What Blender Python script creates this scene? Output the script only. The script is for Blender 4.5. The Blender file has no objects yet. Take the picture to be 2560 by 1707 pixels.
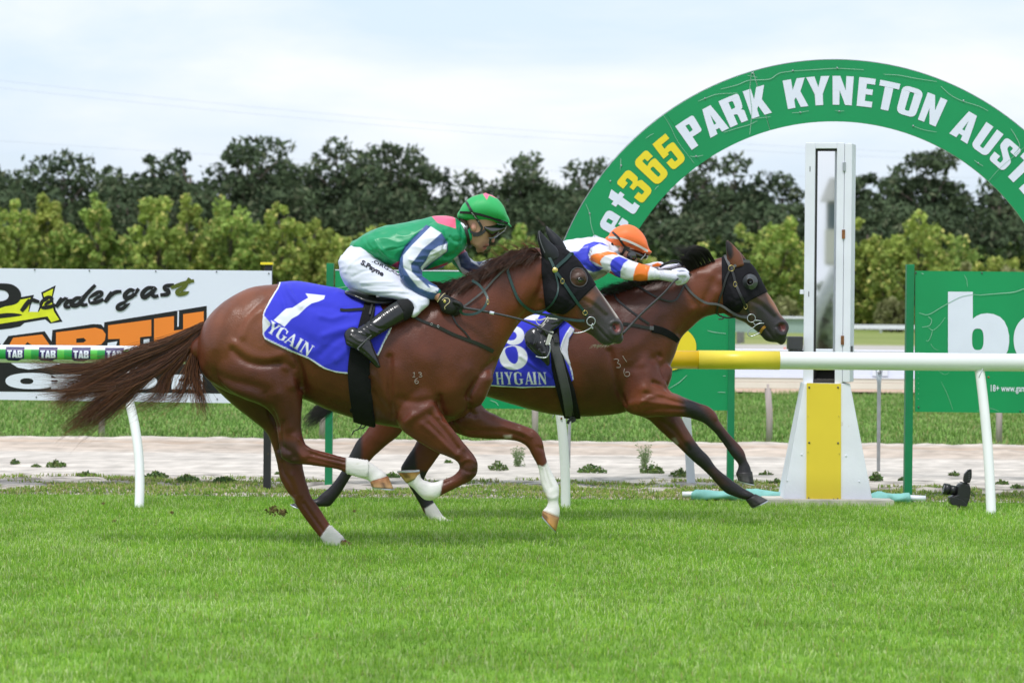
import bpy, bmesh, math, random
import numpy as np
from mathutils import Vector, Matrix, noise as mnoise
from mathutils.bvhtree import BVHTree
from mathutils.geometry import tessellate_polygon

random.seed(7); RNG = np.random.default_rng(11)
SC = bpy.context.scene
COL = SC.collection
# ------------------------------------------------------------------ camera, sky, sun, exposure
PW, PH, F = 2560.0, 1707.0, 7111.1          # photograph size, focal length in its pixels (100 mm lens)
CAM_H = 1.5
PITCH = math.atan(88.5 / F); ROLL = math.radians(0.5)
RM = Matrix.Rotation(math.pi / 2 - PITCH, 3, 'X') @ Matrix.Rotation(ROLL, 3, 'Z')
CAMP = Vector((0, 0, CAM_H))
cam_d = bpy.data.cameras.new('camera'); cam = bpy.data.objects.new('camera', cam_d); COL.objects.link(cam)
cam.matrix_world = Matrix.Translation(CAMP) @ RM.to_4x4()
cam_d.sensor_width = 36; cam_d.lens = 100; cam_d.clip_end = 4000; cam_d.clip_start = 0.1
cam_d.dof.use_dof = True; cam_d.dof.focus_distance = 18.2; cam_d.dof.aperture_fstop = 4.5
SC.camera = cam

SUN_EL, SUN_ROT = math.radians(62), math.radians(200)
world = bpy.data.worlds.new("World"); SC.world = world; world.use_nodes = True
wn = world.node_tree; wn.nodes.clear()
wo = wn.nodes.new('ShaderNodeOutputWorld'); wmix = wn.nodes.new('ShaderNodeMixShader')
sky = wn.nodes.new('ShaderNodeTexSky'); sky.sky_type = 'NISHITA'; sky.sun_disc = False
sky.sun_elevation = SUN_EL; sky.sun_rotation = SUN_ROT; sky.air_density = 1.0; sky.dust_density = 2.0
bgs = wn.nodes.new('ShaderNodeBackground'); bgs.inputs[1].default_value = 0.15
bgc = wn.nodes.new('ShaderNodeBackground'); bgc.inputs[1].default_value = 0.70
tc = wn.nodes.new('ShaderNodeTexCoord'); mp = wn.nodes.new('ShaderNodeMapping'); mp.inputs['Scale'].default_value = (2.2, 2.2, 6.5)
mp.inputs['Location'].default_value = (1.3, .4, .2)
nz = wn.nodes.new('ShaderNodeTexNoise'); nz.inputs['Scale'].default_value = 1.9; nz.inputs['Detail'].default_value = 7; nz.inputs['Roughness'].default_value = .55
nz.inputs['Distortion'].default_value = .3
rp = wn.nodes.new('ShaderNodeValToRGB'); rp.color_ramp.elements[0].position = .36; rp.color_ramp.elements[1].position = .62
rp.color_ramp.elements[0].color = (.74, .74, .74, 1); rp.color_ramp.elements[1].color = (1, 1, 1, 1)
cr = wn.nodes.new('ShaderNodeValToRGB')
cr.color_ramp.elements[0].position = .40; cr.color_ramp.elements[0].color = (.68, .79, .95, 1)
cr.color_ramp.elements[1].position = .60; cr.color_ramp.elements[1].color = (.91, .945, 1.0, 1)
nl = wn.links
nl.new(tc.outputs['Generated'], mp.inputs[0]); nl.new(mp.outputs[0], nz.inputs['Vector'])
nl.new(nz.outputs['Fac'], rp.inputs[0]); nl.new(nz.outputs['Fac'], cr.inputs[0])
nl.new(sky.outputs[0], bgs.inputs[0]); nl.new(cr.outputs[0], bgc.inputs[0])
nl.new(rp.outputs[0], wmix.inputs[0]); nl.new(bgs.outputs[0], wmix.inputs[1]); nl.new(bgc.outputs[0], wmix.inputs[2])
nl.new(wmix.outputs[0], wo.inputs[0])
sun_d = bpy.data.lights.new('sun', 'SUN'); sun_d.energy = 1.5; sun_d.angle = math.radians(10); sun_d.color = (1, .98, .95)
sun = bpy.data.objects.new('sun', sun_d); COL.objects.link(sun)
sdir = Vector((math.sin(SUN_ROT) * math.cos(SUN_EL), math.cos(SUN_ROT) * math.cos(SUN_EL), math.sin(SUN_EL)))
sun.rotation_euler = sdir.to_track_quat('Z', 'Y').to_euler(); sun.location = (0, 0, 30)
SC.view_settings.view_transform = 'Standard'; SC.view_settings.look = 'None'
SC.view_settings.exposure = 0.64; SC.view_settings.gamma = 1
try: SC.view_settings.use_curve_mapping = False
except Exception: pass

# ------------------------------------------------------------------ helpers: picture measures to places at a real distance
def P(x, y, D):
    d = RM @ Vector((x - PW / 2, PH / 2 - y, -F))
    return CAMP + d * (D / d.y)
RMn = np.array(RM)
def proj(V):
    L = (np.asarray(V, float) - np.array(CAMP)) @ RMn
    return np.stack([PW / 2 - F * L[:, 0] / L[:, 2], PH / 2 + F * L[:, 1] / L[:, 2]], 1)
def ray(x, y):
    d = RM @ Vector((x - PW / 2, PH / 2 - y, -F)); return d.normalized()
def ztr(x0, y0, s): return lambda L: [(x0 + p[0] * s, y0 + p[1] * s) + tuple(p[2:]) for p in L]
z1 = ztr(400, 600, .29787); z2 = ztr(800, 450, .2551); z3 = ztr(1200, 550, .21259); z4 = ztr(1500, 550, .21259)
z5 = ztr(600, 900, .31888); z6 = ztr(950, 900, .31888); z7 = ztr(1450, 850, .28703); z8 = ztr(0, 600, .29787)
zc = ztr(1220, 760, .20408)
def catmull(rows, sub):
    R = np.array(rows, float); n = len(R); out = []
    if n < 3 or sub < 2:
        for i in range(n - 1):
            for k in range(max(1, sub)): out.append(R[i] + (R[i + 1] - R[i]) * k / max(1, sub))
        out.append(R[-1]); return np.array(out)
    for i in range(n - 1):
        p0 = R[i - 1] if i else 2 * R[0] - R[1]; p1 = R[i]; p2 = R[i + 1]; p3 = R[i + 2] if i + 2 < n else 2 * R[-1] - R[-2]
        for k in range(sub):
            t = k / sub
            out.append(.5 * ((2 * p1) + (-p0 + p2) * t + (2 * p0 - 5 * p1 + 4 * p2 - p3) * t * t + (-p0 + 3 * p1 - 3 * p2 + p3) * t ** 3))
    out.append(R[-1]); return np.array(out)
def sdpoly(pts, poly):
    """signed distance (inside positive) of points to a polygon"""
    p = np.asarray(pts, float); q = np.array([c[:2] for c in poly], float); n = len(q)
    d = np.full(len(p), 1e9); ins = np.zeros(len(p), bool)
    for i in range(n):
        a = q[i]; b = q[(i + 1) % n]; e = b - a; w = p - a
        t = np.clip((w @ e) / max(e @ e, 1e-12), 0, 1); d = np.minimum(d, np.hypot(*(w - t[:, None] * e).T))
        c = (a[1] > p[:, 1]) != (b[1] > p[:, 1])
        with np.errstate(divide='ignore', invalid='ignore'):
            ins ^= c & (p[:, 0] < (b[0] - a[0]) * (p[:, 1] - a[1]) / (b[1] - a[1]) + a[0])
    return np.where(ins, d, -d)
def dpath(pts, path):
    p = np.asarray(pts, float); q = np.array([c[:2] for c in path], float); d = np.full(len(p), 1e9)
    for a, b in zip(q[:-1], q[1:]):
        e = b - a; w = p - a; t = np.clip((w @ e) / max(e @ e, 1e-12), 0, 1)
        d = np.minimum(d, np.hypot(*(w - t[:, None] * e).T))
    return d
def smooth_poly(poly, sub=4):
    n = len(poly); R = [poly[-1]] + list(poly) + [poly[0], poly[1]]
    return [tuple(v) for v in catmull([r[:2] for r in R], sub)[sub:-sub - sub + 1]]

# ------------------------------------------------------------------ materials
MATS = {}
def lin(r, g, b):
    f = lambda c: (c / 255 / 12.92) if c / 255 <= .04045 else ((c / 255 + .055) / 1.055) ** 2.4
    return (f(r), f(g), f(b))
def mat(name, rgb=(.5, .5, .5), rough=.6, spec=.4, metal=0, attr=False, var=.12, nscale=8, bump=0, bscale=60, sheen=0, coat=0, trans=0, stretch=None, dirt=None, veins=0):
    m = bpy.data.materials.new(name); m.use_nodes = True; nt = m.node_tree; b = nt.nodes['Principled BSDF']; L = nt.links
    b.inputs['Roughness'].default_value = rough; b.inputs['Specular IOR Level'].default_value = spec; b.inputs['Metallic'].default_value = metal
    if sheen: b.inputs['Sheen Weight'].default_value = sheen; b.inputs['Sheen Roughness'].default_value = .5
    if coat: b.inputs['Coat Weight'].default_value = coat; b.inputs['Coat Roughness'].default_value = .25
    co = nt.nodes.new('ShaderNodeTexCoord'); mpn = nt.nodes.new('ShaderNodeMapping'); L.new(co.outputs['Object'], mpn.inputs[0])
    if stretch: mpn.inputs['Scale'].default_value = stretch
    n = nt.nodes.new('ShaderNodeTexNoise'); n.inputs['Scale'].default_value = nscale; n.inputs['Detail'].default_value = 5
    L.new(mpn.outputs[0], n.inputs['Vector'])
    mr = nt.nodes.new('ShaderNodeMapRange'); mr.inputs[1].default_value = .3; mr.inputs[2].default_value = .7
    mr.inputs[3].default_value = 1 - var; mr.inputs[4].default_value = 1 + var; L.new(n.outputs['Fac'], mr.inputs[0])
    mx = nt.nodes.new('ShaderNodeMix'); mx.data_type = 'RGBA'; mx.blend_type = 'MULTIPLY'; mx.inputs[0].default_value = 1
    if attr:
        at = nt.nodes.new('ShaderNodeAttribute'); at.attribute_name = 'Col'; L.new(at.outputs['Color'], mx.inputs[6])
    else: mx.inputs[6].default_value = (*rgb, 1)
    L.new(mr.outputs[0], mx.inputs[7]); outc = mx.outputs[2]
    if dirt:                                    # (colour, scale, threshold): worn or dirty patches with a shape of their own
        n2 = nt.nodes.new('ShaderNodeTexNoise'); n2.inputs['Scale'].default_value = dirt[1]; n2.inputs['Detail'].default_value = 8; n2.inputs['Roughness'].default_value = .7
        L.new(mpn.outputs[0], n2.inputs['Vector'])
        r2 = nt.nodes.new('ShaderNodeMapRange'); r2.inputs[1].default_value = dirt[2]; r2.inputs[2].default_value = dirt[2] + .12; L.new(n2.outputs['Fac'], r2.inputs[0])
        if len(dirt) > 3: r2.inputs[4].default_value = dirt[3]
        m2 = nt.nodes.new('ShaderNodeMix'); m2.data_type = 'RGBA'; L.new(r2.outputs[0], m2.inputs[0]); L.new(outc, m2.inputs[6]); m2.inputs[7].default_value = (*dirt[0], 1); outc = m2.outputs[2]
    L.new(outc, b.inputs['Base Color'])
    if bump:
        n3 = nt.nodes.new('ShaderNodeTexNoise'); n3.inputs['Scale'].default_value = bscale; n3.inputs['Detail'].default_value = 4; L.new(mpn.outputs[0], n3.inputs['Vector'])
        bp = nt.nodes.new('ShaderNodeBump'); bp.inputs['Strength'].default_value = bump; bp.inputs['Distance'].default_value = .01
        L.new(n3.outputs['Fac'], bp.inputs['Height']); L.new(bp.outputs[0], b.inputs['Normal'])
    if veins:
        n4 = nt.nodes.new('ShaderNodeTexNoise'); n4.inputs['Scale'].default_value = 5.5; n4.inputs['Detail'].default_value = 3; n4.inputs['Distortion'].default_value = 1.2; L.new(co.outputs['Object'], n4.inputs['Vector'])
        ab = nt.nodes.new('ShaderNodeMath'); ab.operation = 'SUBTRACT'; ab.inputs[1].default_value = .5; L.new(n4.outputs['Fac'], ab.inputs[0]); ab2 = nt.nodes.new('ShaderNodeMath'); ab2.operation = 'ABSOLUTE'; L.new(ab.outputs[0], ab2.inputs[0])
        mr4 = nt.nodes.new('ShaderNodeMapRange'); mr4.inputs[1].default_value = 0; mr4.inputs[2].default_value = .035; mr4.inputs[3].default_value = 1; mr4.inputs[4].default_value = 0; mr4.interpolation_type = 'SMOOTHSTEP'; L.new(ab2.outputs[0], mr4.inputs[0])
        b4 = nt.nodes.new('ShaderNodeBump'); b4.inputs['Strength'].default_value = veins; b4.inputs['Distance'].default_value = .004; L.new(mr4.outputs[0], b4.inputs['Height']); L.new(bp.outputs[0], b4.inputs['Normal']); L.new(b4.outputs[0], b.inputs['Normal'])
    if trans:                                    # leaves and blades let some light through
        tr = nt.nodes.new('ShaderNodeBsdfTranslucent'); L.new(outc, tr.inputs['Color'])
        ms = nt.nodes.new('ShaderNodeMixShader'); ms.inputs[0].default_value = trans
        L.new(b.outputs[0], ms.inputs[1]); L.new(tr.outputs[0], ms.inputs[2]); L.new(ms.outputs[0], nt.nodes['Material Output'].inputs[0])
    MATS[name] = m; return m

# ------------------------------------------------------------------ objects
def mesh_from(name, verts, faces, smooth=True):
    me = bpy.data.meshes.new(name); me.from_pydata([tuple(v) for v in verts], [], faces); me.update()
    if smooth: me.polygons.foreach_set('use_smooth', [True] * len(me.polygons))
    return me
def fast_mesh(name, V, T, smooth=False):
    """V (n,3) float, T (m,3) int triangles"""
    me = bpy.data.meshes.new(name); V = np.asarray(V, np.float32); T = np.asarray(T, np.int32)
    me.vertices.add(len(V)); me.vertices.foreach_set('co', V.ravel())
    me.loops.add(T.size); me.loops.foreach_set('vertex_index', T.ravel())
    me.polygons.add(len(T)); me.polygons.foreach_set('loop_start', np.arange(0, T.size, T.shape[1], dtype=np.int32))
    me.polygons.foreach_set('loop_total', np.full(len(T), T.shape[1], np.int32))
    me.polygons.foreach_set('use_smooth', np.full(len(T), smooth)); me.update(calc_edges=True); return me
def setcol(me, C):
    if 'Col' in me.color_attributes: me.color_attributes.remove(me.color_attributes['Col'])
    a = me.color_attributes.new('Col', 'FLOAT_COLOR', 'POINT'); C = np.asarray(C, np.float32)
    if C.shape[1] == 3: C = np.concatenate([C, np.ones((len(C), 1), np.float32)], 1)
    a.data.foreach_set('color', C.ravel())
def tag(o, label=None, cat=None, group=None, kind=None):
    if label: o['label'] = label
    if cat: o['category'] = cat
    if group: o['group'] = group
    if kind: o['kind'] = kind
    return o
def thing(name, loc, label, cat, group=None):
    o = bpy.data.objects.new(name, None); COL.objects.link(o); o.location = loc; o.empty_display_size = .1
    return tag(o, label, cat, group)
def world_of(p):
    m = Matrix.Identity(4)
    while p is not None: m = p.matrix_basis @ p.matrix_parent_inverse.inverted() @ m if False else (p.matrix_parent_inverse @ p.matrix_basis) @ m; p = p.parent
    return m
def add(name, me, m=None, parent=None):
    o = bpy.data.objects.new(name, me); COL.objects.link(o)
    if m is not None and len(me.materials) == 0: me.materials.append(m)
    if parent is not None: o.parent = parent; o.matrix_parent_inverse = world_of(parent).inverted()
    return o
def struct(name, me, m): return tag(add(name, me, m), kind='structure')
def box(c, s, rz=0, bev=0):
    """box data: centre c, full size s, turned about z"""
    x, y, z = s[0] / 2, s[1] / 2, s[2] / 2
    v = [Vector((i * x, j * y, k * z)) for i in (-1, 1) for j in (-1, 1) for k in (-1, 1)]
    R = Matrix.Rotation(rz, 3, 'Z'); v = [R @ p + Vector(c) for p in v]
    f = [(0, 1, 3, 2), (4, 6, 7, 5), (0, 4, 5, 1), (2, 3, 7, 6), (0, 2, 6, 4), (1, 5, 7, 3)]
    return v, f
def bevel_mesh(me, w=.003, seg=2):
    bm = bmesh.new(); bm.from_mesh(me); bmesh.ops.bevel(bm, geom=bm.edges[:], offset=w, segments=seg, affect='EDGES', profile=.5)
    bm.to_mesh(me); bm.free(); return me
def join(parts):
    V, Fc = [], []
    for v, f in parts:
        o = len(V); V += [tuple(p) for p in v]; Fc += [tuple(i + o for i in q) for q in f]
    return V, Fc
def addbox(name, c, s, m, parent=None, rz=0, bev=.003):
    me = mesh_from(name, *box(c, s, rz), smooth=False)
    if bev: bevel_mesh(me, bev)
    return add(name, me, m, parent)
def cyl(a, b, r0, r1=None, n=12, cap=True):
    a, b = Vector(a), Vector(b); r1 = r0 if r1 is None else r1; d = (b - a).normalized()
    u = d.orthogonal().normalized(); w = d.cross(u); V = []
    for p, r in ((a, r0), (b, r1)):
        V += [p + (u * math.cos(2 * math.pi * i / n) + w * math.sin(2 * math.pi * i / n)) * r for i in range(n)]
    Fc = [(i, (i + 1) % n, n + (i + 1) % n, n + i) for i in range(n)]
    if cap: Fc += [tuple(range(n))[::-1], tuple(range(n, 2 * n))]
    return V, Fc
def rod(pts, r, n=8, r1=None, flat=1.0):
    """round rod through world points"""
    pts = [Vector(p) for p in pts]; m = len(pts); V = []; Fc = []
    up = Vector((0, 1, 0))
    for i, p in enumerate(pts):
        t = (pts[min(i + 1, m - 1)] - pts[max(i - 1, 0)]).normalized()
        u = t.cross(up); u = u.normalized() if u.length > 1e-4 else Vector((1, 0, 0)); w = t.cross(u).normalized()
        rr = r if r1 is None else r + (r1 - r) * i / max(1, m - 1)
        if hasattr(r, '__len__'): rr = r[i]
        V += [p + (u * math.cos(2 * math.pi * k / n) + w * flat * math.sin(2 * math.pi * k / n)) * rr for k in range(n)]
    for i in range(m - 1):
        Fc += [(i * n + k, i * n + (k + 1) % n, (i + 1) * n + (k + 1) % n, (i + 1) * n + k) for k in range(n)]
    Fc += [tuple(range(n))[::-1], tuple(range((m - 1) * n, m * n))]
    return V, Fc
def addrod(name, pts, r, m, parent=None, n=8, r1=None, flat=1.0): return add(name, mesh_from(name, *rod(pts, r, n, r1, flat)), m, parent)
def ring(c, R, r, axis=Vector((0, 1, 0)), n=20, k=6, sx=1, sz=1):
    ax = axis.normalized(); u = ax.cross(Vector((0, 0, 1))).normalized(); w = ax.cross(u).normalized(); V = []; Fc = []
    for i in range(n):
        a = 2 * math.pi * i / n; d = u * math.cos(a) * sx + w * math.sin(a) * sz
        for j in range(k):
            b = 2 * math.pi * j / k; V.append(Vector(c) + d * (R + r * math.cos(b)) + ax * r * math.sin(b))
    for i in range(n):
        for j in range(k): Fc.append((i * k + j, i * k + (j + 1) % k, ((i + 1) % n) * k + (j + 1) % k, ((i + 1) % n) * k + j))
    return V, Fc
def ball(c, rx, ry=None, rz=None, nu=16, nv=10, M=None):
    ry = ry or rx; rz = rz or rx; V = []; Fc = []; c = Vector(c)
    for i in range(nv + 1):
        for j in range(nu):
            a = math.pi * i / nv; b = 2 * math.pi * j / nu
            p = Vector((rx * math.sin(a) * math.cos(b), ry * math.sin(a) * math.sin(b), rz * math.cos(a)))
            if M: p = M @ p
            V.append(c + p)
    for i in range(nv):
        for j in range(nu): Fc.append((i * nu + j, (i + 1) * nu + j, (i + 1) * nu + (j + 1) % nu, i * nu + (j + 1) % nu))
    return V, Fc
def slab(poly, D0, D1):
    """outline given in picture measures, standing between two distances"""
    n = len(poly); V = [P(p[0], p[1], D0) for p in poly]; B = [Vector((v.x, D1, v.z)) for v in V]
    tri = tessellate_polygon([V]); Fc = [tuple(t) for t in tri] + [tuple(i + n for i in t[::-1]) for t in tri]
    Fc += [(i, (i + 1) % n, n + (i + 1) % n, n + i) for i in range(n)]
    return V + B, Fc
def fix(me):
    bm = bmesh.new(); bm.from_mesh(me); bmesh.ops.recalc_face_normals(bm, faces=bm.faces[:]); bm.to_mesh(me); bm.free(); return me

# ------------------------------------------------------------------ organic bodies: swept sections, merged into one skin
def tube(secs, D, sub=4, n=20, cap=(1, 1)):
    """secs rows: ax, ay, bx, by, half width across (m), offset in distance (m), [squareness]"""
    rows = [tuple(s) + ((2.0,) if len(s) == 6 else ()) for s in secs]
    R = catmull(rows, sub); rings = []
    for r in R:
        A = P(r[0], r[1], D + r[5]); B = P(r[2], r[3], D + r[5]); c = (A + B) / 2; u = (A - B) / 2; rings.append((c, u, max(.002, r[4]), r[6]))
    def capped(rg, rev):
        (c0, u0, w0, p0), (c1, u1, w1, p1) = (rg[0], rg[1])
        ax = (c0 - c1); ax = ax.normalized() if ax.length > 1e-6 else Vector((0, 0, 1)); rr = min(u0.length, w0)
        return [(c0 + ax * rr * k, u0 * s, w0 * s, p0) for k, s in ((.95, .25), (.8, .58), (.45, .86))]
    if cap[0]: rings = capped(rings, 0) + rings
    if cap[1]: rings = rings + capped(rings[::-1], 1)[::-1]
    V = []; Fc = []
    for c, u, w, p in rings:
        for k in range(n):
            a = 2 * math.pi * k / n; ca, sa = math.cos(a), math.sin(a)
            V.append(c + u * math.copysign(abs(ca) ** (2 / p), ca) + Vector((0, w, 0)) * math.copysign(abs(sa) ** (2 / p), sa))
    m = len(rings)
    for i in range(m - 1): Fc += [(i * n + k, i * n + (k + 1) % n, (i + 1) * n + (k + 1) % n, (i + 1) * n + k) for k in range(n)]
    Fc += [tuple(range(n))[::-1], tuple(range((m - 1) * n, m * n))]
    return V, Fc
def limb(pts, D, sub=3, n=14):
    """pts rows: x, y, radius px, offset m  (round limb)"""
    R = catmull([tuple(p) for p in pts], sub); V = []; Fc = []; W = [P(r[0], r[1], D + r[3]) for r in R]
    m = len(R); rad = [max(.002, r[2] / F * (D + r[3])) for r in R]
    ws = list(W); rs = list(rad)
    a0 = (W[0] - W[1]).normalized(); a1 = (W[-1] - W[-2]).normalized()
    ws = [W[0] + a0 * rad[0] * .95, W[0] + a0 * rad[0] * .6] + ws + [W[-1] + a1 * rad[-1] * .6, W[-1] + a1 * rad[-1] * .95]
    rs = [rad[0] * .3, rad[0] * .8] + rs + [rad[-1] * .8, rad[-1] * .3]
    m = len(ws); prev = None
    for i, p in enumerate(ws):
        t = (ws[min(i + 1, m - 1)] - ws[max(i - 1, 0)]).normalized()
        u = t.cross(Vector((0, 1, 0))) if abs(t.y) < .95 else t.cross(Vector((1, 0, 0)))
        u = u.normalized()
        if prev is not None and u.dot(prev) < 0: u = -u
        prev = u; w = t.cross(u)
        V += [p + (u * math.cos(2 * math.pi * k / n) + w * math.sin(2 * math.pi * k / n)) * rs[i] for k in range(n)]
    for i in range(m - 1): Fc += [(i * n + k, i * n + (k + 1) % n, (i + 1) * n + (k + 1) % n, (i + 1) * n + k) for k in range(n)]
    Fc += [tuple(range(n))[::-1], tuple(range((m - 1) * n, m * n))]
    return V, Fc
def skin(parts, voxel=.008, it=6, name='skin'):
    me = mesh_from(name, *join(parts)); fix(me); o = bpy.data.objects.new('tmp', me); COL.objects.link(o)
    r = o.modifiers.new('r', 'REMESH'); r.mode = 'VOXEL'; r.voxel_size = voxel; r.use_smooth_shade = True
    if it: s = o.modifiers.new('s', 'SMOOTH'); s.factor = .5; s.iterations = it
    dg = bpy.context.evaluated_depsgraph_get(); out = bpy.data.meshes.new_from_object(o.evaluated_get(dg))
    bpy.data.objects.remove(o); bpy.data.meshes.remove(me); out.name = name; return out
def co(me): a = np.empty(len(me.vertices) * 3, np.float32); me.vertices.foreach_get('co', a); return a.reshape(-1, 3).astype(float)
def nrm(me): a = np.empty(len(me.vertices) * 3, np.float32); me.vertices.foreach_get('normal', a); return a.reshape(-1, 3).astype(float)
def setco(me, V): me.vertices.foreach_set('co', np.asarray(V, np.float32).ravel()); me.update()
def sculpt(me, strokes, ymax=None):
    """strokes: (path in picture measures, radius px, height m[, y limit]) pushed in or out along the skin's normals on the side towards the track"""
    V = co(me); N = nrm(me); p = proj(V); face = np.clip(-N[:, 1] * 1.6, 0, 1)
    disp = np.zeros(len(V))
    for s in strokes:
        path, r, a = s[:3]; d = dpath(p, [tuple(q) for q in catmull([c[:2] for c in path], 5)] if len(path) > 2 else path)
        k = a * np.exp(-(d / r) ** 2) * face
        lim = s[3] if len(s) > 3 else ymax
        if lim is not None: k *= (V[:, 1] < lim)
        disp += k
    setco(me, V + N * disp[:, None])
def bvh(me): return BVHTree.FromPolygons([v.co.copy() for v in me.vertices], [tuple(p.vertices) for p in me.polygons])
def bvh_obj_list(*mes): return [bvh(m) for m in mes]
def hit(targets, x, y, Dmin=0):
    d = ray(x, y); best = None; st = CAMP + d * (Dmin / d.y if Dmin else 0)
    for t in targets:
        h = t.ray_cast(st, d)
        if h[0] is not None and (best is None or h[0].y < best): best = h[0].y
    return best
def smooth1(a, n=2):
    a = list(a)
    for _ in range(n): a = [a[0]] + [(a[i - 1] + 2 * a[i] + a[i + 1]) / 4 for i in range(1, len(a) - 1)] + [a[-1]]
    return a
def path3(pts, targets=None, D=None, off=.004, sub=5, Dmin=0, sm=3):
    """points (x, y[, D]) to world points resting on the surfaces behind them"""
    has = len(pts[0]) > 2
    R = catmull(pts, sub); ds = []
    for r in R:
        h = hit(targets, r[0], r[1], Dmin) if targets and not has else None
        ds.append((h - off) if h is not None else (r[2] if has else None))
    known = [d for d in ds if d is not None]
    if not known: known = [D]; ds = [D] * len(ds)
    last = known[0]
    for i in range(len(ds)):
        if ds[i] is None: ds[i] = last
        last = ds[i]
    sm_ = smooth1(ds, sm); ds = [min(a, b) for a, b in zip(sm_, [d + .004 for d in ds])] if targets and not has else sm_
    return [P(r[0], r[1], d) for r, d in zip(R, ds)]
def ribbon(W, wpx, D, th=.003, wend=None):
    """flat strap, width wpx in picture measures across the view, thickness th"""
    n = len(W); V = []; Fc = []
    for i, p in enumerate(W):
        t = W[min(i + 1, n - 1)] - W[max(i - 1, 0)]; u = Vector((-t.z, 0, t.x)); u = u.normalized() if u.length > 1e-6 else Vector((0, 0, 1))
        w = wpx if wend is None else wpx + (wend - wpx) * i / (n - 1)
        h = w / F * D / 2
        V += [p + u * h, p + u * h * .9 + Vector((0, -th, 0)), p - u * h * .9 + Vector((0, -th, 0)), p - u * h]
    for i in range(n - 1):
        a = i * 4; Fc += [(a + k, a + (k + 1) % 4, a + 4 + (k + 1) % 4, a + 4 + k) for k in range(4)]
    Fc += [(3, 2, 1, 0), tuple(range((n - 1) * 4, n * 4))]
    return V, Fc
def strap(name, pts, wpx, m, parent, targets=None, D=18, off=.003, th=.004, Dmin=0, wend=None, sub=5, label=None):
    W = path3(pts, targets, D, off, sub, Dmin); o = add(name, fix(mesh_from(name, *ribbon(W, wpx, D, th, wend), smooth=False)), m, parent)
    if label: o['label'] = label
    return o
def cord(name, pts, rpx, m, parent, targets=None, D=18, off=.004, Dmin=0, sub=5, r1=None, n=8):
    W = path3(pts, targets, D, off, sub, Dmin); k = D / F
    return addrod(name, W, rpx * k, m, parent, n=n, r1=None if r1 is None else r1 * k)
def shell(me, poly, off=.004, excl=None, ymax=None, sub=0, name='shell', rim=.003, smooth=0, ymin=None):
    """a close-fitting cover: the skin inside an outline, lifted off it, with a turned edge"""
    V = co(me); N = nrm(me); p = proj(V); sd = sdpoly(p, poly)
    if excl is not None: sd = np.minimum(sd, -sdpoly(p, excl))
    ok = sd > 0
    if ymax is not None: ok &= V[:, 1] < ymax
    if ymin is not None: ok &= V[:, 1] > ymin
    bm = bmesh.new(); bm.from_mesh(me); bm.verts.ensure_lookup_table()
    kill = [v for v in bm.verts if not ok[v.index]]
    for v in bm.verts: v.co = Vector(V[v.index] + N[v.index] * off)
    bmesh.ops.delete(bm, geom=kill, context='VERTS')
    # straighten the border on the outline
    polys = [poly] + ([excl] if excl is not None else [])
    bv = [v for v in bm.verts if v.is_boundary]
    if bv:
        q = proj([v.co for v in bv])
        for v, a in zip(bv, q):
            best = None
            for pl in polys:
                Q = np.array([c[:2] for c in pl], float); Q2 = np.roll(Q, -1, 0); e = Q2 - Q; w = a - Q
                t = np.clip((w * e).sum(1) / np.maximum((e * e).sum(1), 1e-9), 0, 1); c = Q + t[:, None] * e; d = np.hypot(*(a - c).T); i = d.argmin()
                if best is None or d[i] < best[0]: best = (d[i], c[i])
            if best[0] < 4.5: v.co = P(best[1][0], best[1][1], v.co.y)
    for _ in range(smooth): bmesh.ops.smooth_vert(bm, verts=[v for v in bm.verts if not v.is_boundary], factor=.5, use_axis_x=True, use_axis_y=True, use_axis_z=True)
    if sub: bmesh.ops.subdivide_edges(bm, edges=bm.edges[:], cuts=1, use_grid_fill=True, smooth=.0)
    be = [e for e in bm.edges if e.is_boundary]
    if be and rim:
        r = bmesh.ops.extrude_edge_only(bm, edges=be); vs = [g for g in r['geom'] if isinstance(g, bmesh.types.BMVert)]
        bm.normal_update()
        for v in vs: v.co = v.co - v.normal * 0 + Vector((0, 0, 0)); 
        for v in vs:
            n_ = Vector((0, 0, 0))
            for f in v.link_faces: n_ += f.normal
            for e in v.link_edges:
                o_ = e.other_vert(v)
                if o_ not in vs and False: pass
            # move back towards the skin
            near = [e.other_vert(v) for e in v.link_edges if not e.is_boundary]
            nn = sum((w.normal for w in near), Vector()) if near else Vector((0, -1, 0))
            if nn.length: v.co -= nn.normalized() * (off + rim) * .9
    out = bpy.data.meshes.new(name); bm.to_mesh(out); bm.free(); out.polygons.foreach_set('use_smooth', [True] * len(out.polygons)); out.update(); return out
def paint(me, base, layers, soft=1.2, sidey=None):
    """base colour plus layers (outline, colour[, softness px[, (ymin, ymax)]]) as dyed cloth, coat colour or painted light and shade on the surface itself"""
    V = co(me); p = proj(V); C = np.tile(np.array(base, float), (len(V), 1))
    for l in layers:
        s = l[2] if len(l) > 2 and l[2] else soft; a = np.clip(sdpoly(p, l[0]) / s + .5, 0, 1)
        if len(l) > 3: a = a * ((V[:, 1] > l[3][0]) & (V[:, 1] < l[3][1]))
        if len(l) > 4: a = a * l[4]
        C = C * (1 - a[:, None]) + np.array(l[1], float) * a[:, None]
    setcol(me, C); return C
def strokepoly(path, w, sub=5, taper=False):
    R = catmull([p[:2] for p in path], sub) if len(path) > 2 else np.array([p[:2] for p in path], float)
    n = len(R); L, Rr = [], []
    for i in range(n):
        t = R[min(i + 1, n - 1)] - R[max(i - 1, 0)]; t = t / max(1e-9, np.hypot(*t)); u = np.array([-t[1], t[0]])
        h = w / 2 * (1 if not taper else (.68 + .32 * math.sin(math.pi * (i + .6) / (n + .2))))
        L.append(R[i] + u * h); Rr.append(R[i] - u * h)
    return [tuple(a) for a in L] + [tuple(a) for a in Rr[::-1]]
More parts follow.
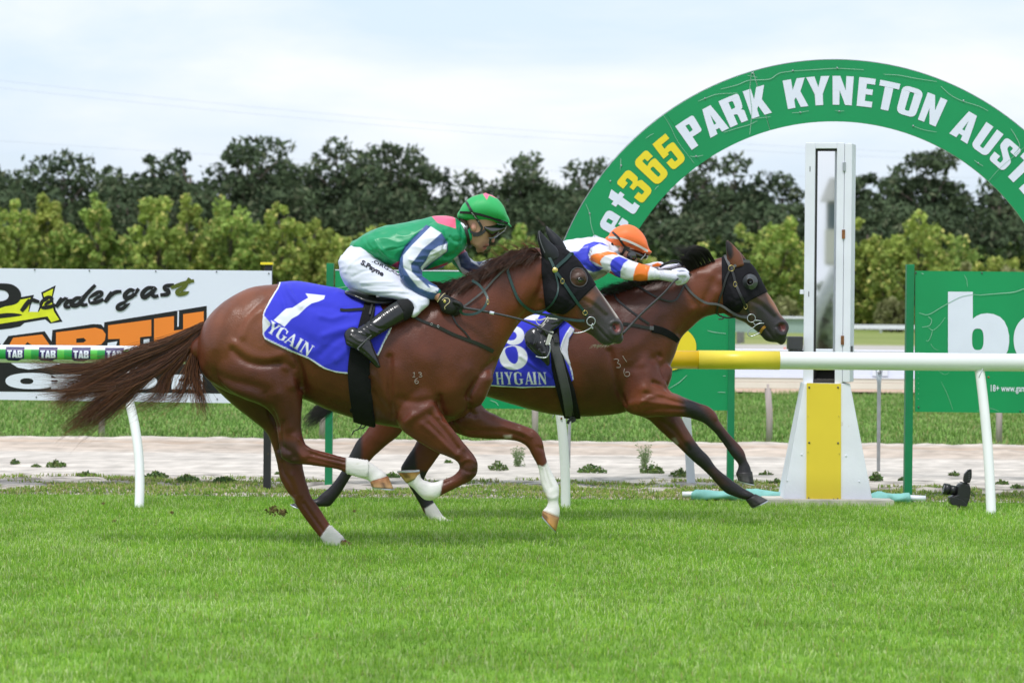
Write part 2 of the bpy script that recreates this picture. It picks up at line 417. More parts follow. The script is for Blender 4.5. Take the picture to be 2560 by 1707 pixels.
# ------------------------------------------------------------------ lettering: outlines in a box one unit high
def rc(pts, k=5):
    """outline with rounded corners: points (x, y[, radius])"""
    n = len(pts); out = []
    for i, p in enumerate(pts):
        r = p[2] if len(p) > 2 else 0
        if r <= 0: out.append((p[0], p[1])); continue
        a = Vector(pts[i - 1][:2]); b = Vector(p[:2]); c = Vector(pts[(i + 1) % n][:2])
        u = (a - b); w = (c - b); rr = min(r, u.length * .499, w.length * .499); u.normalize(); w.normalize()
        p0 = b + u * rr; p1 = b + w * rr
        for j in range(k + 1):
            t = j / k; q = p0 * (1 - t) ** 2 + b * 2 * t * (1 - t) + p1 * t * t
            # rounder than a plain curve
            q = q + (b - (p0 + p1) / 2) * .12 * math.sin(math.pi * t); out.append((q.x, q.y))
    return out
def blk(w=.6):
    G = {}
    G['P'] = (w, [[rc([(0, 0), (0, 1), (.36, 1, .1), (w, 1, .24), (w, .36, .24), (.36, .36, .1), (.25, .36), (.25, 0)]), rc([(.25, .55), (.25, .81), (w - .23, .81, .07), (w - .23, .55, .07)])]])
    G['A'] = (w + .06, [[[(0, 0), (.2, 1), (.46, 1), (.66, 0), (.41, 0), (.39, .16), (.27, .16), (.25, 0)], [(.29, .34), (.33, .7), (.37, .34)]]])
    G['R'] = (w, [[rc([(0, 0), (0, 1), (.36, 1, .1), (w, 1, .24), (w, .62, .1), (w - .03, .46, .08), (w - .1, .44, .03), (w, .38, .1), (w, 0), (w - .22, 0), (w - .24, .33, .05), (.25, .36), (.25, 0)]), rc([(.25, .56), (.25, .82), (w - .22, .82, .07), (w - .22, .56, .07)])]])
    G['K'] = (w + .04, [[[(0, 0), (0, 1), (.24, 1), (.24, .62), (.40, 1), (.63, 1), (.46, .54), (.65, 0), (.41, 0), (.3, .36), (.24, .26), (.24, 0)]]])
    G['Y'] = (w + .06, [[[(.21, 0), (.21, .38), (0, 1), (.24, 1), (.33, .62), (.42, 1), (.66, 1), (.45, .38), (.45, 0)]]])
    G['N'] = (w, [[[(0, 0), (0, 1), (.22, 1), (.39, .5), (.39, 1), (.6, 1), (.6, 0), (.39, 0), (.21, .5), (.21, 0)]]])
    G['E'] = (.5, [[[(0, 0), (0, 1), (.5, 1), (.5, .8), (.25, .8), (.25, .62), (.46, .62), (.46, .43), (.25, .43), (.25, .2), (.5, .2), (.5, 0)]]])
    G['T'] = (.58, [[[(.165, 0), (.165, .8), (0, .8), (0, 1), (.58, 1), (.58, .8), (.415, .8), (.415, 0)]]])
    G['O'] = (.62, [[rc([(0, 0, .28), (0, 1, .28), (.62, 1, .28), (.62, 0, .28)]), rc([(.24, .17, .07), (.24, .83, .07), (.38, .83, .07), (.38, .17, .07)])]])
    G['U'] = (.6, [[rc([(0, 1), (.24, 1), (.24, .18, .06), (.37, .18, .06), (.37, 1), (.6, 1), (.6, 0, .26), (0, 0, .26)])]])
    G['L'] = (.48, [[[(0, 0), (0, 1), (.25, 1), (.25, .2), (.48, .2), (.48, 0)]]])
    G['I'] = (.25, [[[(0, 0), (0, 1), (.25, 1), (.25, 0)]]])
    G['S'] = (.6, [[rc([(.0, .34), (.22, .34), (.22, .16, .05), (.36, .16, .05), (.36, .32, .07), (.2, .46, .08), (.0, .62, .12), (0, 1, .26), (.58, 1, .24), (.58, .68), (.36, .68), (.36, .84, .05), (.23, .84, .05), (.23, .7, .06), (.38, .58, .08), (.6, .44, .14), (.6, 0, .27), (0, 0, .25)])]])
    G['B'] = (.6, [[rc([(0, 0), (0, 1), (.6, 1, .22), (.6, .6, .14), (.5, .52, .02), (.6, .46, .12), (.6, 0, .22)]), rc([(.24, .18), (.24, .42), (.36, .42, .06), (.36, .18, .06)]), rc([(.24, .6), (.24, .82), (.36, .82, .06), (.36, .6, .06)])]])
    G['b'] = (.66, [[rc([(0, 0), (0, 1), (.27, 1), (.27, .66, .02), (.42, .75, .12), (.66, .75, .26), (.66, -.02, .26), (.4, -.02, .1), (.25, .07), (.25, 0)]), rc([(.26, .16, .09), (.26, .57, .09), (.39, .57, .09), (.39, .16, .09)])]])
    G['e'] = (.62, [[rc([(0, -.02, .3), (0, .75, .3), (.62, .75, .3), (.62, .3), (.25, .3), (.25, .13, .05), (.38, .13, .05), (.38, .24), (.62, .24), (.62, -.02, .27)]), rc([(.25, .42), (.25, .6, .05), (.38, .6, .05), (.38, .42)])]])
    G['t'] = (.44, [[rc([(.1, .58), (0, .58), (0, .74), (.1, .74), (.1, .92), (.34, 1), (.34, .74), (.44, .74), (.44, .58), (.34, .58), (.34, .2, .04), (.44, .2), (.44, 0), (.1, -.02, .16)])]])
    G['3'] = (.6, [[rc([(0, .3), (.23, .3), (.23, .16, .04), (.37, .16, .04), (.37, .45, .06), (.17, .45), (.17, .6), (.36, .6, .06), (.36, .83, .05), (.24, .83, .05), (.24, .72), (.01, .72), (.01, 1, .24), (.58, 1, .22), (.58, .6, .12), (.48, .53, .02), (.6, .47, .12), (.6, -.02, .26), (0, -.02, .25)])]])
    G['6'] = (.6, [[rc([(0, -.02, .27), (0, 1.01, .27), (.58, 1.01, .24), (.58, .72), (.35, .72), (.35, .84, .04), (.24, .84, .04), (.24, .62, .02), (.4, .67, .1), (.6, .65, .18), (.6, -.02, .26)]), rc([(.24, .15, .06), (.24, .5, .06), (.37, .5, .06), (.37, .15, .06)])]])
    G['5'] = (.6, [[rc([(0, .3), (.23, .3), (.23, .15, .04), (.37, .15, .05), (.37, .5, .06), (.24, .5, .03), (.23, .44), (.01, .44), (.05, 1), (.56, 1), (.56, .81), (.25, .81), (.24, .65, .02), (.4, .68, .12), (.6, .66, .2), (.6, -.02, .27), (0, -.02, .25)])]])
    G['8'] = (.62, [[rc([(0, 0, .25), (0, .5, .13), (.08, .54, .03), (.01, .58, .12), (.01, 1.01, .22), (.61, 1.01, .22), (.61, .58, .12), (.54, .54, .03), (.62, .5, .13), (.62, 0, .25)]), rc([(.24, .16, .06), (.24, .42, .06), (.38, .42, .06), (.38, .16, .06)]), rc([(.24, .63, .05), (.24, .85, .05), (.38, .85, .05), (.38, .63, .05)])]])
    return G
BLK = blk()
def serif():
    G = {}; t = .17; s = .05; h = .06
    def st(x, y0=0, y1=1): return [(x - h, y0), (x - h, y0 + s), (x, y0 + s), (x, y1 - s), (x - h, y1 - s), (x - h, y1), (x + t + h, y1), (x + t + h, y1 - s), (x + t, y1 - s), (x + t, y0 + s), (x + t + h, y0 + s), (x + t + h, y0)]
    G['H'] = (.8, [[st(.06)], [st(.57)], [[(.23, .46), (.23, .53), (.57, .53), (.57, .46)]]])
    G['Y'] = (.8, [[[(.26, 0), (.26, s), (.33, s), (.33, .42), (.07, .95), (0, .95), (0, 1), (.36, 1), (.36, .95), (.28, .95), (.45, .55), (.62, .95), (.54, .95), (.54, 1), (.8, 1), (.8, .95), (.72, .95), (.5, .42), (.5, s), (.57, s), (.57, 0)]]])
    G['G'] = (.82, [[rc([(.68, .95), (.68, .68), (.62, .68), (.55, .9, .06), (.3, .97, .12), (.2, .8, .1), (.2, .2, .12), (.35, .02, .12), (.54, .06, .05), (.56, .4), (.46, .4), (.46, .45), (.82, .45), (.82, .4), (.74, .4), (.74, .08), (.4, -.05, .25), (0, .05, .3), (0, .95, .35), (.4, 1.05, .25), (.58, .96)])]])
    G['A'] = (.84, [[[(0, 0), (0, s), (.06, s), (.37, 1.02), (.48, 1.02), (.78, s), (.84, s), (.84, 0), (.5, 0), (.5, s), (.58, s), (.52, .28), (.22, .28), (.14, s), (.22, s), (.22, 0)], [(.24, .35), (.5, .35), (.38, .76)]]])
    G['I'] = (.32, [[st(.07)]])
    G['N'] = (.84, [[[(0, 0), (0, s), (.08, s), (.08, .95), (0, .95), (0, 1), (.26, 1), (.67, .33), (.67, .95), (.58, .95), (.58, 1), (.84, 1), (.84, .95), (.74, .95), (.74, -.02), (.66, -.02), (.16, .8), (.16, s), (.26, s), (.26, 0)]]])
    return G
SER = serif()
def layout(text, G, gap=.1, space=.3, names=None):
    """[(glyph pieces, x offset)] and total width"""
    x = 0; out = []
    for ch in text:
        if ch == ' ': x += space; continue
        w, pcs = G[ch]; out.append((pcs, x, w)); x += w + gap
    return out, x - gap
def fillmesh(name, pieces, fn, m, parent, lift=None, steps=6, back=None):
    """flat print from outlines; fn maps an outline point to a place"""
    V, Fc = [], []
    for pc in pieces:
        loops = []
        for lp in pc:
            o = []
            for i, a in enumerate(lp):
                b = lp[(i + 1) % len(lp)]; k = max(1, int(math.hypot(a[0] - b[0], a[1] - b[1]) * steps))
                o += [(a[0] + (b[0] - a[0]) * j / k, a[1] + (b[1] - a[1]) * j / k) for j in range(k)]
            loops.append([Vector((q[0], q[1], 0)) for q in o])
        tri = tessellate_polygon(loops); flat = [q for l in loops for q in l]; o0 = len(V)
        V += [fn(q.x, q.y) for q in flat]; Fc += [tuple(i + o0 for i in t) for t in tri]
    me = mesh_from(name, V, Fc, smooth=False)
    bm = bmesh.new(); bm.from_mesh(me)
    for f in bm.faces:
        f.normal_update()
        if f.normal.y > 0: f.normal_flip()
    bm.to_mesh(me); bm.free()
    return add(name, me, m, parent)
def fonttext(name, s, size, fn, m, parent, bold=0, shear=0, space=1.0, sx=1.0, res=2):
    """text in the program's own font turned to a mesh; fn maps (x, y) in text units (height about one) to a place"""
    c = bpy.data.curves.new(name, 'FONT'); c.body = s; c.size = 1; c.offset = bold; c.shear = shear; c.space_character = space; c.resolution_u = res
    o = bpy.data.objects.new('tmp', c); COL.objects.link(o); dg = bpy.context.evaluated_depsgraph_get()
    me = bpy.data.meshes.new_from_object(o.evaluated_get(dg)); bpy.data.objects.remove(o); bpy.data.curves.remove(c); me.name = name
    me.materials.clear(); V = co(me); setco(me, [tuple(fn(v[0] * sx, v[1])) for v in V])
    bm = bmesh.new(); bm.from_mesh(me)
    for f in bm.faces:
        f.normal_update()
        if f.normal.y > 0: f.normal_flip()
    bm.to_mesh(me); bm.free()
    return add(name, me, m, parent)
def poly_layer(name, polys, D, m, parent):
    """print traced as outlines in picture measures on an upright board at distance D"""
    return fillmesh(name, polys, lambda x, y: P(x, y, D), m, parent, steps=.001)

# ------------------------------------------------------------------ materials of the place
mat('grass_blade', attr=True, rough=.55, spec=.25, trans=.35, var=.16, nscale=.7)
mat('turf', lin(108, 145, 56), rough=.95, spec=.1, var=.35, nscale=3, bump=.4, bscale=40)
mat('white_paint', (.79, .80, .88), rough=.38, spec=.4, var=.03, nscale=3)
mat('post_paint', (.78, .79, .87), rough=.5, spec=.3, var=.04, nscale=5, dirt=((.42, .33, .25), 9, .66, .8), bump=.1)
mat('plastic_white', (.83, .84, .84), rough=.3, spec=.45, var=.02, nscale=3, bump=.03, bscale=8)
mat('sign_green', (.005, .285, .095), rough=.35, spec=.4, var=.05, nscale=2, bump=.02, bscale=4)
mat('post_green', (.006, .20, .075), rough=.5, spec=.4, var=.12, nscale=6)
mat('print_white', (.77, .79, .92), rough=.4, spec=.3, var=.02)
mat('print_yellow', (.86, .68, .035), rough=.4, spec=.3, var=.02)
mat('scratch_white', (.30, .52, .40), rough=.7, spec=.2)
mat('board_white', (.77, .79, .92), rough=.4, spec=.3, var=.02, nscale=1)
mat('print_black', (.014, .014, .015), rough=.5, spec=.3)
mat('print_orange', (.90, .25, .035), rough=.4, spec=.3, var=.05, nscale=1.2)
mat('print_lime', (.75, .78, .03), rough=.4, spec=.3)
mat('print_navy', (.03, .02, .12), rough=.4, spec=.3)
mat('band_light', (.10, .50, .07), rough=.35); mat('band_mid', (.02, .33, .06), rough=.35); mat('band_dark', (.006, .2, .09), rough=.35)
mat('rail_yellow', (.84, .66, .06), rough=.35, var=.04); mat('rail_gold', (.78, .48, .01), rough=.35, var=.05)
mat('box_yellow', (.76, .58, .035), rough=.45, var=.04, nscale=2, bump=.03, bscale=6, dirt=((.25, .14, .02), 7, .7, .7))
mat('galvanised', (.42, .45, .48), rough=.4, metal=.5, var=.12, nscale=14)
mat('old_timber', (.42, .36, .34), rough=.85, var=.2, nscale=18, bump=.3, bscale=50, stretch=(1, 1, .15))
mat('cream_board', (.78, .70, .60), rough=.5, var=.05, nscale=2)
mat('black_steel', (.02, .02, .022), rough=.5, spec=.5, dirt=((.45, .30, .01), 16, .66))
mat('bolt', (.12, .12, .13), rough=.4, metal=.8)
mat('rust', (.22, .09, .03), rough=.8, var=.4, nscale=40)
mat('dark_inside', (.035, .032, .03), rough=.7)
mat('mirror', (.86, .88, .9), rough=.02, metal=1, var=0)
mat('teal_canvas', (.22, .50, .46), rough=.75, var=.15, nscale=8, bump=.2, bscale=20)
mat('camera_black', (.018, .018, .020), rough=.33, spec=.5, bump=.1, bscale=200)
mat('camera_grey', (.09, .09, .1), rough=.4)
mat('lens_glass', (.18, .19, .22), rough=.08, spec=1, coat=1)
mat('pine_leaf', attr=True, rough=.8, spec=.12, var=.25, nscale=.25, trans=.12)
mat('leaf', attr=True, rough=.65, spec=.2, var=.22, nscale=.35, trans=.28)
mat('bark', (.13, .10, .085), rough=.95, var=.3, nscale=2, bump=.5, bscale=8)
mat('weed_leaf', attr=True, rough=.7, spec=.2, trans=.3)
mat('wire_grey', (.25, .26, .28), rough=.6)

# ------------------------------------------------------------------ ground
def height_noise(x, y, s, seed=0): return mnoise.noise(Vector((x * s, y * s, seed)))
def ground_sheet(name, xs, ys, zf, m, smooth=True):
    X, Y = np.meshgrid(xs, ys); V = np.stack([X.ravel(), Y.ravel(), np.array([zf(x, y) for x, y in zip(X.ravel(), Y.ravel())])], 1)
    nx, ny = len(xs), len(ys); I = np.arange(nx * ny).reshape(ny, nx)
    T = np.stack([I[:-1, :-1].ravel(), I[:-1, 1:].ravel(), I[1:, 1:].ravel(), I[1:, :-1].ravel()], 1)
    return fast_mesh(name, V, T, smooth), V
field = bpy.data.materials.new('field_grass'); field.use_nodes = True
nt = field.node_tree; b = nt.nodes['Principled BSDF']; b.inputs['Roughness'].default_value = .95; b.inputs['Specular IOR Level'].default_value = .1
tcn = nt.nodes.new('ShaderNodeTexCoord'); mpn = nt.nodes.new('ShaderNodeMapping'); mpn.inputs['Scale'].default_value = (.05, .16, 1); nn = nt.nodes.new('ShaderNodeTexNoise'); nn.inputs['Scale'].default_value = 1.0; nn.inputs['Detail'].default_value = 9; nn.inputs['Roughness'].default_value = .65
rr = nt.nodes.new('ShaderNodeValToRGB'); e = rr.color_ramp.elements; e[0].position = .35; e[0].color = (.13, .19, .045, 1); e[1].position = .66; e[1].color = (.36, .33, .16, 1)
x_ = rr.color_ramp.elements.new(.5); x_.color = (.22, .27, .075, 1)
nt.links.new(tcn.outputs['Object'], mpn.inputs[0]); nt.links.new(mpn.outputs[0], nn.inputs['Vector']); nt.links.new(nn.outputs['Fac'], rr.inputs[0]); nt.links.new(rr.outputs[0], b.inputs['Base Color'])
ys = [-60, -20, 0, 10, 20, 33, 40, 60, 100, 200, 400, 900, 1800, 3000]; xs = [-2500, -800, -200, -60, -20, 0, 20, 60, 200, 800, 2500]
me, _ = ground_sheet('ground', xs, ys, lambda x, y: -.03, field); struct('ground', me, field)
# turf of the home straight
turf_end = 21.9
me, _ = ground_sheet('turf_track', np.linspace(-14, 14, 50), np.linspace(-8, turf_end + .3, 50), lambda x, y: 0, MATS['turf']); struct('turf_track', me, MATS['turf'])
# dirt edge and sand track
sand = bpy.data.materials.new('sand'); sand.use_nodes = True; nt = sand.node_tree; b = nt.nodes['Principled BSDF']; b.inputs['Roughness'].default_value = .95; b.inputs['Specular IOR Level'].default_value = .1
at = nt.nodes.new('ShaderNodeAttribute'); at.attribute_name = 'Col'; tcn = nt.nodes.new('ShaderNodeTexCoord'); mpn = nt.nodes.new('ShaderNodeMapping'); mpn.inputs['Scale'].default_value = (.5, 2.6, 1)
nn = nt.nodes.new('ShaderNodeTexNoise'); nn.inputs['Scale'].default_value = 2.5; nn.inputs['Detail'].default_value = 9; nn.inputs['Roughness'].default_value = .7
mr = nt.nodes.new('ShaderNodeMapRange'); mr.inputs[1].default_value = .3; mr.inputs[2].default_value = .72; mr.inputs[3].default_value = .72; mr.inputs[4].default_value = 1.12
mx = nt.nodes.new('ShaderNodeMix'); mx.data_type = 'RGBA'; mx.blend_type = 'MULTIPLY'; mx.inputs[0].default_value = 1
nt.links.new(tcn.outputs['Object'], mpn.inputs[0]); nt.links.new(mpn.outputs[0], nn.inputs['Vector']); nt.links.new(nn.outputs['Fac'], mr.inputs[0]); nt.links.new(at.outputs['Color'], mx.inputs[6]); nt.links.new(mr.outputs[0], mx.inputs[7]); nt.links.new(mx.outputs[2], b.inputs['Base Color'])
bp = nt.nodes.new('ShaderNodeBump'); bp.inputs['Distance'].default_value = .03; bp.inputs['Strength'].default_value = .5; nt.links.new(nn.outputs['Fac'], bp.inputs['Height']); nt.links.new(bp.outputs[0], b.inputs['Normal'])
def sand_z(x, y):
    n = height_noise(x, y, 1.6) * .5 + height_noise(x, y, 5, 3) * .3 + height_noise(x, y, 13, 5) * .2
    rough = max(0, 1 - abs(y - 23.4) / 1.8); z = .012 + n * (.012 + .05 * rough)
    z += .05 * math.exp(-((y - 29.2 - .12 * height_noise(x, 0, .5)) / .28) ** 2) * (1 + .6 * height_noise(x, y, 2.5, 9))
    z += (.035 + .016 * height_noise(x, y, 2, 7) + .018 * height_noise(x, y, 7, 8)) * math.exp(-((y - 30.7) / .35) ** 2)
    z -= .04 * min(1, max(0, (22.25 - y) / .3))
    z += .012 * math.sin(y * 9 + height_noise(x, y, .3) * 3) * (1 if 25 < y < 29 else 0)
    return z
me, V = ground_sheet('sand_track', np.linspace(-13, 13, 460), np.concatenate([np.linspace(21.7, 24, 60), np.linspace(24.05, 31.2, 130)]), sand_z, sand)
yv, xv = V[:, 1], V[:, 0]; base = np.tile([.64, .585, .52], (len(V), 1)); edge = np.clip((24.9 - yv) / 1.2, 0, 1)[:, None]
base = base * (1 - edge) + np.array([.47, .425, .37]) * edge
pk = (np.exp(-((yv - 28.9) / .5) ** 2) * .5 + np.exp(-((yv - 30.2) / .35) ** 2) * .8)[:, None]; base = base * (1 - pk) + np.array([.50, .37, .27]) * pk
nzv = np.array([height_noise(x, y, 6, 2) + .6 * height_noise(x, y * 2.2, 19, 4) for x, y in zip(xv, yv)]); nr = np.clip((25.2 - yv) / 1.5, 0, 1) * .9 + .18
base = base * (1 - np.clip(nzv * nr * 1.4, -.15, .6))[:, None]; nb = np.array([height_noise(x * .25, y * 3, 1, 6) for x, y in zip(xv, yv)]); base = base * (1 - np.clip(nb * .22, -.05, .2))[:, None]
setcol(me, base); struct('sand_track', me, sand)
# infield lawn beyond the sand and the far sand strip
mat('infield', lin(112, 146, 68), rough=.95, spec=.1, var=.28, nscale=1.3, bump=.3, bscale=30, stretch=(.5, 1.2, 1))
me, _ = ground_sheet('infield_turf', np.linspace(-30, 30, 70), np.linspace(30.9, 50.2, 60), lambda x, y: .01 * height_noise(x, y, .5) - .005, MATS['infield']); struct('infield_turf', me, MATS['infield'])
me, V = ground_sheet('far_sand_strip', np.linspace(-40, 40, 160), np.linspace(49.9, 58, 24), lambda x, y: .03 + .45 * math.exp(-((y - 55) / 2.0) ** 2) + .10 * height_noise(x, y, .9), sand)
setcol(me, np.tile([.60, .43, .32], (len(V), 1))); struct('far_sand_strip', me, sand)
me, V = ground_sheet('far_path', np.linspace(-120, 160, 60), np.linspace(103, 118, 6), lambda x, y: .0, sand); setcol(me, np.tile([.5, .47, .43], (len(V), 1))); struct('far_path', me, sand)

# grass blades
def blades(name, n, xr, yr, h, w, cols, tipc, lean=.45, m='grass_blade', zf=None, dens=None, mask=None, hvar=.42, patch=True):
    x = RNG.uniform(*xr, n); y = yr[0] + (yr[1] - yr[0]) * RNG.random(n) ** (dens or 1)
    keep = np.abs(x) < .2 * y + 2.2 if mask is None else mask(x, y); x, y = x[keep], y[keep]; n = len(x)
    # mown turf is uneven in height and colour over a metre or so
    ph = np.sin(x * 1.7 + np.sin(y * 1.1) * 2) * np.sin(y * .9 + np.sin(x * .8) * 2) * .5 + np.sin(x * 4.1 + y * 2.7 + 2 * np.sin(y * 2.2)) * np.sin(y * 3.3 - x * 1.9) * .5
    hh = h * (1 + hvar * RNG.normal(size=n) * .6 + .18 * ph); hh = np.clip(hh, h * .3, h * 2.2)
    a = RNG.uniform(0, 2 * math.pi, n); la = RNG.uniform(0, 2 * math.pi, n); ll = np.abs(RNG.normal(size=n)) * lean
    z0 = np.zeros(n) if zf is None else np.array([zf(i, j) for i, j in zip(x, y)])
    bx, by = np.cos(a) * w / 2, np.sin(a) * w / 2; dx, dy = np.cos(la) * ll * hh, np.sin(la) * ll * hh
    V = np.empty((n, 5, 3)); V[:, 0] = np.stack([x - bx, y - by, z0], 1); V[:, 1] = np.stack([x + bx, y + by, z0], 1)
    mx_, my_ = x + dx * .35, y + dy * .35; zm = z0 + hh * .6
    V[:, 2] = np.stack([mx_ + bx * .8, my_ + by * .8, zm], 1); V[:, 3] = np.stack([mx_ - bx * .8, my_ - by * .8, zm], 1)
    V[:, 4] = np.stack([x + dx, y + dy, z0 + hh * np.clip(1 - ll * .35, .3, 1)], 1)
    I = (np.arange(n) * 5)[:, None]; T = np.concatenate([I + [0, 1, 2], I + [0, 2, 3], I + [3, 2, 4]])
    c0 = np.array(cols); t = RNG.random(n)[:, None]; k = np.clip(RNG.normal(size=n) * .5 + .5 + (.35 * ph if patch else 0), 0, 1)[:, None]
    C = c0[0] * (1 - k) + c0[1] * k; dry = RNG.random(n) < .05; C[dry] = np.array([.42, .38, .16])
    if len(c0) > 2:
        pale = RNG.random(n) < .20 + .16 * np.clip(ph, -1, 1); C[pale] = c0[2]
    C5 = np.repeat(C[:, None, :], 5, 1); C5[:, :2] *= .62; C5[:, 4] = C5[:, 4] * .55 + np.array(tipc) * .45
    me = fast_mesh(name, V.reshape(-1, 3), T); setcol(me, C5.reshape(-1, 3)); return tag(add(name, me, MATS[m]), kind='stuff')
GC = [(.165, .37, .028), (.385, .62, .065), (.64, .76, .34)]
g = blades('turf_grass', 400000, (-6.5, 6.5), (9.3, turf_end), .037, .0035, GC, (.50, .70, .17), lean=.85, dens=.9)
tag(g, 'bright green mown turf in front of the running rail', 'grass')
GV = [(.17, .33, .04), (.36, .46, .09), (.52, .46, .24)]
def vmask(x, y):
    n_ = np.sin(x * 2.3 + 1) * .25 + np.sin(x * 5.1 + y * 3) * .2 + np.sin(x * 11.3 - y * 5) * .2
    return (np.abs(x) < .2 * y + 2) & ((y < 23.1 + n_ * 1.1) | ((np.sin(x * 3.1 + np.sin(y * 7) * 1.4) * np.sin(y * 6.3 + x * 1.7) > .40) & (y < 24.3)))
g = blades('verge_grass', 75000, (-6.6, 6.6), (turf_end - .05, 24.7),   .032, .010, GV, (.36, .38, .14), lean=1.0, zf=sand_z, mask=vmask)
tag(g, 'rough patchy verge grass between turf and sand', 'grass')
def imask(x, y): return np.abs(x) < .2 * y + 2
GI = [(.12, .24, .045), (.24, .37, .09), (.38, .44, .18)]
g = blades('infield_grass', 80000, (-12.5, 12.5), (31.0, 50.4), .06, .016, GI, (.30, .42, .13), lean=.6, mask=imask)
tag(g, 'soft green infield grass beyond the sand track', 'grass')

# ------------------------------------------------------------------ trees
def leaf_cloud(centres, radii, n, size, cols, flat=.7, shell_=.55, tipmix=0, needle=1.0):
    """many leaf-sized faces spread through lobes of a crown"""
    c = np.array(centres, float); r = np.array(radii, float); w = (r[:, 0] * r[:, 1]) ** .9; w /= w.sum(); k = RNG.choice(len(c), n, p=w)
    d = RNG.normal(size=(n, 3)); d /= np.linalg.norm(d, axis=1)[:, None]; rad = (RNG.random(n) ** (1 / 3) * (1 - shell_) + shell_ * (.75 + .3 * RNG.random(n))) * (1 + .16 * np.abs(RNG.normal(size=n)))
    pos = c[k] + d * rad[:, None] * np.stack([r[k, 0], r[k, 0] * .9, r[k, 1]], 1)
    s = size * RNG.uniform(.6, 1.4, n); a = RNG.normal(size=(n, 3)); a += d * .8; a /= np.linalg.norm(a, axis=1)[:, None]
    u = np.cross(a, RNG.normal(size=(n, 3))); u /= np.linalg.norm(u, axis=1)[:, None]; v = np.cross(a, u)
    V = np.empty((n, 4, 3)); V[:, 0] = pos - u * s[:, None] * .5; V[:, 1] = pos + v * s[:, None] * .42 * needle; V[:, 2] = pos + u * s[:, None] * .6; V[:, 3] = pos - v * s[:, None] * .38 * needle
    cl = np.array(cols); lobe = RNG.random(len(c)); hz = (c[:, 2] - c[:, 2].min()) / max(.1, np.ptp(c[:, 2])); t = np.clip(lobe[k] * .5 + RNG.random(n) * .4 + tipmix * (hz[k] - .35), 0, 1)[:, None]
    C = cl[0] * (1 - t) + cl[1] * t
    if len(cl) > 2: q = RNG.random(n) < .12; C[q] = cl[2]
    return V.reshape(-1, 3), np.repeat(C, 4, 0)
def crown_mesh(name, V, C, m, parent):
    n = len(V) // 4; I = np.arange(n)[:, None] * 4; me = fast_mesh(name, V, np.concatenate([I + [0, 1, 2], I + [0, 2, 3]])); setcol(me, C); return add(name, me, MATS[m], parent)
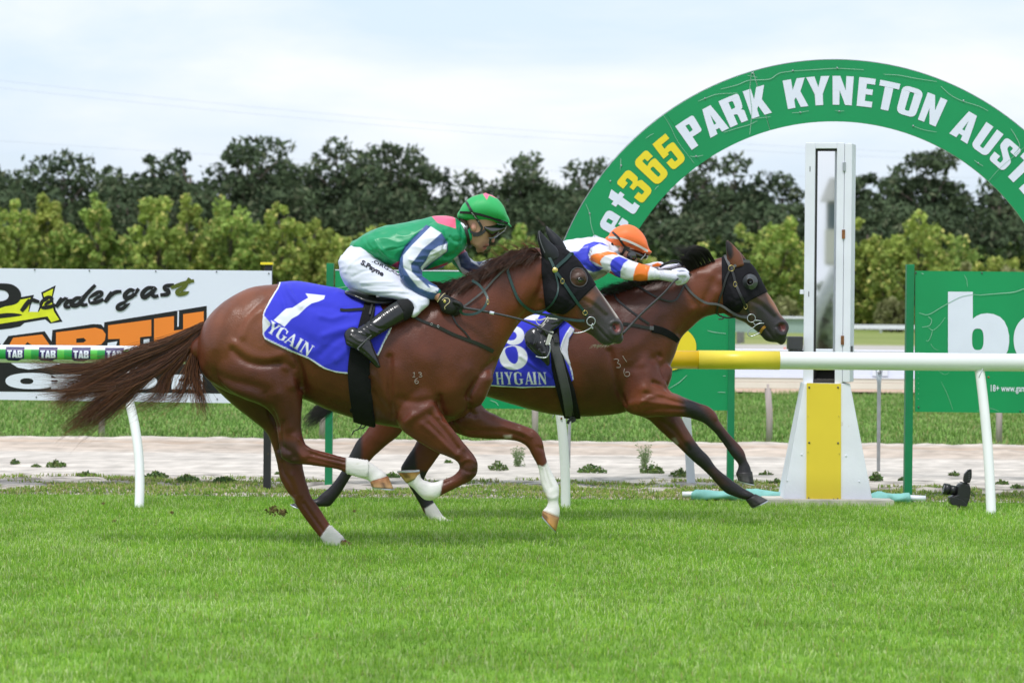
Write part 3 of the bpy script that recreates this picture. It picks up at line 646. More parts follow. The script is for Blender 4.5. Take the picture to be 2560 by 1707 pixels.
def tree(kind, x, top, wpx, D, label, group, seed, base=None, n=5200, bare=0, lobes=None):
    rs = random.Random(seed); c = P(x, top, D); H = c.z; X = c.x; W = wpx / F * D / 2
    t = thing({'pine': 'pine_tree', 'cypress': 'cypress_tree', 'leafy': 'leafy_tree', 'bush': 'shrub'}[kind], (X, D, 0), label, 'shrub' if kind == 'bush' else 'tree', group)
    cen, rad = [], []
    parts = []
    if kind == 'pine':
        hb = H * rs.uniform(.38, .5)
        parts.append(rod([(X, D, -.3), (X + rs.uniform(-.3, .3), D, H * .4), (X + rs.uniform(-.5, .5), D, H * .85)], .42, 7, r1=.12))
        NL = lobes or 40; zc_ = H * .50; Rv = H - zc_
        for i in range(NL):
            f = (i + .5) / NL; u_ = 1 - 1.55 * f; a = i * 2.39996 + rs.uniform(-.3, .3); hq = math.sqrt(max(0, 1 - u_ * u_)); inner = rs.uniform(.72, .92) if i % 4 else rs.uniform(.3, .6)
            rr = W * rs.uniform(.20, .33); rz_ = rr * rs.uniform(.5, .8); px, py = X + math.cos(a) * hq * W * inner, D + math.sin(a) * hq * W * .8 * inner
            z = zc_ + u_ * Rv * inner * rs.uniform(.9, 1.06); z = min(z, H - rz_ * rs.uniform(.8, 1.3))
            if bare and rs.random() < .28: continue
            cen.append((px, py, z)); rad.append((rr, rz_))
            parts.append(rod([(X, D, max(hb * .5, z - rr * 1.8)), ((X + px) / 2, (D + py) / 2, z - rr * .8), (px, py, z)], .14, 5, r1=.04))
        k_ = (H + .2) / max(c_[2] + r_[1] for c_, r_ in zip(cen, rad)); cen = [(c_[0], c_[1], c_[2] * k_) for c_ in cen]
        for i in range(15): a = rs.uniform(0, 6.28); cen.append((X + math.cos(a) * W * .4, D + math.sin(a) * W * .3, zc_ + Rv * rs.uniform(-.75, .45))); rad.append((W * .42, Rv * .3))
        V, C = leaf_cloud(cen, rad, n, .60, [(.044, .068, .038), (.108, .150, .072), (.13, .15, .085)], needle=.6, shell_=.3)
        crown_mesh('crown', V, C, 'pine_leaf', t)
    elif kind == 'cypress':
        parts.append(rod([(X, D, -.3), (X, D, H * .8)], .3, 6, r1=.1))
        for i in range(14): z = H * (.1 + .9 * i / 14); cen.append((X, D, z)); rad.append((W * (1 if i < 10 else (14.6 - i) / 4.6), H * .07))
        V, C = leaf_cloud(cen, rad, n, .34, [(.018, .034, .016), (.036, .058, .024)], needle=.5, shell_=.8); crown_mesh('crown', V, C, 'pine_leaf', t)
    else:
        ye = rs.random(); cols = [(.12, .19, .045), (.33 + .12 * ye, .48 + .02 * ye, .11), (.66, .62, .2)]
        if kind == 'bush': cols = [(.16, .19, .07), (.30, .31, .13), (.36, .36, .18)]
        parts.append(rod([(X, D, -.3), (X, D, H * .5), (X + rs.uniform(-.3, .3), D, H * .85)], .16, 6, r1=.05))
        NL = int((lobes or 44) * 1.5); zc_ = H * .42; Rv = H - zc_
        for i in range(NL):
            f = (i + .5) / NL; u_ = 1 - 1.9 * f; a = i * 2.39996 + rs.uniform(-.4, .4); hq = math.sqrt(max(0, 1 - u_ * u_)); inner = rs.uniform(.66, .98) if i % 4 else rs.uniform(.3, .6)
            rr = W * rs.uniform(.12, .23); px, py = X + math.cos(a) * hq * W * inner, D + math.sin(a) * hq * W * inner
            z = max(rr, zc_ + u_ * Rv * inner * rs.uniform(.85, 1.05)); z = min(z, H - rr * .7); cen.append((px, py, z)); rad.append((rr * 1.0, rr * 1.25))
            if i % 2 == 0: parts.append(rod([(X, D, z * .55), ((X + px) / 2, (D + py) / 2, z * .8), (px, py, z)], .05, 4, r1=.02))
        k_ = H / max(c_[2] + r_[1] for c_, r_ in zip(cen, rad)); cen = [(c_[0], c_[1], c_[2] * k_) for c_ in cen]
        V, C = leaf_cloud(cen, rad, n, .32, cols, shell_=.35, tipmix=.45); crown_mesh('crown', V, C, 'leaf', t)
    add('trunk', mesh_from('trunk', *join(parts)), MATS['bark'], t); return t
PG = 'dark pines along the far side of the racecourse'; LG = 'light green trees in front of the pines'
pines = [(10, 430, 180, 262, 'dark pine at the edge of the view above the white billboard'), (150, 384, 215, 250, 'dark pine with a ragged flat crown above the white billboard'),
 (300, 420, 150, 262, 'low dark pine between the ragged pine and the round topped pine'), (405, 388, 130, 262, 'rounded dark pine above the script lettering'), (470, 380, 130, 255, 'thin crowned pine with sky showing through beside the spiky cedar'),
 (622, 340, 190, 245, 'tall spiky dark cedar standing above all the other trees'), (735, 400, 170, 262, 'dark pine in the dip just past the spiky cedar'), (700, 470, 190, 240, 'broad low pine under the spiky cedar'), (845, 352, 190, 250, 'big round pine behind the green jockey'),
 (975, 360, 170, 256, 'big round pine beside the small column cypress'), (1050, 395, 110, 262, 'paler thin pine branch edge beside the column cypress'), (930, 480, 260, 240, 'broad lower pine behind the hips of the green jockey'),
 (1195, 432, 150, 262, 'low pine between the column cypress and the open crowned pine'), (1330, 384, 170, 250, 'open crowned pine with visible limbs behind the green cap'), (1470, 400, 180, 258, 'flat topped pine just outside the green arch'), (1270, 500, 260, 240, 'broad lower pine behind the green cap'),
 (1600, 430, 150, 262, 'dark pine crossed by the green arch'), (1760, 400, 120, 262, 'flat layered pine inside the arch'), (1840, 392, 170, 250, 'tall layered pine inside the arch with sky gaps'), (1950, 440, 130, 256, 'sparse layered pine beside the winning post'), (1560, 540, 260, 238, 'broad dark pine behind the orange cap'), (1750, 540, 220, 240, 'broad dark pine above the ears of the leading horse'),
 (2145, 440, 90, 256, 'small pine just past the winning post'), (2245, 440, 150, 250, 'dark pine under the arch beyond the winning post'), (2320, 376, 150, 245, 'tall pine with the highest crown under the arch beyond the winning post'), (2375, 450, 90, 256, 'thin branch edge of a pine under the arch'),
 (2500, 455, 150, 250, 'sparse dark pine behind the far end of the arch'), (2600, 400, 190, 256, 'dark pine at the edge of the view behind the arch'), (-90, 400, 200, 256, 'dark pine just outside the view past the billboard')]
pines += [(60, 470, 260, 236, 'broad low pine behind the light trees over the yellow logo'), (330, 465, 270, 236, 'broad low pine filling the gap under the rounded pine'), (520, 478, 240, 236, 'broad low pine under the thin crowned pine'), (1130, 500, 240, 236, 'broad low pine at the foot of the column cypress'), (1430, 485, 260, 236, 'broad low pine crossed by the edge of the arch'), (1880, 505, 240, 236, 'broad low pine inside the arch beside the winning post'), (2260, 500, 260, 236, 'broad low pine under the highest crown beyond the winning post'), (2490, 530, 260, 236, 'broad low pine behind the lettered signboard')]
pines += [(-330, 390, 220, 250, 'dark pine well outside the view past the white billboard'), (-600, 410, 240, 255, 'farthest dark pine outside the view past the white billboard'), (2850, 420, 240, 250, 'dark pine well outside the view past the arch'), (3150, 395, 240, 256, 'farthest dark pine outside the view past the arch')]
for i, (x, top, w, D, lab) in enumerate(pines):
    low = top > 460; op = any(k in lab for k in ('open', 'sparse', 'thin', 'layered', 'gaps'))
    tree('pine', x, top, w * 1.5, D, lab, PG, 100 + i, n=7000 if low else (6500 if op else 8500), lobes=40 if low else (34 if op else 44), bare=op)
tree('cypress', 1117, 420, 38, 244, 'small dark column shaped cypress standing in a gap of sky', None, 5, n=2600)
leafy = [(-40, 495, 120, 'light green tree at the edge of the view over the billboard'), (45, 498, 120, 'light green tree over the yellow logo'), (115, 484, 100, 'tall yellowish green tree over the billboard script'), (180, 560, 110, 'lower green tree between two tall yellowish ones'), (245, 482, 110, 'pointed yellowish green tree over the billboard'), (310, 590, 110, 'low green tree in a dark gap over the billboard'),
 (395, 490, 110, 'ragged yellow green tree over the end of the script lettering'), (470, 486, 90, 'slim ragged yellow green tree left of the round one'), (575, 492, 150, 'broad yellow green tree above the billboard end'), (640, 560, 90, 'small yellow green tree over the billboard corner'), (705, 506, 95, 'sparse yellow green tree over the tail end of the billboard'), (790, 548, 110, 'yellow green tree between billboard and green sign'), (860, 590, 110, 'low yellow green tree behind the white breeches'), (930, 560, 100, 'green tree behind the back of the green jockey'),
 (1040, 600, 120, 'low light tree behind the green silks'), (1170, 640, 140, 'low bush like tree under the green cap'), (1300, 560, 110, 'yellowish tree behind the eared hood'), (1400, 640, 120, 'low tree behind the white and blue silks'), (1640, 640, 130, 'low green tree behind the gloved hands'), (1750, 610, 100, 'green tree behind the leading horse mane'), (1870, 560, 130, 'light green tree beyond the ears of the leading horse'), (1945, 545, 120, 'broad light green tree beside the winning post'),
 (2030, 600, 110, 'light green tree behind the winning post'), (2165, 545, 110, 'yellow green tree just past the winning post'), (2235, 590, 90, 'green tree in the row past the winning post'), (2300, 528, 150, 'tall yellow green tree over the green signboard post'), (2400, 590, 140, 'round bright green tree over the big lettered signboard'), (2500, 640, 130, 'low green tree over the end of the signboard'), (2600, 600, 140, 'light green tree at the edge of the view past the arch')]
for i, (x, top, w, lab) in enumerate(leafy):
    D = 200 + (i % 3) * 6 + (8 if top > 550 else 0); tree("leafy", x, top, w * 1.3, D, lab, LG, 300 + i, n=5200, lobes=44)
mat('hedge_leaf', attr=True, rough=.8, spec=.1, trans=.15, var=.3, nscale=.3)
cen = [(RNG.uniform(-52, 58), RNG.uniform(212, 232), RNG.uniform(.5, 5.8)) for _ in range(300)]; V, C = leaf_cloud(cen, [(RNG.uniform(1, 1.8), RNG.uniform(.9, 1.6)) for _ in cen], 26000, .55, [(.022, .040, .014), (.06, .10, .03), (.12, .15, .04)])
tag(crown_mesh('undergrowth', V, C, 'hedge_leaf', None), 'dark undergrowth filling the foot of the tree belt', 'undergrowth', kind='stuff')
for x, top, w, lab in [(2440, 655, 150, 'pale olive shrub above the lettered signboard'), (2530, 668, 110, 'pale olive shrub at the edge of the view above the signboard'), (2350, 740, 90, 'small shrub at the foot of the trees by the signboard post'), (2230, 745, 80, 'small round shrub at the foot of the dark trees'), (1960, 742, 90, 'small shrub on the field edge beside the mirror post')]:
    tree('bush', x, top, w, 190, lab, 'shrubs at the foot of the tree belt', int(x), n=2600, lobes=24)
# far white rail, tank-like shed and old posts in the field
t = thing('far_rail', P(2200, 815, 186) * 1, 'low white rail far off at the foot of the trees', 'rail'); t.location.z = 0
z_ = P(2160, 815, 185).z
add('rail', mesh_from('rail', *box((10, 185, z_ - .05), (110, .12, .28)), smooth=False), MATS['white_paint'], t)
for k in range(14): addbox('post', (-40 + k * 8, 185.2, z_ / 2 - .1), (.15, .12, z_), MATS['white_paint'], t, bev=0)
mat('shed_green', (.30, .40, .36), rough=.6)
c = P(1950, 815, 180); t = thing('field_shed', (c.x, 180, 0), 'long pale green shed at the field edge beside the trees', 'shed')
addbox('wall', (c.x - 1, 180, c.z / 2 + .1), (6.5, 3, c.z + .8), MATS['shed_green'], t, bev=0); addbox('roof', (c.x - 1, 180, c.z + .55), (6.9, 3.4, .12), MATS['white_paint'], t, bev=0)
mat('grey_wood', (.17, .17, .16), rough=.9)
for k, (x, y0, y1, D) in enumerate([(1846, 812, 842, 120), (1856, 818, 846, 122)]):
    c = P(x, y1, D); h = (y1 - y0) / F * D
    o = addbox('field_post', (c.x, D, h / 2), (.16, .16, h), MATS['grey_wood'], None, bev=.01); tag(o, ['old grey post in the far field, the taller of two', 'old grey post in the far field, the shorter of two'][k], 'post', 'grey posts in the far field')
c = P(1962, 872, 100); V, Fc = cyl((c.x, 100, 0), (c.x, 100, .14), .07, .015, 10); tag(add('traffic_cone', mesh_from('traffic_cone', V, Fc), mat('cone_orange', (.8, .12, .04), rough=.5)), 'tiny orange cone standing on the far path', 'cone')

# power lines
for y0, y1, D, lab in [(183, 405, 150, 'upper thin power line crossing the sky'), (202, 420, 152, 'second thin power line crossing the sky'), (345, 445, 156, 'lower thin power line in front of the pines')]:
    a, b_ = P(-300, y0 - 14, D), P(2900, y1, D); pts = [a.lerp(b_, i / 16) - Vector((0, 0, .8 * math.sin(math.pi * i / 16))) for i in range(17)]
    tag(addrod('power_line', pts, .0045, MATS['wire_grey'], None, n=5), lab, 'power line', 'power lines')
# ------------------------------------------------------------------ rail, posts, signs
def boxpx(name, x0, x1, y0, y1, D, depth, m, parent, bev=.003, toground=False):
    a, b_ = P(x0, y0, D), P(x1, y0, D); c0, c1 = P((x0 + x1) / 2, y0, D), P((x0 + x1) / 2, y1, D); zt, zb = c0.z, (-.02 if toground else c1.z)
    return addbox(name, ((a.x + b_.x) / 2, D + depth / 2, (zt + zb) / 2), (b_.x - a.x, depth, zt - zb), m, parent, bev=bev)
RD = 21.2
rl = thing('running_rail', (0, RD, 0), 'long round white plastic running rail with a yellow section and a branded sleeve', 'rail')
zc0 = P(1682, 898.5, RD).z; rr_ = 22.3 / F * RD; x_y0 = P(1400, 898, RD).x; x_g = P(1746, 898, RD).x; x_y1 = P(1949, 898, RD).x; x_t1 = P(400, 880, RD).x
addrod('rail', [(-9, RD, zc0), (9, RD, zc0)], rr_, MATS['plastic_white'], rl, n=32)
for nm, xa, xb, m, k in (('gold_sleeve', x_y0, x_g, 'rail_gold', 1.03), ('yellow_sleeve', x_g, x_y1, 'rail_yellow', 1.055)):
    addrod(nm, [(xa, RD, zc0), (xb, RD, zc0)], rr_ * k, MATS[m], rl, n=32)
def rail_patch(name, xa, xb, m, a0=-.62, a1=.55, k=1.02, outline=None):
    """print wrapped round the front of the rail"""
    V = []; Fc = []; n = 10
    for i in range(n + 1):
        a = a0 + (a1 - a0) * i / n
        for x in (xa, xb): V.append((x, RD - math.cos(a) * rr_ * k, zc0 + math.sin(a) * rr_ * k))
    Fc = [(2 * i, 2 * i + 1, 2 * i + 3, 2 * i + 2) for i in range(n)]
    return add(name, mesh_from(name, V, Fc), MATS[m], rl)
def railx(zx): return P(zx * .29787, 882, RD).x
def on_rail(u, v, k=1.045):                     # u along, v up in metres of arc
    a = v / rr_; return Vector((u, RD - math.cos(a) * rr_ * k, zc0 + math.sin(a) * rr_ * k))
for j in range(-2, 7):
    z0_ = 60 + 277 * j
    for nm, a_, b_, m in (('band', 0, 155, 'band_dark'), ('band', 155, 213, 'band_light'), ('band', 213, 277, 'band_mid')):
        rail_patch(nm, railx(z0_ + a_), railx(z0_ + b_), m)
    c_ = railx(z0_ + 77); s_ = (railx(277) - railx(0)) / 277
    fillmesh('shield', [[[(-77, 52), (-78, -38), (-60, -55), (20, -60), (60, -40), (78, -28), (78, 52)]]], lambda x, y: on_rail(c_ + x * s_, y * s_ * 1.15 + .003, 1.035), MATS['print_navy'], rl, steps=.08)
    lay, tw = layout('TAB', BLK, gap=.02)
    for pcs, x0_, w_ in lay: fillmesh('letter', pcs, lambda x, y: on_rail(c_ + (x + x0_ - tw / 2) * s_ * 68, (y - .5) * s_ * 62, 1.05), MATS['print_white'], rl, steps=6)
def bent_post(px_top, y_top, px_bot, y_bot, w, D, lab):
    t = thing('rail_post', (P(px_bot, y_bot, D).x, D, 0), lab, 'post', 'curved white posts holding up the running rail')
    a = P(px_top, y_top, RD); b_ = P(px_bot, y_bot, D); dx = b_.x - a.x; pts = []
    for i in range(15):
        f = i / 14; z = a.z * (1 - f) - .05 * f; xx = a.x + dx * (1 - (1 - f) ** 2.3); pts.append((xx, RD + (D - RD) * f, z))
    addrod('post', [(pts[0][0] - .004, RD, zc0 - .02)] + pts, w / 2 / F * D, MATS['plastic_white'], t, n=16); 
    addrod('bolt', [(a.x + .01, D - .045, a.z - .045), (a.x + .01, D - .035, a.z - .045)], .008, MATS['rust'], t)
    pts2 = [(a.x - .03 - .03 * math.sin(k / 6 * math.pi), D - .03, a.z + .02 - .07 * math.sin(k / 6 * math.pi)) for k in range(7)]; addrod('wire', pts2, .003, MATS['galvanised'], t, n=5)
    return t
bent_post(322, 1000, 347, 1264, 24, 20.85, 'curved white rail post below the long brown tail')
bent_post(1400, 1030, 1414, 1269, 24, RD, 'curved white rail post under the belly of the leading horse')
bent_post(2449, 925, 2479, 1283, 25, 20.9, 'curved white rail post in front of the lettered green signboard')

def bolts(name, pts, D, parent, r=.009, m='bolt'):
    for x, y in pts:
        p = P(x, y, D); V, Fc = cyl((p.x, D, p.z), (p.x, D - .008, p.z), r, r * .8, 8); add(name, mesh_from(name, V, Fc), MATS[m], parent)
def crack(pts, w, D, parent, m='scratch_white'):
    fillmesh('scratch', [[strokepoly(pts, w * .72, 4, True)]], lambda x, y: P(x, y, D), MATS[m], parent, steps=.001)

# --- white billboard with script lettering
BD = 22.75
bb = thing('billboard', (P(672, 1230, BD).x - 2, BD, 0), 'white billboard with black script and orange block lettering', 'billboard')
pl = [(-320, 668), (679, 677), (679, 1009), (-320, 994)]
me = fix(mesh_from('panel', *slab(pl, BD, BD + .03), smooth=False)); add('panel', me, MATS['board_white'], bb)
for x0_ in (662,):
    boxpx('post', x0_, x0_ + 18 if x0_ > 500 else x0_ + 14, 662 if x0_ > 500 else 690, 1233, BD + .04, .07, MATS['black_steel'], bb, toground=True)
pth = P(672, 662, BD); addbox('post_cap', (pth.x - .02, BD + .07, pth.z + .01), (.1, .1, .02), MATS['print_yellow'], bb)
bolts('bolt', z8([(292, 250), (750, 257), (1308, 262), (1818, 266), (2256, 280), (305, 1317), (1823, 1333)]), BD, bb, .006)
L1, L2, L3, L4 = BD - .0015, BD - .003, BD - .0045, BD - .006
poly_layer('black_outline', [[z8([(-900, 860), (-300, 790), (100, 740), (170, 725), (205, 695), (380, 665), (420, 700), (525, 685), (470, 590), (440, 490), (468, 380), (345, 440), (360, 500), (330, 560), (315, 610), (240, 615), (255, 560), (285, 460), (170, 480), (0, 560), (-300, 640)])]], L1, MATS['print_black'], bb)
poly_layer('yellow_shape', [[z8([(-700, 760), (-300, 725), (0, 703), (200, 672), (398, 640), (430, 690), (497, 668), (452, 598), (430, 500), (446, 408), (362, 450), (376, 505), (345, 570), (325, 603), (238, 602), (250, 520), (258, 485), (175, 500), (20, 566), (-300, 660)])]], L2, MATS['print_lime'], bb)
poly_layer('swash', [[z8(smooth_poly([(-420, 420), (-150, 370), (40, 364), (120, 382), (168, 428), (176, 478), (155, 520), (92, 548), (-100, 580), (-200, 640), (60, 612), (185, 626), (100, 646), (-250, 672), (-330, 600), (-150, 530), (20, 512), (70, 480), (62, 440), (0, 418), (-200, 430)], 3))]], L3, MATS['print_black'], bb)
script = {'r': [[(178, 597), (215, 550), (250, 500)], [(222, 540), (265, 505), (300, 512), (330, 520)]], 'e': [[(345, 542), (400, 525), (432, 492), (395, 488), (352, 530), (360, 562), (410, 562), (465, 545)]],
 'n': [[(470, 562), (500, 520), (520, 485)], [(500, 528), (560, 482), (592, 488), (548, 540), (556, 563), (590, 562)]], 'd': [[(690, 488), (640, 490), (602, 528), (615, 550), (660, 538), (730, 450), (800, 378)], [(722, 458), (680, 520), (698, 545), (735, 540)]],
 'e2': [[(755, 505), (830, 475), (852, 445), (815, 445), (762, 490), (765, 522), (820, 520), (868, 497)]], 'r2': [[(880, 522), (915, 475), (940, 435)], [(905, 490), (960, 442), (1020, 430)]],
 'g': [[(1135, 432), (1092, 420), (1050, 458), (1060, 488), (1110, 470), (1165, 408)], [(1160, 415), (1100, 500), (1035, 572), (990, 577), (998, 545), (1080, 510), (1185, 468)]], 'a': [[(1295, 402), (1240, 405), (1195, 450), (1212, 482), (1260, 450), (1312, 400)], [(1308, 405), (1278, 450), (1295, 474), (1330, 467)]],
 's': [[(1460, 378), (1405, 384), (1382, 402), (1412, 430), (1402, 455), (1345, 462)]], 't': [[(1592, 320), (1545, 395), (1492, 430), (1502, 452), (1560, 442), (1584, 408)], [(1435, 402), (1520, 370), (1628, 340)]]}
mat('print_olive', (.10, .12, .01), rough=.5)
for k, sts in script.items():
    for j, s in enumerate(sts): fillmesh('script_letter', [[z8(strokepoly(s, 40 if j == 0 else 34, 5, True))]], lambda x, y, q=j: P(x, y, L4 - .001 * q), MATS['print_olive' if k == 't' else 'print_black'], bb, steps=.001)
poly_layer('letter_outline', [[z8([(-300, 830), (-60, 800), (15, 885), (70, 805), (375, 765), (432, 850), (440, 755), (780, 705), (850, 708), (872, 735), (875, 690), (1735, 552), (1735, 985), (-300, 1010)])]], L1, MATS['print_black'], bb)
poly_layer('block_letter', [[z8([(75, 885), (110, 820), (355, 792), (420, 885), (450, 970), (330, 975), (310, 930), (160, 940), (130, 985), (10, 990)]), z8([(200, 890), (230, 855), (270, 885)])]], L2, MATS['print_orange'], bb)
poly_layer('block_letter', [[z8([(470, 775), (800, 735), (860, 752), (888, 790), (880, 840), (850, 875), (800, 885), (860, 960), (740, 965), (650, 900), (620, 970), (470, 975)]), z8([(640, 828), (640, 862), (700, 860), (725, 842), (700, 820)])]], L2, MATS['print_orange'], bb)
poly_layer('block_letter', [[z8([(907, 716), (1270, 668), (1270, 805), (1175, 815), (1175, 960), (1005, 965), (1005, 828), (907, 832)])]], L2, MATS['print_orange'], bb)
poly_layer('block_letter', [[z8([(1293, 660), (1460, 638), (1460, 760), (1537, 750), (1537, 622), (1710, 598), (1710, 960), (1537, 960), (1537, 880), (1460, 885), (1460, 960), (1293, 960)])]], L2, MATS['print_orange'], bb)
poly_layer('white_gap', [[z8([(1490, 596), (1502, 594), (1500, 725), (1488, 727)])], [z8([(1205, 835), (1255, 828), (1250, 885), (1205, 888)])], [z8([(905, 862), (985, 850), (975, 885), (900, 888)])]], L3, MATS['board_white'], bb)
poly_layer('black_band', [[z8([(-900, 1015), (1900, 1030), (1960, 1288), (-900, 1262)])]], L1, MATS['print_black'], bb)
def ell(cx, cy, rx, ry, n=28, p=2.3): return [(cx + rx * math.copysign(abs(math.cos(t)) ** (2 / p), math.cos(t)), cy + ry * math.copysign(abs(math.sin(t)) ** (2 / p), math.sin(t))) for t in [2 * math.pi * i / n for i in range(n)]]
poly_layer('white_letter', [[z8(ell(265, 1182, 220, 68)), z8(ell(225, 1184, 55, 25))], [z8(ell(-260, 1180, 200, 68)), z8(ell(-260, 1180, 60, 25))], [z8([(430, 1130), (700, 1120), (820, 1250), (430, 1250)])], [z8(ell(1130, 1190, 190, 66)), z8(ell(1130, 1190, 60, 25))], [z8([(1440, 1130), (1700, 1125), (1700, 1255), (1440, 1250)]), z8([(1500, 1165), (1640, 1165), (1640, 1185), (1500, 1185)])]], L3, MATS['board_white'], bb)
poly_layer('white_letter', [[z8([(90, 1032), (520, 1036), (400, 1068), (240, 1086), (150, 1070)])], [z8([(770, 1038), (900, 1040), (1250, 1042), (1180, 1080), (900, 1078)])]], L3, MATS['board_white'], bb)

# --- green signboards
def big_letters(text, x0, ybase, h, D, parent, yellow='', gap=.03, yoff=0):
    lay, tw = layout(text, BLK, gap=gap); x = x0
    for (pcs, xo, w), ch in zip(lay, text):
        fillmesh('letter', pcs, lambda u, v: P(x0 + (u + xo) * h, ybase - v * h + (u + xo) * h * .0087, D), MATS['print_yellow' if ch in yellow else 'print_white'], parent, steps=.001)
GD = 23.3
sg = thing('signboard', (P(1280, 1215, GD).x, GD, 0), 'long green signboard on green posts behind both horses', 'signboard')
me = fix(mesh_from('panel', *slab([(838, 674), (1822, 682), (1822, 1026), (838, 1018)], GD, GD + .03), smooth=False)); add('panel', me, MATS['sign_green'], sg)
boxpx('post', 816, 834, 658, 1215, GD - .02, .09, MATS['post_green'], sg, toground=True); boxpx('post', 1823, 1840, 664, 1225, GD - .02, .09, MATS['post_green'], sg, toground=True)
fillmesh('edge_trim', [[[(838, 673.5), (1822, 681.5), (1822, 684), (838, 676)]]], lambda x, y: P(x, y, GD - .004), MATS['print_white'], sg, steps=.001)
big_letters('bet365', 930, 905, 178, GD - .004, sg, yellow='365', gap=.08)
fillmesh('letter', [[ell(1655, 868, 86, 60, 40, 2.1)]], lambda x, y: P(x, y, GD - .009), MATS['print_yellow'], sg, steps=.001)
for s in [z4([(1265, 1298), (1340, 1318), (1480, 1335)]), z7([(780, 418), (860, 370), (932, 305)]), z7([(1200, 453), (1266, 454)]), z7([(1245, 311), (1268, 312)]), z2([(150, 1060), (230, 1050), (330, 1035), (440, 1075)]), z2([(330, 1035), (260, 1075)]), [(1225, 1000), (1240, 1006), (1246, 1014)]]: crack(s, 2.2, GD - .006, sg)
SD = 22.1
sr = thing('signboard', (P(2400, 1250, SD).x, SD, 0), 'cracked green signboard with a huge white letter b beside the winning post', 'signboard')
me = fix(mesh_from('panel', *slab([(2288, 677), (3010, 684), (3010, 1038), (2288, 1029)], SD, SD + .03), smooth=False)); add('panel', me, MATS['sign_green'], sr)
boxpx('post', 2267.5, 2286.5, 661, 1258, SD - .02, .09, MATS['post_green'], sr, toground=True); boxpx('post', 3012, 3030, 668, 1258, SD - .02, .09, MATS['post_green'], sr, toground=True)
zd = ztr(2200, 640, .2806)
G2 = dict(BLK)
fillmesh('letter', [[[(2370, 729), (2432, 729.5), (2432, 797)] + [(2441, 790), (2452, 785), (2468, 783), (2484, 785), (2500, 792), (2511, 803), (2519, 820), (2523, 840), (2523, 856), (2520, 875), (2512, 892), (2500, 904), (2484, 911), (2466, 913), (2446, 908), (2431, 896), (2431, 910), (2370, 909)], ell(2444.5, 848, 14.5, 27, 24, 2.8)]], lambda x, y: P(x, y, SD - .004), MATS['print_white'], sr, steps=.001)
fillmesh('letter', [[ell(2600, 849, 66, 66, 40, 2.2), ell(2600, 830, 16, 16, 20, 2.6)]], lambda x, y: P(x, y, SD - .004), MATS['print_white'], sr, steps=.001)
big_letters('t365', 2680, 912, 180, SD - .004, sr, yellow='365')
fonttext('small_print', '18+ www.gamblinghelponline.org.au', 1, lambda x, y: P(2474 + x * 15.5, 978 - y * 24 + x * .15, SD - .004), MATS['print_white'], sr, bold=.012)
for s, w in [([(350, 507), (430, 522), (540, 460), (610, 420), (720, 365), (820, 345), (890, 347)], 7), ([(890, 348), (1040, 335), (1190, 322), (1290, 290), (1400, 270)], 9), ([(430, 540), (460, 570), (440, 620), (375, 633)], 6), ([(430, 635), (470, 660), (530, 615), (582, 545)], 4), ([(470, 655), (455, 710), (430, 755), (410, 752)], 5), ([(450, 780), (480, 820), (520, 840)], 3), ([(545, 1120), (600, 1230), (650, 1370)], 3), ([(865, 1380), (930, 1360), (990, 1357), (1060, 1381)], 4), ([(750, 170), (772, 210), (780, 275)], 4), ([(365, 152), (388, 158), (372, 162)], 6), ([(520, 1020), (575, 1055), (620, 1035)], 3)]:
    crack(zd(s), w * .3, SD - .007, sr)
bolts('bolt', zd([(320, 150), (908, 152), (343, 1345), (1250, 1380)]), SD - .0, sr, .007)
bolts('rivet', [(2296, y) for y in range(880, 1000, 13)], SD, sr, .003, 'scratch_white')

# --- arch
AD = 23.75; ACX, ACY, RO, RI = 2084.0, 879.0, 728.0, 575.0
ar = thing('arch_sign', (P(ACX, ACY, AD).x, AD, 0), 'big green semicircular arch with white and yellow lettering over the winning post', 'arch')
AC = P(ACX, ACY, AD); AK = AD / F
def arc_pt(deg, r, y=AD): a = math.radians(deg); return Vector((AC.x + math.sin(a) * r * AK, y, AC.z + math.cos(a) * r * AK))
for a0, a1 in ((-96, -35.72), (-35.68, -16.62), (-16.5, 42.48), (42.52, 96)):
    n = max(8, int((a1 - a0) / 2)); V = []; Fc = []
    for i in range(n + 1):
        a = a0 + (a1 - a0) * i / n
        for r, y in ((RI, AD), (RO, AD), (RO, AD + .035), (RI, AD + .035)): V.append(arc_pt(a, r, y))
    for i in range(n): Fc += [(i * 4 + k, i * 4 + (k + 1) % 4, i * 4 + 4 + (k + 1) % 4, i * 4 + 4 + k) for k in range(4)]
    Fc += [(3, 2, 1, 0), tuple(range(n * 4, n * 4 + 4))]; add('panel', fix(mesh_from('panel', V, Fc, smooth=False)), MATS['sign_green'], ar)
V = []; n = 96
for i in range(n + 1):
    a = -96 + 192 * i / n
    for r, y in ((RO + .5, AD + .004), (RO + 2.2, AD + .004), (RO + 2.2, AD + .03), (RO + .5, AD + .03)): V.append(arc_pt(a, r, y))
Fc = sum([[(i * 4 + k, i * 4 + (k + 1) % 4, i * 4 + 4 + (k + 1) % 4, i * 4 + 4 + k) for k in range(4)] for i in range(n)], [])
add('edge_trim', mesh_from('edge_trim', V, Fc, smooth=False), MATS['galvanised'], ar)
for deg in (-94, 94):
    c = arc_pt(deg, (RI + RO) / 2); addbox('bracket', (c.x, AD - (.22 if deg < 0 else .78), c.z + .05), (.09, .44 if deg < 0 else 1.55, .09), MATS['post_green'], ar)
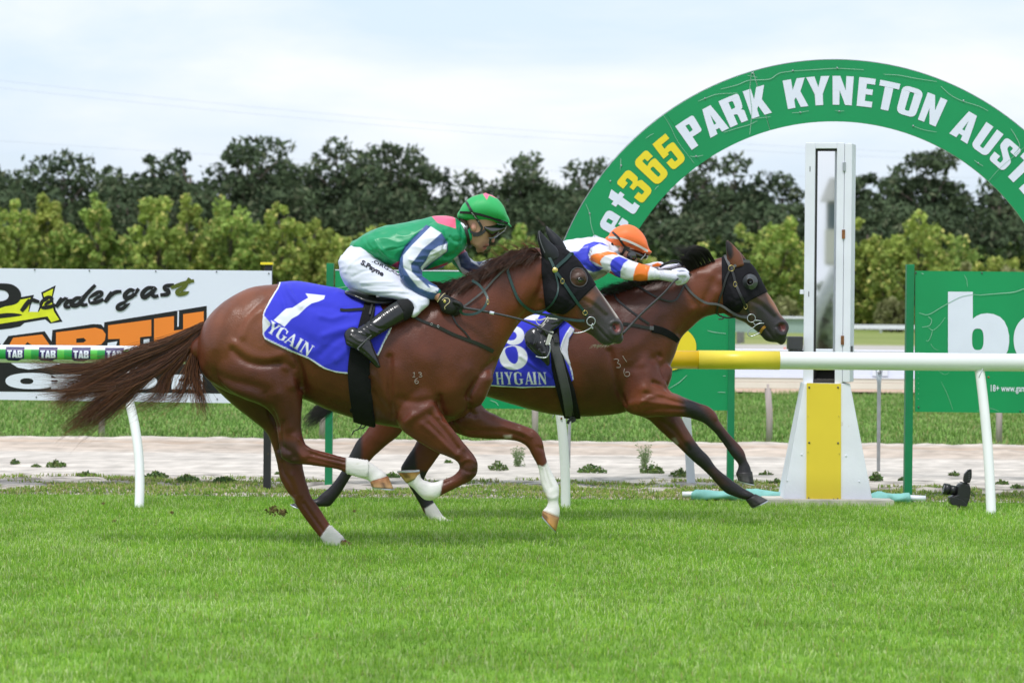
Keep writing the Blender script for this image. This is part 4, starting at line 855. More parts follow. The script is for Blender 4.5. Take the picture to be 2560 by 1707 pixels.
LT = [('P', -33.5), ('A', -28.1), ('R', -23.1), ('K', -17.5), ('K', -8.9), ('Y', -3.9), ('N', 1.4), ('E', 6.5), ('T', 11.3), ('O', 16.3), ('N', 21.6), ('A', 29.8), ('U', 35.3), ('S', 40.5), ('T', 45.3), ('R', 50.3), ('A', 55.4), ('L', 60.2), ('I', 63.4), ('A', 67.2)]
for ch, deg in LT:
    w, pcs = BLK[ch]; S_ = 72; wx = 52 / .62 * (1 if ch not in 'EI' else .95)
    fillmesh('letter', pcs, lambda u, v: arc_pt(deg + math.degrees((u - w / 2) * wx / 652), 616 + v * S_, AD - .004), MATS['print_white'], ar, steps=4)
for ch, deg, wx in [('b', -66.6, 74), ('e', -60.4, 80), ('t', -55.3, 84), ('3', -50.8, 78), ('6', -45.3, 78), ('5', -40.0, 78)]:
    w, pcs = BLK[ch]
    fillmesh('letter', pcs, lambda u, v: arc_pt(deg + math.degrees((u - w / 2) * wx / 645), 606 + v * 82, AD - .004), MATS['print_yellow' if ch in '365' else 'print_white'], ar, steps=4)
zb = ztr(1400, 100, .4932)
for s, w in [([(815, 250), (900, 228), (960, 205), (1060, 200), (1110, 170), (1180, 158)], 6), ([(1180, 158), (1280, 152), (1400, 145), (1540, 152)], 5), ([(700, 312), (740, 295), (800, 275), (900, 270)], 5), ([(1640, 175), (1720, 180), (1800, 195), (1910, 212)], 5), ([(1930, 235), (1980, 280), (2040, 310), (2120, 335), (2170, 360)], 5), ([(830, 470), (890, 450), (960, 430), (1000, 410)], 5), ([(970, 165), (962, 260), (972, 360), (962, 480)], 5), ([(950, 180), (1000, 190)], 4), ([(1175, 370), (1215, 368), (1262, 360)], 4), ([(1395, 358), (1415, 362), (1440, 360)], 4), ([(1785, 435), (1840, 455), (1910, 468)], 4), ([(660, 590), (690, 592), (725, 585)], 5), ([(475, 475), (455, 485), (435, 500)], 4), ([(130, 830), (150, 880), (158, 940), (180, 1010)], 4), ([(310, 640), (308, 600), (305, 660)], 3), ([(480, 760), (490, 748), (500, 740)], 4), ([(2100, 610), (2120, 625), (2145, 640)], 5), ([(2285, 450), (2310, 490), (2330, 540), (2300, 580)], 5), ([(980, 400), (1020, 395), (1068, 390)], 4), ([(525, 382), (560, 440), (600, 520), (680, 625)], 3), ([(2170, 718), (2230, 650), (2300, 590), (2352, 545)], 3)]:
    crack(zb(s), w * .42, AD - .007, ar)
bolts('bolt', zb([(975, 170), (1180, 156), (1405, 143), (1218, 368), (1415, 362), (1790, 436), (690, 590), (2045, 308), (255, 716), (150, 880), (2120, 625), (735, 297), (310, 637)]), AD, ar, .008, 'galvanised')

# --- winning post with the judge's mirror
WD = 21.9; YAW = math.radians(-15)
wp = thing('winning_post', (P(2066, 1257, WD).x, WD, 0), 'white winning post with a tall mirror box and a yellow panel on its flared base', 'winning post')
RZ = Matrix.Rotation(YAW, 3, 'Z'); wc = P(2064, 950, WD)
def wbox(name, x0, x1, y0, y1, z0, z1, m, bev=.004):
    """box in the mirror housing's own turned frame (x across, y depth, origin at its front centre)"""
    V, Fc = box(((x0 + x1) / 2, (y0 + y1) / 2, (z0 + z1) / 2), (x1 - x0, y1 - y0, z1 - z0)); V = [RZ @ v + Vector((wc.x, WD, 0)) for v in V]
    me = mesh_from(name, V, Fc, smooth=False)
    if bev: bevel_mesh(me, bev)
    return add(name, me, m, wp)
k_ = WD / F; zt = P(2060, 357, WD).z; zb_ = P(2060, 958, WD).z
hw = 50 * k_; s1 = (2036 - 2011) * k_ * 1.02; xl, xr = -.175, .128
wbox('stile', xl, xl + .078, 0, .19, zb_, zt, MATS['post_paint']); wbox('stile', xr - .058, xr, 0, .19, zb_, zt, MATS['post_paint'])
wbox('door', xr + .003, xr + .06, -.004, .20, zb_ + .012, zt - .006, MATS['post_paint'])
wbox('head', xl + .078, xr - .058, 0, .19, zt - .045, zt - .001, MATS['post_paint']); wbox('sill', xl + .078, xr - .058, 0, .19, zb_, zb_ + .03, MATS['dark_inside'])
wbox('lining', xl + .0785, xl + .082, .012, .186, zb_ + .031, zt - .046, MATS['dark_inside'], 0); wbox('lining', xl + .083, xr - .059, .012, .18, zt - .05, zt - .0455, MATS['dark_inside'], 0)
wbox('back_board', xl + .083, xr - .0585, .165, .187, zb_ + .031, zt - .051, MATS['dark_inside'], 0)
MY = math.radians(-2.4); RMY = Matrix.Rotation(MY, 3, 'Z'); mc = RZ @ Vector(((xl + xr) / 2 + .012, .11, 0)) + Vector((wc.x, WD, 0))
addbox('mirror', (mc.x, mc.y, (zb_ + .10 + zt - .06) / 2), (.166, .008, zt - .16 - zb_), MATS['mirror'], wp, rz=MY, bev=0)
for z in (.9, .62, .18):
    zz = zb_ + (zt - zb_) * z; wbox('hinge', xr - .012, xr + .012, -.012, -.001, zz - .035, zz + .035, MATS['rust' if z < .9 else 'galvanised'], .002)
wbox('latch', xl - .03, xl - .001, -.01, .05, zb_ + (zt - zb_) * .37, zb_ + (zt - zb_) * .37 + .035, MATS['post_paint'], .002)
wbox('handle', xr + .06, xr + .075, .02, .05, zb_ + .16, zb_ + .29, MATS['bolt'], .003)
for z in (.88, .36): wbox('slot', xl + .035, xl + .041, -.002, .001, zb_ + (zt - zb_) * z, zb_ + (zt - zb_) * z + .04, MATS['bolt'], 0)
fr = [P(2010, 957, WD), P(2124, 958, WD), P(2178, 1262, WD), P(1953, 1258, WD)]
for v in fr[2:]: v.z = .01
V = []
for v, dy in zip(fr, (-.03, -.03, -.12, -.12)): V.append(Vector((v.x, WD + dy, v.z)))
for v, dy in zip(fr, (.26, .26, .34, .34)): V.append(Vector((v.x, WD + dy, v.z)))
me = mesh_from('base', V, [(0, 1, 2, 3), (4, 7, 6, 5), (0, 4, 5, 1), (3, 2, 6, 7), (0, 3, 7, 4), (1, 5, 6, 2)], smooth=False); fix(me); bevel_mesh(me, .006); add('base', me, MATS['post_paint'], wp)
def wfront(x, y, lift=.0):
    f = (y - 957) / 303; return P(x, y, WD - .03 - .09 * f - lift)
ypts = [(2016.5, 957), (2102.5, 959), (2102.5, 1256), (2015.5, 1254)]; V = [wfront(*p, .012) for p in ypts] + [wfront(*p, -.004) for p in ypts]
me = mesh_from('yellow_panel', V, [(0, 1, 2, 3), (7, 6, 5, 4), (0, 4, 5, 1), (1, 5, 6, 2), (2, 6, 7, 3), (3, 7, 4, 0)], smooth=False); fix(me); add('yellow_panel', me, MATS['box_yellow'], wp)
for x, y, r in [(2023, 968, .008), (2095, 968, .008), (2023, 1106, .008), (2095, 1107, .008), (2022, 1244, .006), (2084, 1247, .006), (2094, 1246, .006), (2020, 1041, .003), (2097, 1041, .003), (2020, 1130, .003), (2098, 1134, .003)]:
    p = wfront(x, y, .011); V, Fc = cyl(p, p + Vector((0, -.008, 0)), r, r * .8, 8); add('bolt', mesh_from('bolt', V, Fc), MATS['bolt'], wp)
for x, y in [(2004, 1136), (2115, 1139), (1968, 1201), (2148, 1203)]:
    p = wfront(x, y, -.002); V, Fc = cyl(p, p + Vector((0, -.008, 0)), .008, .006, 8); add('rivet', mesh_from('rivet', V, Fc), MATS['white_paint'], wp)
V = [P(2116, 959, WD - .034), P(2119, 959, WD - .034), P(2158, 1256, WD - .124), P(2150, 1256, WD - .124)]; V2 = [v + Vector((0, -.006, 0)) for v in V]
a0 = addbox('base_slab', (P(2066, 1258, WD).x, WD + .08, .02), (.98, .62, .05), mat('weathered_slab', (.62, .57, .5), rough=.9, var=.2, nscale=10, bump=.3), wp)
bx = thing('speaker_box', P(1990, 875, WD + .02), 'dark grey loudspeaker box fixed beside the winning post', 'box')
boxpx('housing', 1971, 2008, 841, 874, WD + .0, .14, mat('grey_plastic', (.05, .05, .055), rough=.5, dirt=((.2, .2, .2), 20, .68)), bx, bev=.006); boxpx('bracket', 1973, 2009, 874.5, 879, WD + .02, .1, MATS['camera_black'], bx)
# what the mirror shows stands on the near side: the judge's tower and a tree
mn = (RMY @ Vector((0, -1, 0))).normalized(); mp0 = mc + mn * .004
def refl(p): return p - mn * 2 * (p - mp0).dot(mn)
MD = 75.0
def mirr(x, y, d=0): return refl(P(x, y, MD + d))
mat('tower_cream', (.72, .68, .62), rough=.6, var=.08, nscale=1, stretch=(6, 6, .2)); mat('tower_glass', (.10, .14, .16), rough=.15, spec=.8); mat('tower_roof', (.6, .57, .54), rough=.6, var=.12, nscale=2)
tc_ = mirr(2092, 700); jt = thing('judges_tower', (tc_.x, tc_.y, 0), 'cream judges tower seen in the mirror of the winning post', 'tower')
kk = MD / F; yaw_t = math.atan2(mn.y, mn.x) + math.pi / 2
def tbox(nm, cx, y0, y1, hwpx, m): 
    c = mirr(cx, (y0 + y1) / 2); return addbox(nm, (c.x, c.y, c.z), (hwpx * 2 * kk, hwpx * 2 * kk, (y1 - y0) * kk), m, jt, rz=yaw_t, bev=0)
tbox('cabin_window', 2092, 507, 575, 24, MATS['tower_glass']); tbox('cabin_wall', 2092, 574, 656, 29, MATS['tower_cream']); tbox('cabin_floor', 2092, 655, 664, 27, MATS['tower_roof'])
for sx_ in (-24, 24): tbox('window_post', 2092 + sx_, 507, 575, 2.2, MATS['tower_cream'])
c = mirr(2092, 500); V = []; r_ = 45 * kk
for i in range(8): a = yaw_t + math.pi / 8 + i * math.pi / 4; V.append(Vector((c.x + math.cos(a) * r_, c.y + math.sin(a) * r_, c.z - .05)))
top_ = mirr(2092, 445); V += [Vector((c.x + math.cos(yaw_t + math.pi / 8 + i * math.pi / 4) * r_ * .45, c.y + math.sin(yaw_t + math.pi / 8 + i * math.pi / 4) * r_ * .45, top_.z)) for i in range(8)]
add('roof', mesh_from('roof', V, [(i, (i + 1) % 8, 8 + (i + 1) % 8, 8 + i) for i in range(8)] + [tuple(range(8))[::-1], tuple(range(8, 16))], smooth=False), MATS['tower_roof'], jt)
addrod('leg', [(c.x, c.y, 0), (c.x, c.y, mirr(2092, 662).z)], .07, mat('tower_leg', (.5, .52, .5), rough=.7), jt, n=8)
p1 = mirr(2090, 668, -2); p2 = mirr(2035, 800, -2); addrod('brace', [p1, p2, Vector((p2.x + (p2.x - p1.x) * .3, p2.y, 0))], .16, MATS['tower_leg'], jt, n=6)
def mtree(x, top, w, d, lab):
    c = mirr(x, top, d); t = thing('gum_tree', (c.x, c.y, 0), lab, 'tree'); W = w / F * (MD + d) / 2; cen = []; rad = []; parts = [rod([(c.x, c.y, 0), (c.x, c.y, c.z * .8)], .25, 6, r1=.06)]
    for i in range(26): a = RNG.uniform(0, 6.28); q = RNG.random() ** .5; z = c.z * RNG.uniform(.25, .97); cen.append((c.x + math.cos(a) * q * W, c.y + math.sin(a) * q * W, z)); rad.append((W * .22, W * .2)); parts.append(rod([(c.x, c.y, z * .6), cen[-1]], .06, 4, r1=.02))
    V, C = leaf_cloud(cen, rad, 620, .3, [(.26, .34, .20), (.50, .56, .38)]); crown_mesh('crown', V, C, 'leaf', t); add('trunk', mesh_from('trunk', *join(parts)), MATS['bark'], t)
mtree(2060, 688, 90, 6, 'thin gum tree under the tower in the mirror'); mtree(2088, 745, 110, 12, 'lower gum tree at the foot of the tower in the mirror')

# --- outer rail beyond the sand
OD = 31.6
orl = thing('outer_rail', (P(1900, 1105, OD).x, OD, 0), 'white and cream boarded outer rail on timber posts beyond the sand', 'rail')
zz = lambda y: P(1280, y, OD).z
for nm, y0, y1, m, dp in (('top_cap', 867, 872, 'white_paint', .12), ('panel', 872.5, 935, 'board_white', .05), ('channel', 935.5, 939, 'white_paint', .08), ('board', 939.6, 949, 'cream_board', .06), ('board', 949.8, 965, 'cream_board', .06)):
    a = zz(y0); b_ = zz(y1); addbox(nm, (0, OD, (a + b_) / 2), (26, dp, a - b_), MATS[m], orl, bev=.004)
for x in (2181, 2206, 1700, 1300, 900): boxpx('cover_strip', x, x + 14, 905, 940, OD - .05, .02, MATS['white_paint'], orl)
for x, xb in [(252, 254), (804, 806), (1336, 1337), (1919, 1923), (2491, 2497), (-300, -298), (3050, 3055)]:
    a = P(x, 960, OD); b_ = P(xb, 1112, OD); addrod('post', [(a.x, OD, a.z), (b_.x, OD, a.z * .5), (b_.x, OD, -.05)], .036, MATS['old_timber'], orl, n=8)
for x, w_, y0, y1, D, lab in [(2198, 10, 925, 1181, 26.1, 'galvanised steel stake standing in the sand beside the winning post'), (1424, 8, 1020, 1181, 26.1, 'thin galvanised stake just behind a curved white rail post'), (665, 8, 1010, 1135, 27.5, 'thin galvanised stake behind the black billboard post')]:
    p = P(x, y0, D); q = P(x - 2, y1, D); t = thing('steel_stake', (q.x, D, 0), lab, 'stake', 'galvanised stakes along the sand')
    addrod('shaft', [(p.x, D, p.z + .02), (p.x, D, p.z - .12), (q.x, D, -.02)], [w_ * .95 / F * D, w_ * .5 / F * D, w_ * .42 / F * D], MATS['galvanised'], t, n=8, flat=.4)
    V, Fc = ring((p.x, D - .02, p.z - .02), .014, .004, n=12, k=5); add('bolt_hole', mesh_from('bolt_hole', V, Fc), MATS['bolt'], t)
p = P(1722, 1050, 26.5); t = thing('white_marker_post', (P(1735, 1090, 24).x, 24, 0), 'white slanted marker post between the front legs of the leading horse', 'post')
V, Fc = box((0, 0, 0), (.07, .05, 1)); A_, B_ = P(1716, 1030, 24.0), P(1728, 1176, 24.0)
V = [Vector((v.x + (A_.x + B_.x) / 2 + (A_.x - B_.x) * v.z * 1.1, 24 + v.y, (A_.z) * .5 + v.z * A_.z * 1.0)) for v in V]; add('marker', bevel_mesh(mesh_from('marker', V, Fc, smooth=False), .004), MATS['white_paint'], t)

# --- teal sandbag roll, camera on the grass, clods, weeds
def teal(xa, xb, y, D, lab, seed):
    rs = random.Random(seed); t = thing('canvas_roll', (P((xa + xb) / 2, y, D).x, D, 0), lab, 'canvas roll', 'teal canvas rolls at the foot of the winning post')
    A_, B_ = P(xa, y, D), P(xb, y, D); n = 22; V = []; Fc = []; k = 12
    for i in range(n + 1):
        f = i / n; x = A_.x + (B_.x - A_.x) * f; r = (.046 + .010 * math.sin(f * 9 + seed)) * (1 if 0 < i < n else .45)
        for j in range(k):
            a = 2 * math.pi * j / k; w = 1 + .12 * math.sin(3 * a + f * 14) + rs.uniform(-.05, .05); V.append((x, D + math.cos(a) * r * 1.7 * w, .04 + math.sin(a) * r * .9 * w))
    for i in range(n): Fc += [(i * k + j, i * k + (j + 1) % k, (i + 1) * k + (j + 1) % k, (i + 1) * k + j) for j in range(k)]
    Fc += [tuple(range(k))[::-1], tuple(range(n * k, n * k + k))]; add('canvas', fix(mesh_from('canvas', V, Fc)), MATS['teal_canvas'], t)
    return t, A_, B_
t, A_, B_ = teal(1728, 1965, 1240, 22.15, 'teal canvas roll under the outstretched hoof of the leading horse', 2); addrod('pipe', [(A_.x - .07, 22.15, .045), (A_.x + .06, 22.15, .05)], .022, MATS['white_paint'], t)
t, A_, B_ = teal(2170, 2275, 1258, 22.0, 'short teal canvas roll between winning post and signboard post', 5); addrod('pipe', [(B_.x - .02, 22.0, .045), (B_.x + .12, 22.0, .04)], .022, MATS['white_paint'], t)
cm = thing('photo_camera', (P(2395, 1262, 21.0).x, 21.0, 0), 'black remote photo camera with a raised transmitter standing low in the grass', 'camera')
ze = ztr(1900, 900, .28061); CD = 21.35
def cslab(nm, pts, d0, d1, m, bev=.004): me = fix(mesh_from(nm, *slab(ze(pts), CD + d0, CD + d1), smooth=False)); bevel_mesh(me, bev); return add(nm, me, MATS[m], cm)
cslab('body', [(1765, 1120), (1800, 1098), (1838, 1095), (1870, 1108), (1880, 1150), (1872, 1230), (1845, 1300), (1700, 1285), (1688, 1220), (1760, 1200)], -.06, .05, 'camera_black', .008)
cslab('grip', [(1700, 1215), (1800, 1240), (1850, 1290), (1840, 1305), (1710, 1290), (1690, 1250)], -.075, -.061, 'camera_black', .004)
a, b_ = P(*ze([(1640, 1145)])[0], CD), P(*ze([(1785, 1168)])[0], CD)
add('lens', fix(mesh_from('lens', *join([cyl(a, a.lerp(b_, .32), .043, .043, 20), cyl(a.lerp(b_, .32), a.lerp(b_, .8), .038, .036, 20), cyl(a.lerp(b_, .8), b_, .041, .041, 20)]))), MATS['camera_black'], cm)
dd = (a - b_).normalized(); add('lens_ring', mesh_from('lens_ring', *ring(a + dd * .004, .039, .0035, dd, 24, 6)), MATS['bolt'], cm); add('front_glass', fix(mesh_from('front_glass', *cyl(a + dd * .001, a + dd * .004, .036, .034, 20))), MATS['lens_glass'], cm)
cslab('prism_hump', [(1758, 1118), (1775, 1098), (1835, 1088), (1850, 1108), (1800, 1128)], -.03, .03, 'camera_black', .006)
cslab('transmitter', [(1812, 1075), (1822, 1015), (1842, 990), (1868, 975), (1888, 975), (1888, 1040), (1872, 1092), (1830, 1095)], -.02, .02, 'camera_black', .005)
for k in range(4): cslab('button', [(1858, 1000 + 20 * k), (1872, 998 + 20 * k), (1872, 1006 + 20 * k), (1858, 1008 + 20 * k)], -.024, -.0205, 'camera_grey', 0.0005)
addrod('strap', [P(*q, CD - .03) for q in ze([(1815, 1160), (1850, 1185), (1890, 1200), (1915, 1220), (1890, 1180), (1870, 1165)])], .0025, MATS['camera_black'], cm, n=5)
addrod('support', [P(*ze([(1770, 1280)])[0], CD + .03), Vector((P(*ze([(1770, 1290)])[0], CD).x, CD, -.02))], .012, MATS['camera_black'], cm)

def weed(x, y, hpx, wpx, lab, kind='leafy', seed=0, n=160):
    rs = np.random.default_rng(seed); yd = y - 853.5 - (x - 1280) * .0087 + 88.5; D = CAM_H * F / yd; c = P(x, y, D); z0 = sand_z(c.x, c.y) if 21.8 < D < 32 else 0; h = hpx / F * D; w = wpx / F * D / 2
    V = []; C = []; T = []
    if kind == 'feather':
        for i in range(26):
            a = rs.uniform(0, 6.28); ln = h * rs.uniform(.6, 1); tip = np.array([c.x + math.cos(a) * w * rs.uniform(.3, 1), D + math.sin(a) * w, z0 + ln]); b0 = np.array([c.x + rs.normal() * .02, D, z0])
            for k in range(12):
                p = b0 + (tip - b0) * (k / 12); q = b0 + (tip - b0) * ((k + 1) / 12); o = len(V); V += [p - [.0025, 0, 0], p + [.0025, 0, 0], q]; T.append((o, o + 1, o + 2)); C += [(.2, .26, .12)] * 3
                s = rs.normal(size=3) * .018; o = len(V); V += [q, q + s, q + s * .6 + [0, 0, .012]]; T.append((o, o + 1, o + 2)); C += [(.22, .3, .14)] * 3
    else:
        for i in range(n):
            a = rs.uniform(0, 6.28); q = rs.random() ** .6; p = np.array([c.x + math.cos(a) * w * q, D + math.sin(a) * w * q * 1.2, z0 + h * rs.random() * (1 - q * .7)]); s = .028 * rs.uniform(.6, 1.5); u = rs.normal(size=3); u /= np.linalg.norm(u); v = np.cross(u, rs.normal(size=3)); v /= np.linalg.norm(v)
            o = len(V); V += [p - u * s * .5, p + v * s * .35, p + u * s * .6, p - v * s * .35]; T += [(o, o + 1, o + 2), (o, o + 2, o + 3)]; g_ = rs.uniform(.5, 1); col = (.13 * g_ + .06 * rs.random(), .26 * g_, .06); C += [col] * 4
    me = fast_mesh('weed', np.array(V), np.array(T)); setcol(me, C); return tag(add('weed', me, MATS['weed_leaf']), lab, 'weed', 'weeds on the sandy verge')
for i, (x, y, h, w, lab, kd, n) in enumerate([(1296, 1168, 50, 38, 'feathery grey green weed between the two horses', 'feather', 0), (1630, 1185, 34, 60, 'tall leafy weed in the big clump behind the reaching hooves', 'leafy', 260), (1610, 1178, 60, 40, 'wispy tall stem above the big weed clump', 'feather', 0), (1700, 1195, 24, 56, 'low leafy weed beside the big clump', 'leafy', 200), (1480, 1187, 26, 75, 'leafy green weed beside the curved rail post', 'leafy', 300), (1245, 1178, 24, 50, 'small leafy weed under the outstretched foreleg', 'leafy', 150),
 (140, 1168, 18, 50, 'low dark green weed on the sand below the billboard', 'leafy', 200), (38, 1165, 16, 22, 'small weed on the sand at the edge of the view', 'leafy', 80), (90, 1168, 8, 26, 'flat little weed on the sand under the billboard', 'leafy', 60), (215, 1195, 14, 50, 'green weed clump left of the curved white post', 'leafy', 160), (390, 1198, 22, 60, 'green weed clump just past the curved white post', 'leafy', 260), (470, 1210, 20, 60, 'broad weed clump halfway to the billboard post', 'leafy', 240), (560, 1215, 16, 60, 'flat weed clump near the black billboard post', 'leafy', 200),
 (2190, 1205, 26, 34, 'leafy weed at the foot of the steel stake', 'leafy', 150), (2255, 1205, 10, 20, 'tiny weed beside the green signboard post', 'leafy', 50), (2385, 1190, 14, 26, 'small weed on the sand above the camera', 'leafy', 80), (2505, 1213, 12, 34, 'flat weed on the sand past the curved post', 'leafy', 80), (2545, 1225, 14, 40, 'weed on the sand at the edge of the view past the curved post', 'leafy', 90), (1915, 1188, 12, 34, 'small weed left of the winning post base', 'leafy', 80), (1940, 1215, 14, 40, 'weed clump at the winning post base', 'leafy', 120), (700, 1190, 10, 26, 'small weed beside the black billboard post', 'leafy', 60), (1120, 1160, 12, 20, 'small round weed on the sand between the horses legs', 'leafy', 70), (980, 1195, 14, 40, 'weed clump behind the folded hind hoof', 'leafy', 120)]):
    weed(x, y, h, w, lab, kd, 50 + i, n)
mat('clod', attr=True, rough=.95, spec=.1)
def clod(x, y, r, lab, D, seed, z=None):
    rs = np.random.default_rng(seed); c = P(x, y, D); V = []; T = []; C = []
    V = []; T = []; C = []; R0 = r / F * D
    for i in range(60):
        p = np.array(c) + rs.normal(size=3) * [R0 * .5, R0 * .4, R0 * .32]; q = rs.normal(size=(4, 3)) * R0 * rs.uniform(.10, .26); o = len(V); V += [tuple(p + k) for k in q]; T += [(o, o + 1, o + 2), (o, o + 2, o + 3), (o, o + 3, o + 1), (o + 1, o + 3, o + 2)]; g_ = rs.uniform(.5, 1.2); C += [(.15 * g_, .105 * g_, .05 * g_)] * 4
    for i in range(90):
        d = rs.normal(size=3); d /= np.linalg.norm(d); d[2] = abs(d[2]) * .7; l = r / F * D * rs.uniform(.5, 1.1); p = np.array(c) + rs.normal(size=3) * R0 * .35; s = np.cross(d, [0, 1, 0]) * .002; o = len(V); V += [tuple(p - s), tuple(p + s), tuple(p + d * l)]; T.append((o, o + 1, o + 2)); g_ = rs.uniform(.6, 1.2); C += [(.30 * g_, .24 * g_, .10 * g_)] * 3
    me = fast_mesh('clod', np.array(V), np.array(T)); setcol(me, C); tag(add('turf_clod', me, MATS['clod']), lab, 'turf clod', 'clods kicked up from the turf')
for i, (x, y, r, lab, D) in enumerate([(683, 1275, 13, 'brown clod flying behind the planted hind leg', 18.6), (706, 1280, 12, 'darker clod right beside the flying brown one', 18.6), (576, 1404, 8, 'small straw coloured clod lying in the near turf', 16.6), (258, 1258, 4, 'tiny dark clod near the curved white post', 20), (285, 1303, 5, 'small brown clod in the turf under the tail', 19.2), (430, 1281, 5, 'small straw clod in the turf right of the curved post', 19.8), (886, 1277, 4, 'tiny clod behind the trailing bandaged hoof', 19.5)]):
    c_ = P(x, y, D); clod(x, y, r, lab, D if c_.z > 0 else D, 20 + i)
# ------------------------------------------------------------------ horses
mat('coat', attr=True, rough=.37, spec=.38, var=.24, nscale=6, bump=.2, bscale=120, veins=.12)
mat('hair', attr=True, rough=.45, spec=.45, var=.1)
mat('hoof_horn', attr=True, rough=.5, var=.25, nscale=30, stretch=(1, 1, .3))
mat('steel', (.5, .52, .55), rough=.35, metal=.9)
mat('brass', (.75, .58, .2), rough=.28, metal=.9)
mat('hood_cloth', (.008, .0075, .010), rough=.75, spec=.18, sheen=.0, bump=.25, bscale=90, var=.15, nscale=14)
mat('ear_leather', (.010, .011, .014), rough=.42, spec=.4, bump=.04)
mat('green_leather', (.012, .045, .042), rough=.4, spec=.5, bump=.1, bscale=90)
mat('black_leather', (.017, .017, .018), rough=.38, spec=.5, bump=.08, bscale=90)
mat('grey_strap', (.10, .10, .105), rough=.65, bump=.2, bscale=150)
mat('girth_elastic', (.009, .009, .010), rough=.85, spec=.2, bump=.35, bscale=260, stretch=(1, 1, 3))
mat('grey_girth', (.085, .085, .09), rough=.8, bump=.3, bscale=200)
mat('bandage', (.72, .69, .67), rough=.85, bump=.5, bscale=40, stretch=(.4, 1, 1), dirt=((.34, .36, .16), 13, .60, .7), var=.05)
mat('eye_black', (.006, .005, .005), rough=.05, spec=.8, coat=1)
mat('whisker', (.62, .60, .52), rough=.6)
mat('clear_cup', (.05, .055, .06), rough=.12, spec=.8)
mat('brand_scar', (.36, .30, .27), rough=.7)
mat('amber_band', (.42, .20, .03), rough=.5)
mat('nostril_skin', (.20, .05, .045), rough=.6)

def add_col_noise(me, C, pts_soft=None): setcol(me, C)
def hoof(name, cor_a, cor_b, toe, heel, D, w, cols, parent, shoe=True, sole_flip=1):
    """hoof from the coronet line (front, back) to the ground line (toe, heel)"""
    A, B, T_, H_ = [P(*q, D) for q in (cor_a, cor_b, toe, heel)]; V = []; Fc = []; n = 20; rows = 6
    for r in range(rows + 1):
        f = r / rows; p = A.lerp(T_, f); q = B.lerp(H_, f); c = (p + q) / 2; u = (p - q) / 2; ww = w * (.80 + .22 * f) * (1 if r else .96)
        for k in range(n):
            a = 2 * math.pi * k / n; ca, sa = math.cos(a), math.sin(a); back = 1 - .12 * max(0, -ca) ** 3
            V.append(c + u * (1.0 if r else .97) * ca * back + Vector((0, ww * sa * (1 - .18 * max(0, -ca)), 0)))
    for i in range(rows): Fc += [(i * n + k, i * n + (k + 1) % n, (i + 1) * n + (k + 1) % n, (i + 1) * n + k) for k in range(n)]
    Fc += [tuple(range(n))[::-1], tuple(range(rows * n, rows * n + n))]
    me = fix(mesh_from(name, V, Fc)); nv = len(V); C = np.zeros((nv, 3)); rnd = RNG.random(n)
    for i in range(nv):
        r = i // n; k = i % n; t = r / rows; c = np.array(cols[0]) * (1 - t) + np.array(cols[1]) * t
        if rnd[k] > .72 and t > .35: c = c * .35
        if r == 0: c = np.array(cols[0]) * .6
        C[i] = c
    setcol(me, C); o = add(name, me, MATS['hoof_horn'], parent)
    if shoe:
        c = (T_ + H_) / 2; u = (T_ - H_) / 2; nn = ((T_ - A).normalized() + (H_ - B).normalized()).normalized(); V = []; Fc = []; m_ = 22
        for i in range(m_ + 1):
            a = -2.5 + 5.0 * i / m_
            for rr, dz in ((1.03, .001), (1.03, .009), (.72, .009), (.72, .001)):
                V.append(c + u * math.cos(a) * rr + Vector((0, w * 1.02 * math.sin(a) * rr * (1 - .15 * max(0, -math.cos(a))), 0)) + nn * dz)
        for i in range(m_): Fc += [(i * 4 + k, i * 4 + (k + 1) % 4, i * 4 + 4 + (k + 1) % 4, i * 4 + 4 + k) for k in range(4)]
        Fc += [(0, 1, 2, 3), tuple(range(m_ * 4 + 3, m_ * 4 - 1, -1))]
        add('horseshoe', fix(mesh_from('horseshoe', V, Fc, smooth=False)), MATS['steel'], o)
    return o
